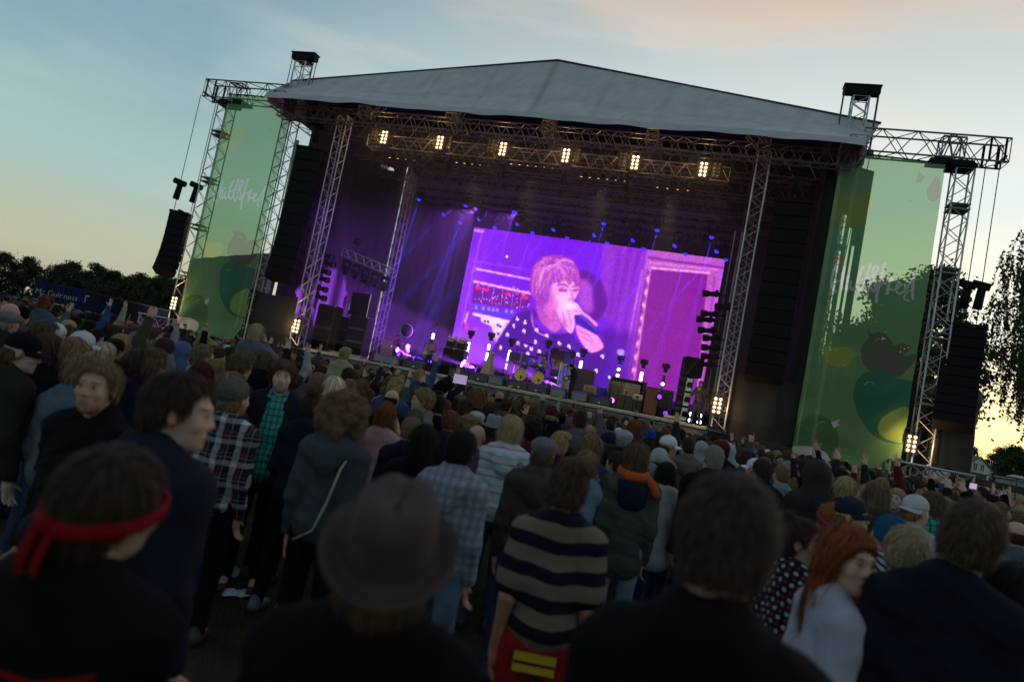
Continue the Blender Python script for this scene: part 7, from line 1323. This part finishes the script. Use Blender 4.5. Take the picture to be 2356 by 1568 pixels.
N_(893, 926, 5.8, 'woman with auburn bob and pink top raising a hand to her ear', 'bob', AUB, 'tank', (.42, .22, .22), fem=True, pose=dict(R='ear')); N_(951, 963, 5.3, 'person with cropped light brown hair and navy top', 'crop', LTB, 'jacket', NAVY); N_(961, 937, 6.3, 'person in moss green knit cap', 'under', BRN, 'jacket', BLUE, hat='beanie', hatc=(.07, .08, .06)); N_(976, 895, 6.7, 'young man with curly fair hair looking down left', 'smallcurl', (.18, .125, .07), 'jacket', (.16, .14, .12), rel=105)
N_(1011, 912, 7.4, 'person with very short black hair right of the curly fair hair', 'crop', BLK, 'jacket', BLKC); N_(1041, 945, 6.5, 'person with auburn cropped hair and bare neck', 'short', AUB, 'tank', CHAR, fem=True); N_(1080, 956, 6.7, 'woman with big wavy honey hair behind the bald head', 'curly', (.20, .125, .06), 'jacket', CHAR, fem=True); N_(1074, 918, 8.4, 'person with dark hair and sunglasses pushed back', 'messy', DKB, 'jacket', CHAR)
N_(1099, 946, 7.6, 'person in pale flat cap between the wavy honey hair and the grey hat', 'under', BRN, 'jacket', CHAR, hat='flat', hatc=(.36, .36, .40)); N_(1141, 948, 7.0, 'person in grey felt hat', 'under', DKB, 'shirt', MAROON, hat='fedora', hatc=(.16, .17, .20)); N_(1230, 968, 6.5, 'person with dark curls and maroon jacket right of the blond hair', 'smallcurl', BLK, 'jacket', MAROON, fem=True); N_(1291, 990, 6.0, 'person with tousled short blond hair right of the flat cap', 'messy', BLD, 'jacket', CHAR)
N_(1277, 967, 8.0, 'person in black knit cap above the tousled blond hair', 'under', BLK, 'jacket', BLKC, hat='beanie', hatc=BLKC); N_(1338, 944, 8.2, 'person with shaved sides and a short dark crest', 'mohawk', DKB, 'hoodie', GREY, hood='down'); N_(1363, 998, 5.6, 'woman with long light brown hair behind the striped shirt', 'long', LTB, 'jacket', DENIM, fem=True); N_(1355, 1038, 5.2, 'woman in pale denim jacket holding a hand to her ear', 'bob', LTB, 'jacket', LDENIM, fem=True, pose=dict(R='ear'))
N_(1420, 1036, 6.4, 'person with dark wavy hair left of the parka', 'messy', DKB, 'jacket', BROWNC, yaw=50); N_(1439, 989, 8.0, 'man in lavender-grey flat cap', 'under', GRY, 'jacket', NAVY, hat='flat', hatc=(.32, .31, .36)); N_(1404, 992, 8.8, 'person in navy knit cap left of the lavender-grey cap', 'under', BRN, 'jacket', CHAR, hat='beanie', hatc=(.015, .022, .045)); N_(1497, 984, 9.8, 'person in royal blue cap near the stage skirt', 'under', BRN, 'jacket', CHAR, hat='cap_back', hatc=(.015, .045, .25))
N_(735, 860, 6.8, 'person with cropped light brown hair left of the platinum hair', 'crop', LTB, 'jacket', CHAR); N_(775, 867, 6.8, 'woman with platinum blond hair', 'long', PLT, 'jacket', LGREY, fem=True); N_(808, 873, 8.6, 'person with short sandy hair just right of the platinum hair', 'short', LTB, 'jacket', CHAR); N_(836, 872, 9.2, 'person with straight chestnut hair', 'bob', (.11, .06, .03), 'jacket', CHAR, fem=True); N_(906, 896, 7.4, 'man with thinning dark crown', 'balding', BLK, 'jacket', BLKC)
N_(198, 760, 5.5, 'person in white peaked cap and glasses at the left', 'under', BRN, 'shirt', LGREY, hat='cap', hatc=(.42, .44, .48), rel=-50); N_(178, 778, 5.0, 'person with reddish fair hair in front of the white cap at the left', 'short', (.17, .10, .05), 'jacket', CHAR); N_(120, 769, 4.8, 'woman with long brown hair beside the black flat-brimmed cap', 'long', (.05, .028, .020), 'jacket', BLKC, fem=True); N_(107, 734, 6.0, 'person with round brown hair behind the black flat-brimmed cap', 'mop', BRN, 'jacket', CHAR)
N_(27, 718, 7.4, 'man in grey wool flat cap at the left edge', 'under', GRY, 'jacket', CHAR, hat='flat', hatc=(.14, .145, .16)); N_(30, 697, 8.2, 'bald man at the left edge behind the grey wool cap', None, BRN, 'jacket', CHAR, skin=(.42, .26, .22)); N_(474, 794, 6.5, 'man with fair brown hair and mint green shirt', 'short', (.12, .085, .05), 'tee', (.22, .42, .27), yaw=-30); N_(470, 836, 5.5, 'woman with dark red hair behind the profile man', 'long', (.06, .010, .012), 'jacket', BLKC, fem=True)
N_(562, 806, 6.0, 'person with thick brown hair above the striped knit cap', 'mop', BRN, 'jacket', NAVY, yaw=-20); N_(535, 850, 4.9, 'person with curly sandy hair behind the striped knit cap', 'mop', LTB, 'jacket', CHAR); N_(505, 828, 6.3, 'person with fluffy dark blond hair right of the mint green shirt', 'bob', (.17, .11, .055), 'jacket', OLIVE, fem=True); N_(380, 818, 5.6, 'person in grey knit hood behind the tousled brown hair', None, BRN, 'hoodie', (.10, .11, .13), hood='up'); N_(248, 790, 6.4, 'woman with silvery blond hair left of the tied-up hair', 'bob', (.33, .27, .18), 'jacket', CHAR, fem=True)
N_(135, 742, 6.6, 'person with white cap worn backwards behind the round brown hair', 'under', BRN, 'jacket', LGREY, hat='cap_back', hatc=(.5, .5, .54)); N_(285, 770, 7.6, 'woman with honey blond bob at the left', 'bob', (.25, .17, .08), 'jacket', CHAR, fem=True); N_(320, 762, 8.0, 'person in blue-grey knit cap at the left', 'under', BRN, 'jacket', CHAR, hat='beanie', hatc=(.10, .14, .20)); N_(270, 780, 6.8, 'person with round black hair and loose knot', 'lowbun', BLK, 'jacket', BLKC, fem=True); N_(389, 780, 8.0, 'person with high sandy topknot below the white disc of the left banner', 'bun', LTB, 'jacket', CHAR, fem=True)
N_(425, 789, 8.6, 'person in bright blue hood below the left banner', None, BRN, 'hoodie', (.06, .10, .22), hood='up')
# sitting on shoulders, with the people who carry them
def rider(px, py, d, label, hair, hc, kind, tc, pose, fem, lab2, **k):
    pose = dict(pose); pose['sit'] = True; t = N_(px, py, d, label, hair, hc, kind, tc, pose=pose, fem=fem, zb=1.77, **k); p = t.location; rz = t.rotation_euler[2]; f = figure({}, 'jacket', False, .015, None, False, 1); sc = (p[2] + .80) / 1.56
    person((p[0] + .0, p[1] + .02, 0), rz, max(.85, min(1.1, sc)), f, lab2, 'short', BRN, CHAR, DENIM, 'people in the crowd')
rider(594, 746, 10.0, 'woman with very long blond hair in grey top on shoulders shading her eyes', 'long', (.30, .23, .13), 'hoodie', (.10, .105, .115), dict(R='ear'), True, 'person carrying the long-haired blond woman on the shoulders')
rider(797, 800, 12.5, 'blond child-like figure in tan shirt on shoulders before the stage skirt', 'mop', (.26, .20, .11), 'tee', (.30, .25, .17), {}, True, 'person carrying the tan-shirted blond figure')
rider(112, 680, 11.0, 'red-haired woman raised above the crowd at the far left', 'long', (.12, .03, .012), 'jacket', (.05, .08, .10), dict(R='half', L='half'), True, 'person carrying the red-haired woman at the far left')
rider(969, 850, 13.0, 'fair-haired figure in blue denim raised above the crowd before the guitarist', 'long', BLD, 'jacket', (.035, .07, .15), dict(R='up', L='half'), True, 'person carrying the blue denim figure')
rider(1034, 866, 12.5, 'dark long-haired figure in black holding up a tablet', 'long', BLK, 'jacket', (.012, .012, .022), dict(R='phoneup', L='half'), True, 'person carrying the figure with the tablet')
q = at(1059, 872, 12.2); t = thing('tablet', 'tablet with lit screen held up before the stage edge', 'tablet', q, face_stage(q)); mb = MB(); mb.box((0, 0, 0), (.27, .012, .19), bev=.006); part('case', mb, m_black, t); mb = MB(); mb.box((0, -.008, 0), (.245, .004, .165)); part('screen', mb, EM('tablet_screen', (.30, .26, .42), 1.0), t)
# raised arms one can pick out
RAISE = [(905, 882, 10.5, 'up', GREY, 'person raising an open hand with a dark sleeve before the guitarist', 'R'), (362, 792, 9.0, 'point', LDENIM, 'person raising a finger with pale blue sleeve at the left', 'R'), (410, 768, 11, 'half', (.10, .012, .014), 'person raising a hand with red checked sleeve before the white disc', 'R'), (437, 775, 11, 'fist', BLKC, 'person raising a fist with black sleeve before the white disc', 'R'), (450, 748, 14, 'point', LDENIM, 'person pointing up before the blue container', 'R'), (850, 866, 11, 'up', CHAR, 'person raising a hand with pink wristband before the skirt', 'L'),
         (1348, 945, 10, 'fist', GREY, 'person raising a fist with grey sleeve before the stage skirt', 'R'), (1376, 952, 10.5, 'fist', BLUE, 'person in blue raising a fist, right of the dark crest', 'L'), (1525, 1010, 10, 'up', CHAR, 'person raising an open hand below the singer', 'R'), (1576, 1012, 11, 'up', CHAR, 'person raising an open hand below the stage edge, right of the white cap', 'L'), (1713, 1054, 10, 'horn', OLIVE, 'person raising horned fingers in an olive sleeve', 'R'), (1756, 1062, 10, 'point', OLIVE, 'person pointing up in an olive sleeve left of the right banner', 'L'), (1805, 1066, 11, 'fist', CHAR, 'person raising a fist at the inner edge of the right banner', 'R'),
         (1858, 1075, 9.6, 'horn', BLKC, 'person with black sleeve raising two fingers before the white bird belly', 'R'), (1905, 1080, 9.6, 'point', BLKC, 'person with black sleeve pointing up right of the white bird belly', 'L'), (1882, 1085, 10, 'up', CHAR, 'person showing an open palm before the white bird belly', 'R'), (1965, 1100, 9.5, 'up', CHAR, 'person raising two open hands before the right banner', 'R'), (1998, 1092, 8.6, 'point', MAROON, 'person in maroon sleeve pointing up before the right banner', 'L'), (2042, 1100, 8.6, 'horn', MAROON, 'person in maroon sleeve raising two fingers at the outer edge of the right banner', 'R'), (2150, 1110, 9.5, 'point', BLUE, 'person in blue sleeve pointing up before the wing deck', 'R')]
for i, (px, py, d, am, tc, lb, sd_) in enumerate(RAISE):
    ps = {sd_: am}; 
    if i == 16: ps = dict(R='up', L='up')
    q = at(px, py, d); yh = 893 + .196 * (px - 1178); zt = 1.52 + .07 * ((i * 3) % 5); pyh = yh + FPX * (2.0 - zt) / d * .99
    N_(px - (4 if sd_ == 'R' else -4), pyh, d, lb, ('short', 'mop', 'long', 'messy', 'bob')[i % 5], (BRN, DKB, LTB, BLD, BLK)[(i * 2) % 5], 'jacket', tc, pose=ps, fem=i % 3 == 0)
t_ = N_(2243, 1150, 6.8, 'person in black cap holding up a camera at the right', 'under', BRN, 'jacket', BLKC, hat='cap', hatc=(.014, .016, .03), pose=dict(R='phoneup', L='phoneup'))
q = at(2236, 1117, 6.4); t = thing('camera', 'small camera with lit screen held up at the right', 'camera', q, face_stage(q)); mb = MB(); mb.box((0, 0, 0), (.10, .03, .065), bev=.01); mb.tube((0, .01, 0), (0, .05, 0), .025, n=12); part('body', mb, m_black, t); mb = MB(); mb.box((0, -.017, 0), (.07, .004, .05)); part('screen', mb, EM('camera_screen', (.5, .4, .55), 1.0), t)
# security guard at the barrier
N_(1797, 1046, 14.5, 'steward with headphones facing the crowd before the right tarpaulin', 'buzz', DKB, 'jacket', (.02, .025, .03), yaw=150)

# ================================================================== performers
m_gtr = M('guitar_gold', (.40, .26, .06), .3, coat=.5); m_gtr2 = M('guitar_dark', (.05, .03, .02), .3, coat=.5); m_neck = M('guitar_neck', (.12, .07, .04), .5)
def performer(a, v, H, label, fig, hair, hc, tc, yaw, **k):
    p = S(a, v, 2.0 if 'z' not in k else k.pop('z')); return person(p, YAW + math.radians(yaw), H / 1.77, fig, label, hair, hc, tc, k.pop('legs', (.03, .034, .05)), 'musicians on stage', k.pop('hat', None), k.pop('hatc', (.1, .1, .1)), k.pop('mat', None), k.pop('skin', (.48, .30, .23)), k.pop('name', 'jacket'), (.06, .06, .06), 1)
q = st(1597, 976, .55); performer(q[0], .55, 1.80, 'singer with grey mop hair and white-dotted dark jacket holding a microphone', figure(dict(R='mic', L='mic', wide=.06, head=(.2, 0, 0)), 'jacket', False, .013, None), 'mop', (.16, .12, .09), BLKC, 160, mat=PM['white_dots'], legs=(.045, .055, .08))
q2 = at(1612, 893, 27.2); mb = MB(); p = S(q[0], .55, 2.0); mb.tube((0, 0, 0), (.0, .12, -.10), .016, .022, 8); mb.ball((0, -.012, .01), .028, 10, 7); 
def guitar(pos, rz, tilt, label, mat):
    t = thing('guitar', label, 'guitar', pos, rz, 'guitars'); R = roty(tilt); n = 28; a = np.linspace(0, 2 * math.pi, n, endpoint=False); r_ = .17 + .035 * np.cos(2 * a) + .02 * np.cos(a); poly = [(float(r * math.cos(x)), float(r * math.sin(x) * .85)) for r, x in zip(r_, a)]; mb = MB(); mb.prism(poly, -.025, .025); b = np.concatenate(mb.v) @ R.T; mb.v = [b]; part('body', mb, mat, t)
    mb = MB(); mb.box(R @ np.array([.45, -.028, 0]), (.62, .025, .05), R); mb.box(R @ np.array([.80, -.028, 0]), (.15, .022, .085), R, bev=.01); part('neck', mb, m_neck, t); mb = MB(); mb.box(R @ np.array([.02, -.034, 0]), (.05, .02, .09), R); mb.box(R @ np.array([-.07, -.034, 0]), (.03, .02, .10), R); part('pickup', mb, m_chrome, t)
    mb = MB(); u = np.linspace(0, 1, 12); mb.path(np.stack([-.15 + .38 * u, .02 + .12 * np.sin(u * math.pi), .0 + .52 * np.sin(u * math.pi * .75)], 1) @ R.T * [1, 1, 1], .018, 5); part('strap', mb, m_black, t, True)
q = st(981, 850, 2.6); performer(q[0], 2.6, 1.60, 'guitarist in peach sweater and dark cap playing a gold guitar', figure(dict(R='gtr_r', L='gtr_l', lean=.08, wide=.05), 'hoodie', False, .013, None), 'under', DKB, (.42, .22, .16), 168, hat='cap', hatc=(.03, .02, .04)); p = S(q[0], 2.6, 2.0); guitar(S(q[0] - .12, 2.34, 2.90), YAW, -.38, 'gold guitar held by the guitarist in the peach sweater', m_gtr)
q = st(1310, 921, 1.6); performer(q[0], 1.6, 1.66, 'guitar player with dark mop and dark jacket bending over a guitar', figure(dict(R='gtr_r', L='gtr_l', lean=.22, wide=.05, head=(0, -.5, 0)), 'jacket', False, .013, None), 'mop', BLK, (.02, .018, .022), 130, legs=(.02, .024, .035)); guitar(S(q[0] - .30, 1.42, 2.92), YAW + .5, -.35, 'dark guitar held by the bending player', m_gtr2)
q = st(1251, 838, 5.0); performer(q[0], 5.0, 1.70, 'drummer with beard and grey shirt behind the lemon drums', figure(dict(R='stick', L='stick', sit=True), 'tee', False, .013, None, opt=dict(beard=(.12, .08, .06), beard_a=.9)), 'mop', DKB, (.13, .13, .14), 175, z=2.25)
mb = MB(); mb.lathe([(0, 0), (.17, 0), (.18, .04), (.16, .09), (0, .10)], 16, (0, 0, .58)); mb.tube((0, 0, 0), (0, 0, .58), .03)
for a_ in (0, 2.1, 4.2): mb.tube((0, 0, .2), (.25 * math.cos(a_), .25 * math.sin(a_), .0), .015, n=5)
ssolo('drum_stool', mb, m_black, q[0], 5.0, 2.4, 'round drum stool under the drummer', 'stool', None, True)
for s, lb in ((-1, 'drum stick in the left hand of the drummer'), (1, 'drum stick in the right hand of the drummer')): mb = MB(); mb.tube((0, 0, 0), (.03 * s, -.08, .38), .009, .006, 6); ssolo('drum_stick', mb, m_cream, q[0] + s * .17, 4.62, 3.2, lb, 'drum stick', 'drum sticks')
q = st(905, 828, 4.2); performer(q[0], 4.2, 1.62, 'stagehand in dark cap and red bib standing by the beige cases', figure(dict(R='bent', L='bent'), 'jacket', False, .013, None), 'under', BLK, (.03, .02, .035), 150, hat='cap', hatc=BLKC); 
mb = MB(); mb.box((0, 0, 0), (.30, .02, .42), bev=.01); ob = ssolo('red_bib', mb, M('red_bib', (.40, .04, .04), .7), q[0] + .06, 4.03, 3.12, None, None); pr = [o for o in COL.objects if o.get('label', '').startswith('stagehand in dark cap')][0]; ob.parent = pr; ob.location = (0, .165, 1.20); ob.rotation_euler = (0, 0, 0)
for k in ('label', 'category'):
    if k in ob: del ob[k]
q = st(1634, 962, 1.9); performer(q[0], 1.9, 1.76, 'dim bearded man in black standing in the dark behind the singer', figure(dict(R='down', L='bent'), 'jacket', False, .013, None), 'short', DKB, BLKC, 150)
sg = [o for o in COL.objects if o.get('label', '').startswith('singer with grey mop')][0]
mb = MB(); mb.tube((0, 0, 0), (0, .10, -.13), .014, .020, 8); mb.ball((0, -.005, .012), .028, 10, 7); kz = Matrix.Rotation(sg.rotation_euler[2], 4, 'Z'); mp_ = Vector(sg.location) + kz @ Vector((0, .165, 1.59)) * sg.scale[0]; solo('microphone', mb, m_black, mp_, sg.rotation_euler[2], 'black microphone held at the mouth of the singer', 'microphone')
# ================================================================== the rest of the crowd
def visible(x, y, z=1.7, mgn=25):
    d = np.array([x, y, z]) - EYE; c = d @ FWD
    if c < .5: return None
    px, py = 1178 + FPX * (d @ RIGHT) / c, 784 - FPX * (d @ UP) / c
    return (px, py, c) if -mgn < px < 2356 + mgn else None
def in_crowd(x, y):
    q = np.array([x, y, 0]) - ORG; a, v = q @ EX, q @ EY
    if v > -4.6 and a > -19.6: return False
    if a < -19.6 and v > 1.5: return False
    if a < -19.6 and y > 22: return False
    if x > 13.5 + (y - 14) * .25 and y > 13: return False
    return True
VAR = []
for i, (ps, kd, hd, fm) in enumerate((({}, 'jacket', None, False), ({}, 'hoodie', 'down', True), (dict(R='half'), 'jacket', None, False), (dict(R='bent', L='bent'), 'tee', None, True), (dict(R='up'), 'jacket', None, False), (dict(L='fist'), 'hoodie', None, True), (dict(head=(.45, 0, .05)), 'jacket', None, False), (dict(head=(-.4, .05, 0)), 'shirt', None, True), (dict(R='phoneup'), 'jacket', None, False), (dict(L='up', R='up'), 'tee', None, True), (dict(R='point'), 'hoodie', None, False))): VAR.append((ps, kd, hd, fm))
HN = [('short', 'short'), ('messy', 'tousled'), ('mop', 'thick'), ('long', 'long'), ('bob', 'bobbed'), ('crop', 'cropped'), ('smallcurl', 'curly'), ('lowbun', 'pinned-up'), ('pony', 'ponytailed'), ('bun', 'knotted')]
HCN = [(BRN, 'brown'), (DKB, 'dark brown'), (LTB, 'light brown'), (BLK, 'black'), (BLD, 'blond'), (AUB, 'auburn'), ((.19, .13, .07), 'sandy')]
TCN = [(BLKC, 'black'), (NAVY, 'navy'), (CHAR, 'charcoal'), (GREY, 'grey'), (BROWNC, 'brown'), (OLIVE, 'olive'), (BLUE, 'blue'), (LGREY, 'pale grey'), (MAROON, 'maroon'), ((.03, .035, .05), 'slate'), (BEIGE, 'beige'), (LDENIM, 'pale denim'), ((.05, .10, .06), 'green')]
HTN = [('cap', 'peaked cap'), ('beanie', 'knit cap'), ('cap_back', 'back-turned cap'), ('flat', 'flat cap')]; HTC = [(BLKC, 'black'), (WHITE, 'white'), (GREY, 'grey'), (NAVY, 'navy'), (MAROON, 'maroon'), (BLUE, 'blue'), ((.30, .22, .12), 'tan')]
def where(px, c):
    for lim, s_ in ((330, 'before the blue container'), (560, 'before the left banner'), (800, 'by the left tower'), (1010, 'before the guitarist'), (1200, 'before the screen edge'), (1420, 'before the drums'), (1600, 'below the amplifiers'), (1830, 'by the right tower'), (2080, 'before the right banner'), (9999, 'by the wing deck')):
        if px < lim: return s_
r = np.random.default_rng(31); P_ = np.array(SPOTS); used = set(o.get('label') for o in COL.objects); count = 0; tries = 0; WANT = 196; FILL = []
while count < WANT and tries < 60000:
    tries += 1; c = 6.4 + 9.2 * r.random() ** .85; u = r.uniform(-40, 2396); q = at(u, 900 + .196 * (u - 1178), c); x, y = q[0], q[1]
    if not in_crowd(x, y) or visible(x, y) is None or (c < 8.0 and 480 < u < 1560 and r.random() < .6): continue
    dd = np.min(np.linalg.norm(P_ - [x, y], axis=1)); ang = np.min(np.abs(np.arctan2(P_[:, 0], P_[:, 1]) - math.atan2(x, y)) + 10 * (np.hypot(P_[:, 0], P_[:, 1]) < math.hypot(x, y) - .1) * (np.hypot(P_[:, 0], P_[:, 1]) > 9))
    if dd < .44: continue
    P_ = np.vstack([P_, [x, y]]); FILL.append((x, y, u, c)); count += 1
for i, (x, y, u, c) in enumerate(FILL):
    k = r.choice(len(VAR), p=np.array([.25, .19, .05, .13, .025, .02, .14, .14, .025, .01, .02])); ps, kd, hd, fm = VAR[k]
    for _ in range(60):
        h_, hn = HN[r.choice(len(HN), p=[.22, .14, .15, .12, .09, .1, .06, .05, .04, .03])]; hc, hcn = HCN[r.choice(len(HCN), p=[.30, .27, .14, .13, .06, .05, .05])]; tc, tcn = TCN[r.choice(len(TCN), p=[.2, .15, .14, .12, .07, .06, .06, .06, .03, .04, .03, .02, .02])]; hat = None; htc = (.3, .3, .3)
        gn = {'jacket': 'jacket', 'hoodie': 'hoodie', 'tee': 'T-shirt', 'shirt': 'shirt'}[kd]; act = {2: ', hand half raised,', 4: ', arm raised,', 5: ', fist raised,', 8: ', hand held up,', 9: ', arms raised,', 10: ', pointing up,'}.get(k, '')
        if r.random() < .17: hat, ht = HTN[r.choice(4, p=[.35, .35, .15, .15])]; htc, htn = HTC[r.choice(len(HTC))]; h_ = 'under'; lb = 'person in %s %s and %s %s%s %s' % (htn, ht, tcn, gn, act, where(u, c))
        else: lb = 'person with %s %s hair and %s %s%s %s' % (hn, hcn, tcn, gn, act, where(u, c))
        if len(lb.replace('-', ' ').split()) > 15: lb = lb.replace(act, '')
        if lb not in used: break
    used.add(lb); sc = float(np.clip(r.normal(.985, .04), .89, 1.07)) * (.965 if fm else 1)
    person((x, y, 0), face_stage((x, y)) + r.normal(0, .22), sc, figure(ps, kd, fm, .015, hd), lb, h_, hc, tc, DENIM if r.random() < .6 else BLKC, 'people in the crowd', hat, htc, None, None, {'tee': 'shirt'}.get(kd, kd), (.03, .03, .03), int(r.integers(0, 4)))
# farther heads as one mass
def coarse(ps, fm):
    sk = skeleton(ps); b = body_prims(sk, fm, 1.35); V, Q = sdf_mesh(b + [], .024, None, 0); T_ = np.tile(np.array([[.44, .28, .21]]), (len(V), 1)); V2, Q2 = sdf_mesh(top_prims(sk, 'jacket', fm), .03, folds(.006, 3), 0, lambda X: .86 - X[..., 2]); V3, Q3 = sdf_mesh(leg_prims(sk), .035, None, 0); return sk, V, Q, T_, V2, Q2, V3, Q3
CV = [coarse(p, f) for p, f in (({}, False), ({}, True), (dict(R='half'), False), (dict(R='up'), True), (dict(R='fist', L='up'), False), (dict(L='point'), True))]
def coarse_hair(style):
    base = {'short': [('e', (0, -.02, .04), (.092, .108, .10), None, .02), ('e', (0, -.055, -.03), (.07, .055, .06), None, .02)], 'mop': [('e', (0, -.02, .035), (.105, .122, .115), None, .02), ('e', (0, -.05, -.05), (.085, .07, .06), None, .02)], 'long': [('e', (0, -.02, .035), (.100, .118, .105), None, .02), ('c', (0, -.06, -.03), (0, -.10, -.27), .085, .06, .03)], 'cap': [('e', (0, -.01, .05), (.094, .112, .095), None, .02), ('e', (0, .12, .035), (.07, .07, .012), None, .02)]}[style]
    return sdf_mesh(base, .017, lambda X: .006 * np.sin(X @ np.array([90, 70, 110.])) , 0, scalp_cut(-.5 if style == 'long' else -.09, .05, .75) if style != 'cap' else (lambda X: .0 - X[..., 2]))
CH = {k: coarse_hair(k) for k in ('short', 'mop', 'long', 'cap')}
pts = []; cell = {}
for _ in range(90000):
    c = 13.5 + 21 * r.random() ** .75; u = r.uniform(-60, 2420); q = at(u, 900 + .196 * (u - 1178), c); x, y = q[0], q[1]
    if not in_crowd(x, y): continue
    g = (int(x // .5), int(y // .5)); bad = False
    for dx in (-1, 0, 1):
        for dy in (-1, 0, 1):
            for p in cell.get((g[0] + dx, g[1] + dy), ()):
                if (p[0] - x) ** 2 + (p[1] - y) ** 2 < .47 ** 2: bad = True
    if bad or np.min(np.linalg.norm(P_ - [x, y], axis=1)) < .42: continue
    cell.setdefault(g, []).append((x, y)); pts.append((x, y))
    if len(pts) >= 900: break
mb = MB()
for x, y in pts:
    sk, V, Q, T_, V2, Q2, V3, Q3 = CV[r.choice(6, p=[.48, .45, .03, .015, .01, .015])]; s = float(np.clip(r.normal(.945, .04), .86, 1.03)); R = rotz(face_stage((x, y)) + r.normal(0, .25)); o = np.array([x, y, 0]); tc = TCN[r.choice(len(TCN), p=[.2, .15, .14, .12, .07, .06, .06, .06, .03, .04, .03, .02, .02])][0]; st_ = ('short', 'mop', 'long', 'cap')[r.choice(4, p=[.42, .22, .22, .14])]
    hc = HTC[r.choice(len(HTC))][0] if st_ == 'cap' else HCN[r.choice(len(HCN), p=[.30, .27, .14, .13, .06, .05, .05])][0]; HV, HQ = CH[st_]
    mb.add(V @ R.T * s + o, [Q], T_ * r.uniform(.85, 1.1)); mb.add(V2 @ R.T * s + o, [Q2], np.array(tc)); mb.add(V3 @ R.T * s + o, [Q3], (.02, .025, .04)); mb.add((HV + sk['hc']) @ R.T * s + o, [HQ], np.array(hc) * (.7 + .6 * r.random((len(HV), 1))))
tag(link('crowd', mb.mesh('crowd', True), M('crowd_mix', (1, 1, 1), .8, spec=.15)), 'far dense crowd packed up to the stage front', kind='stuff')
print('PEOPLE', len(PEOPLE), 'MASS', len(pts))
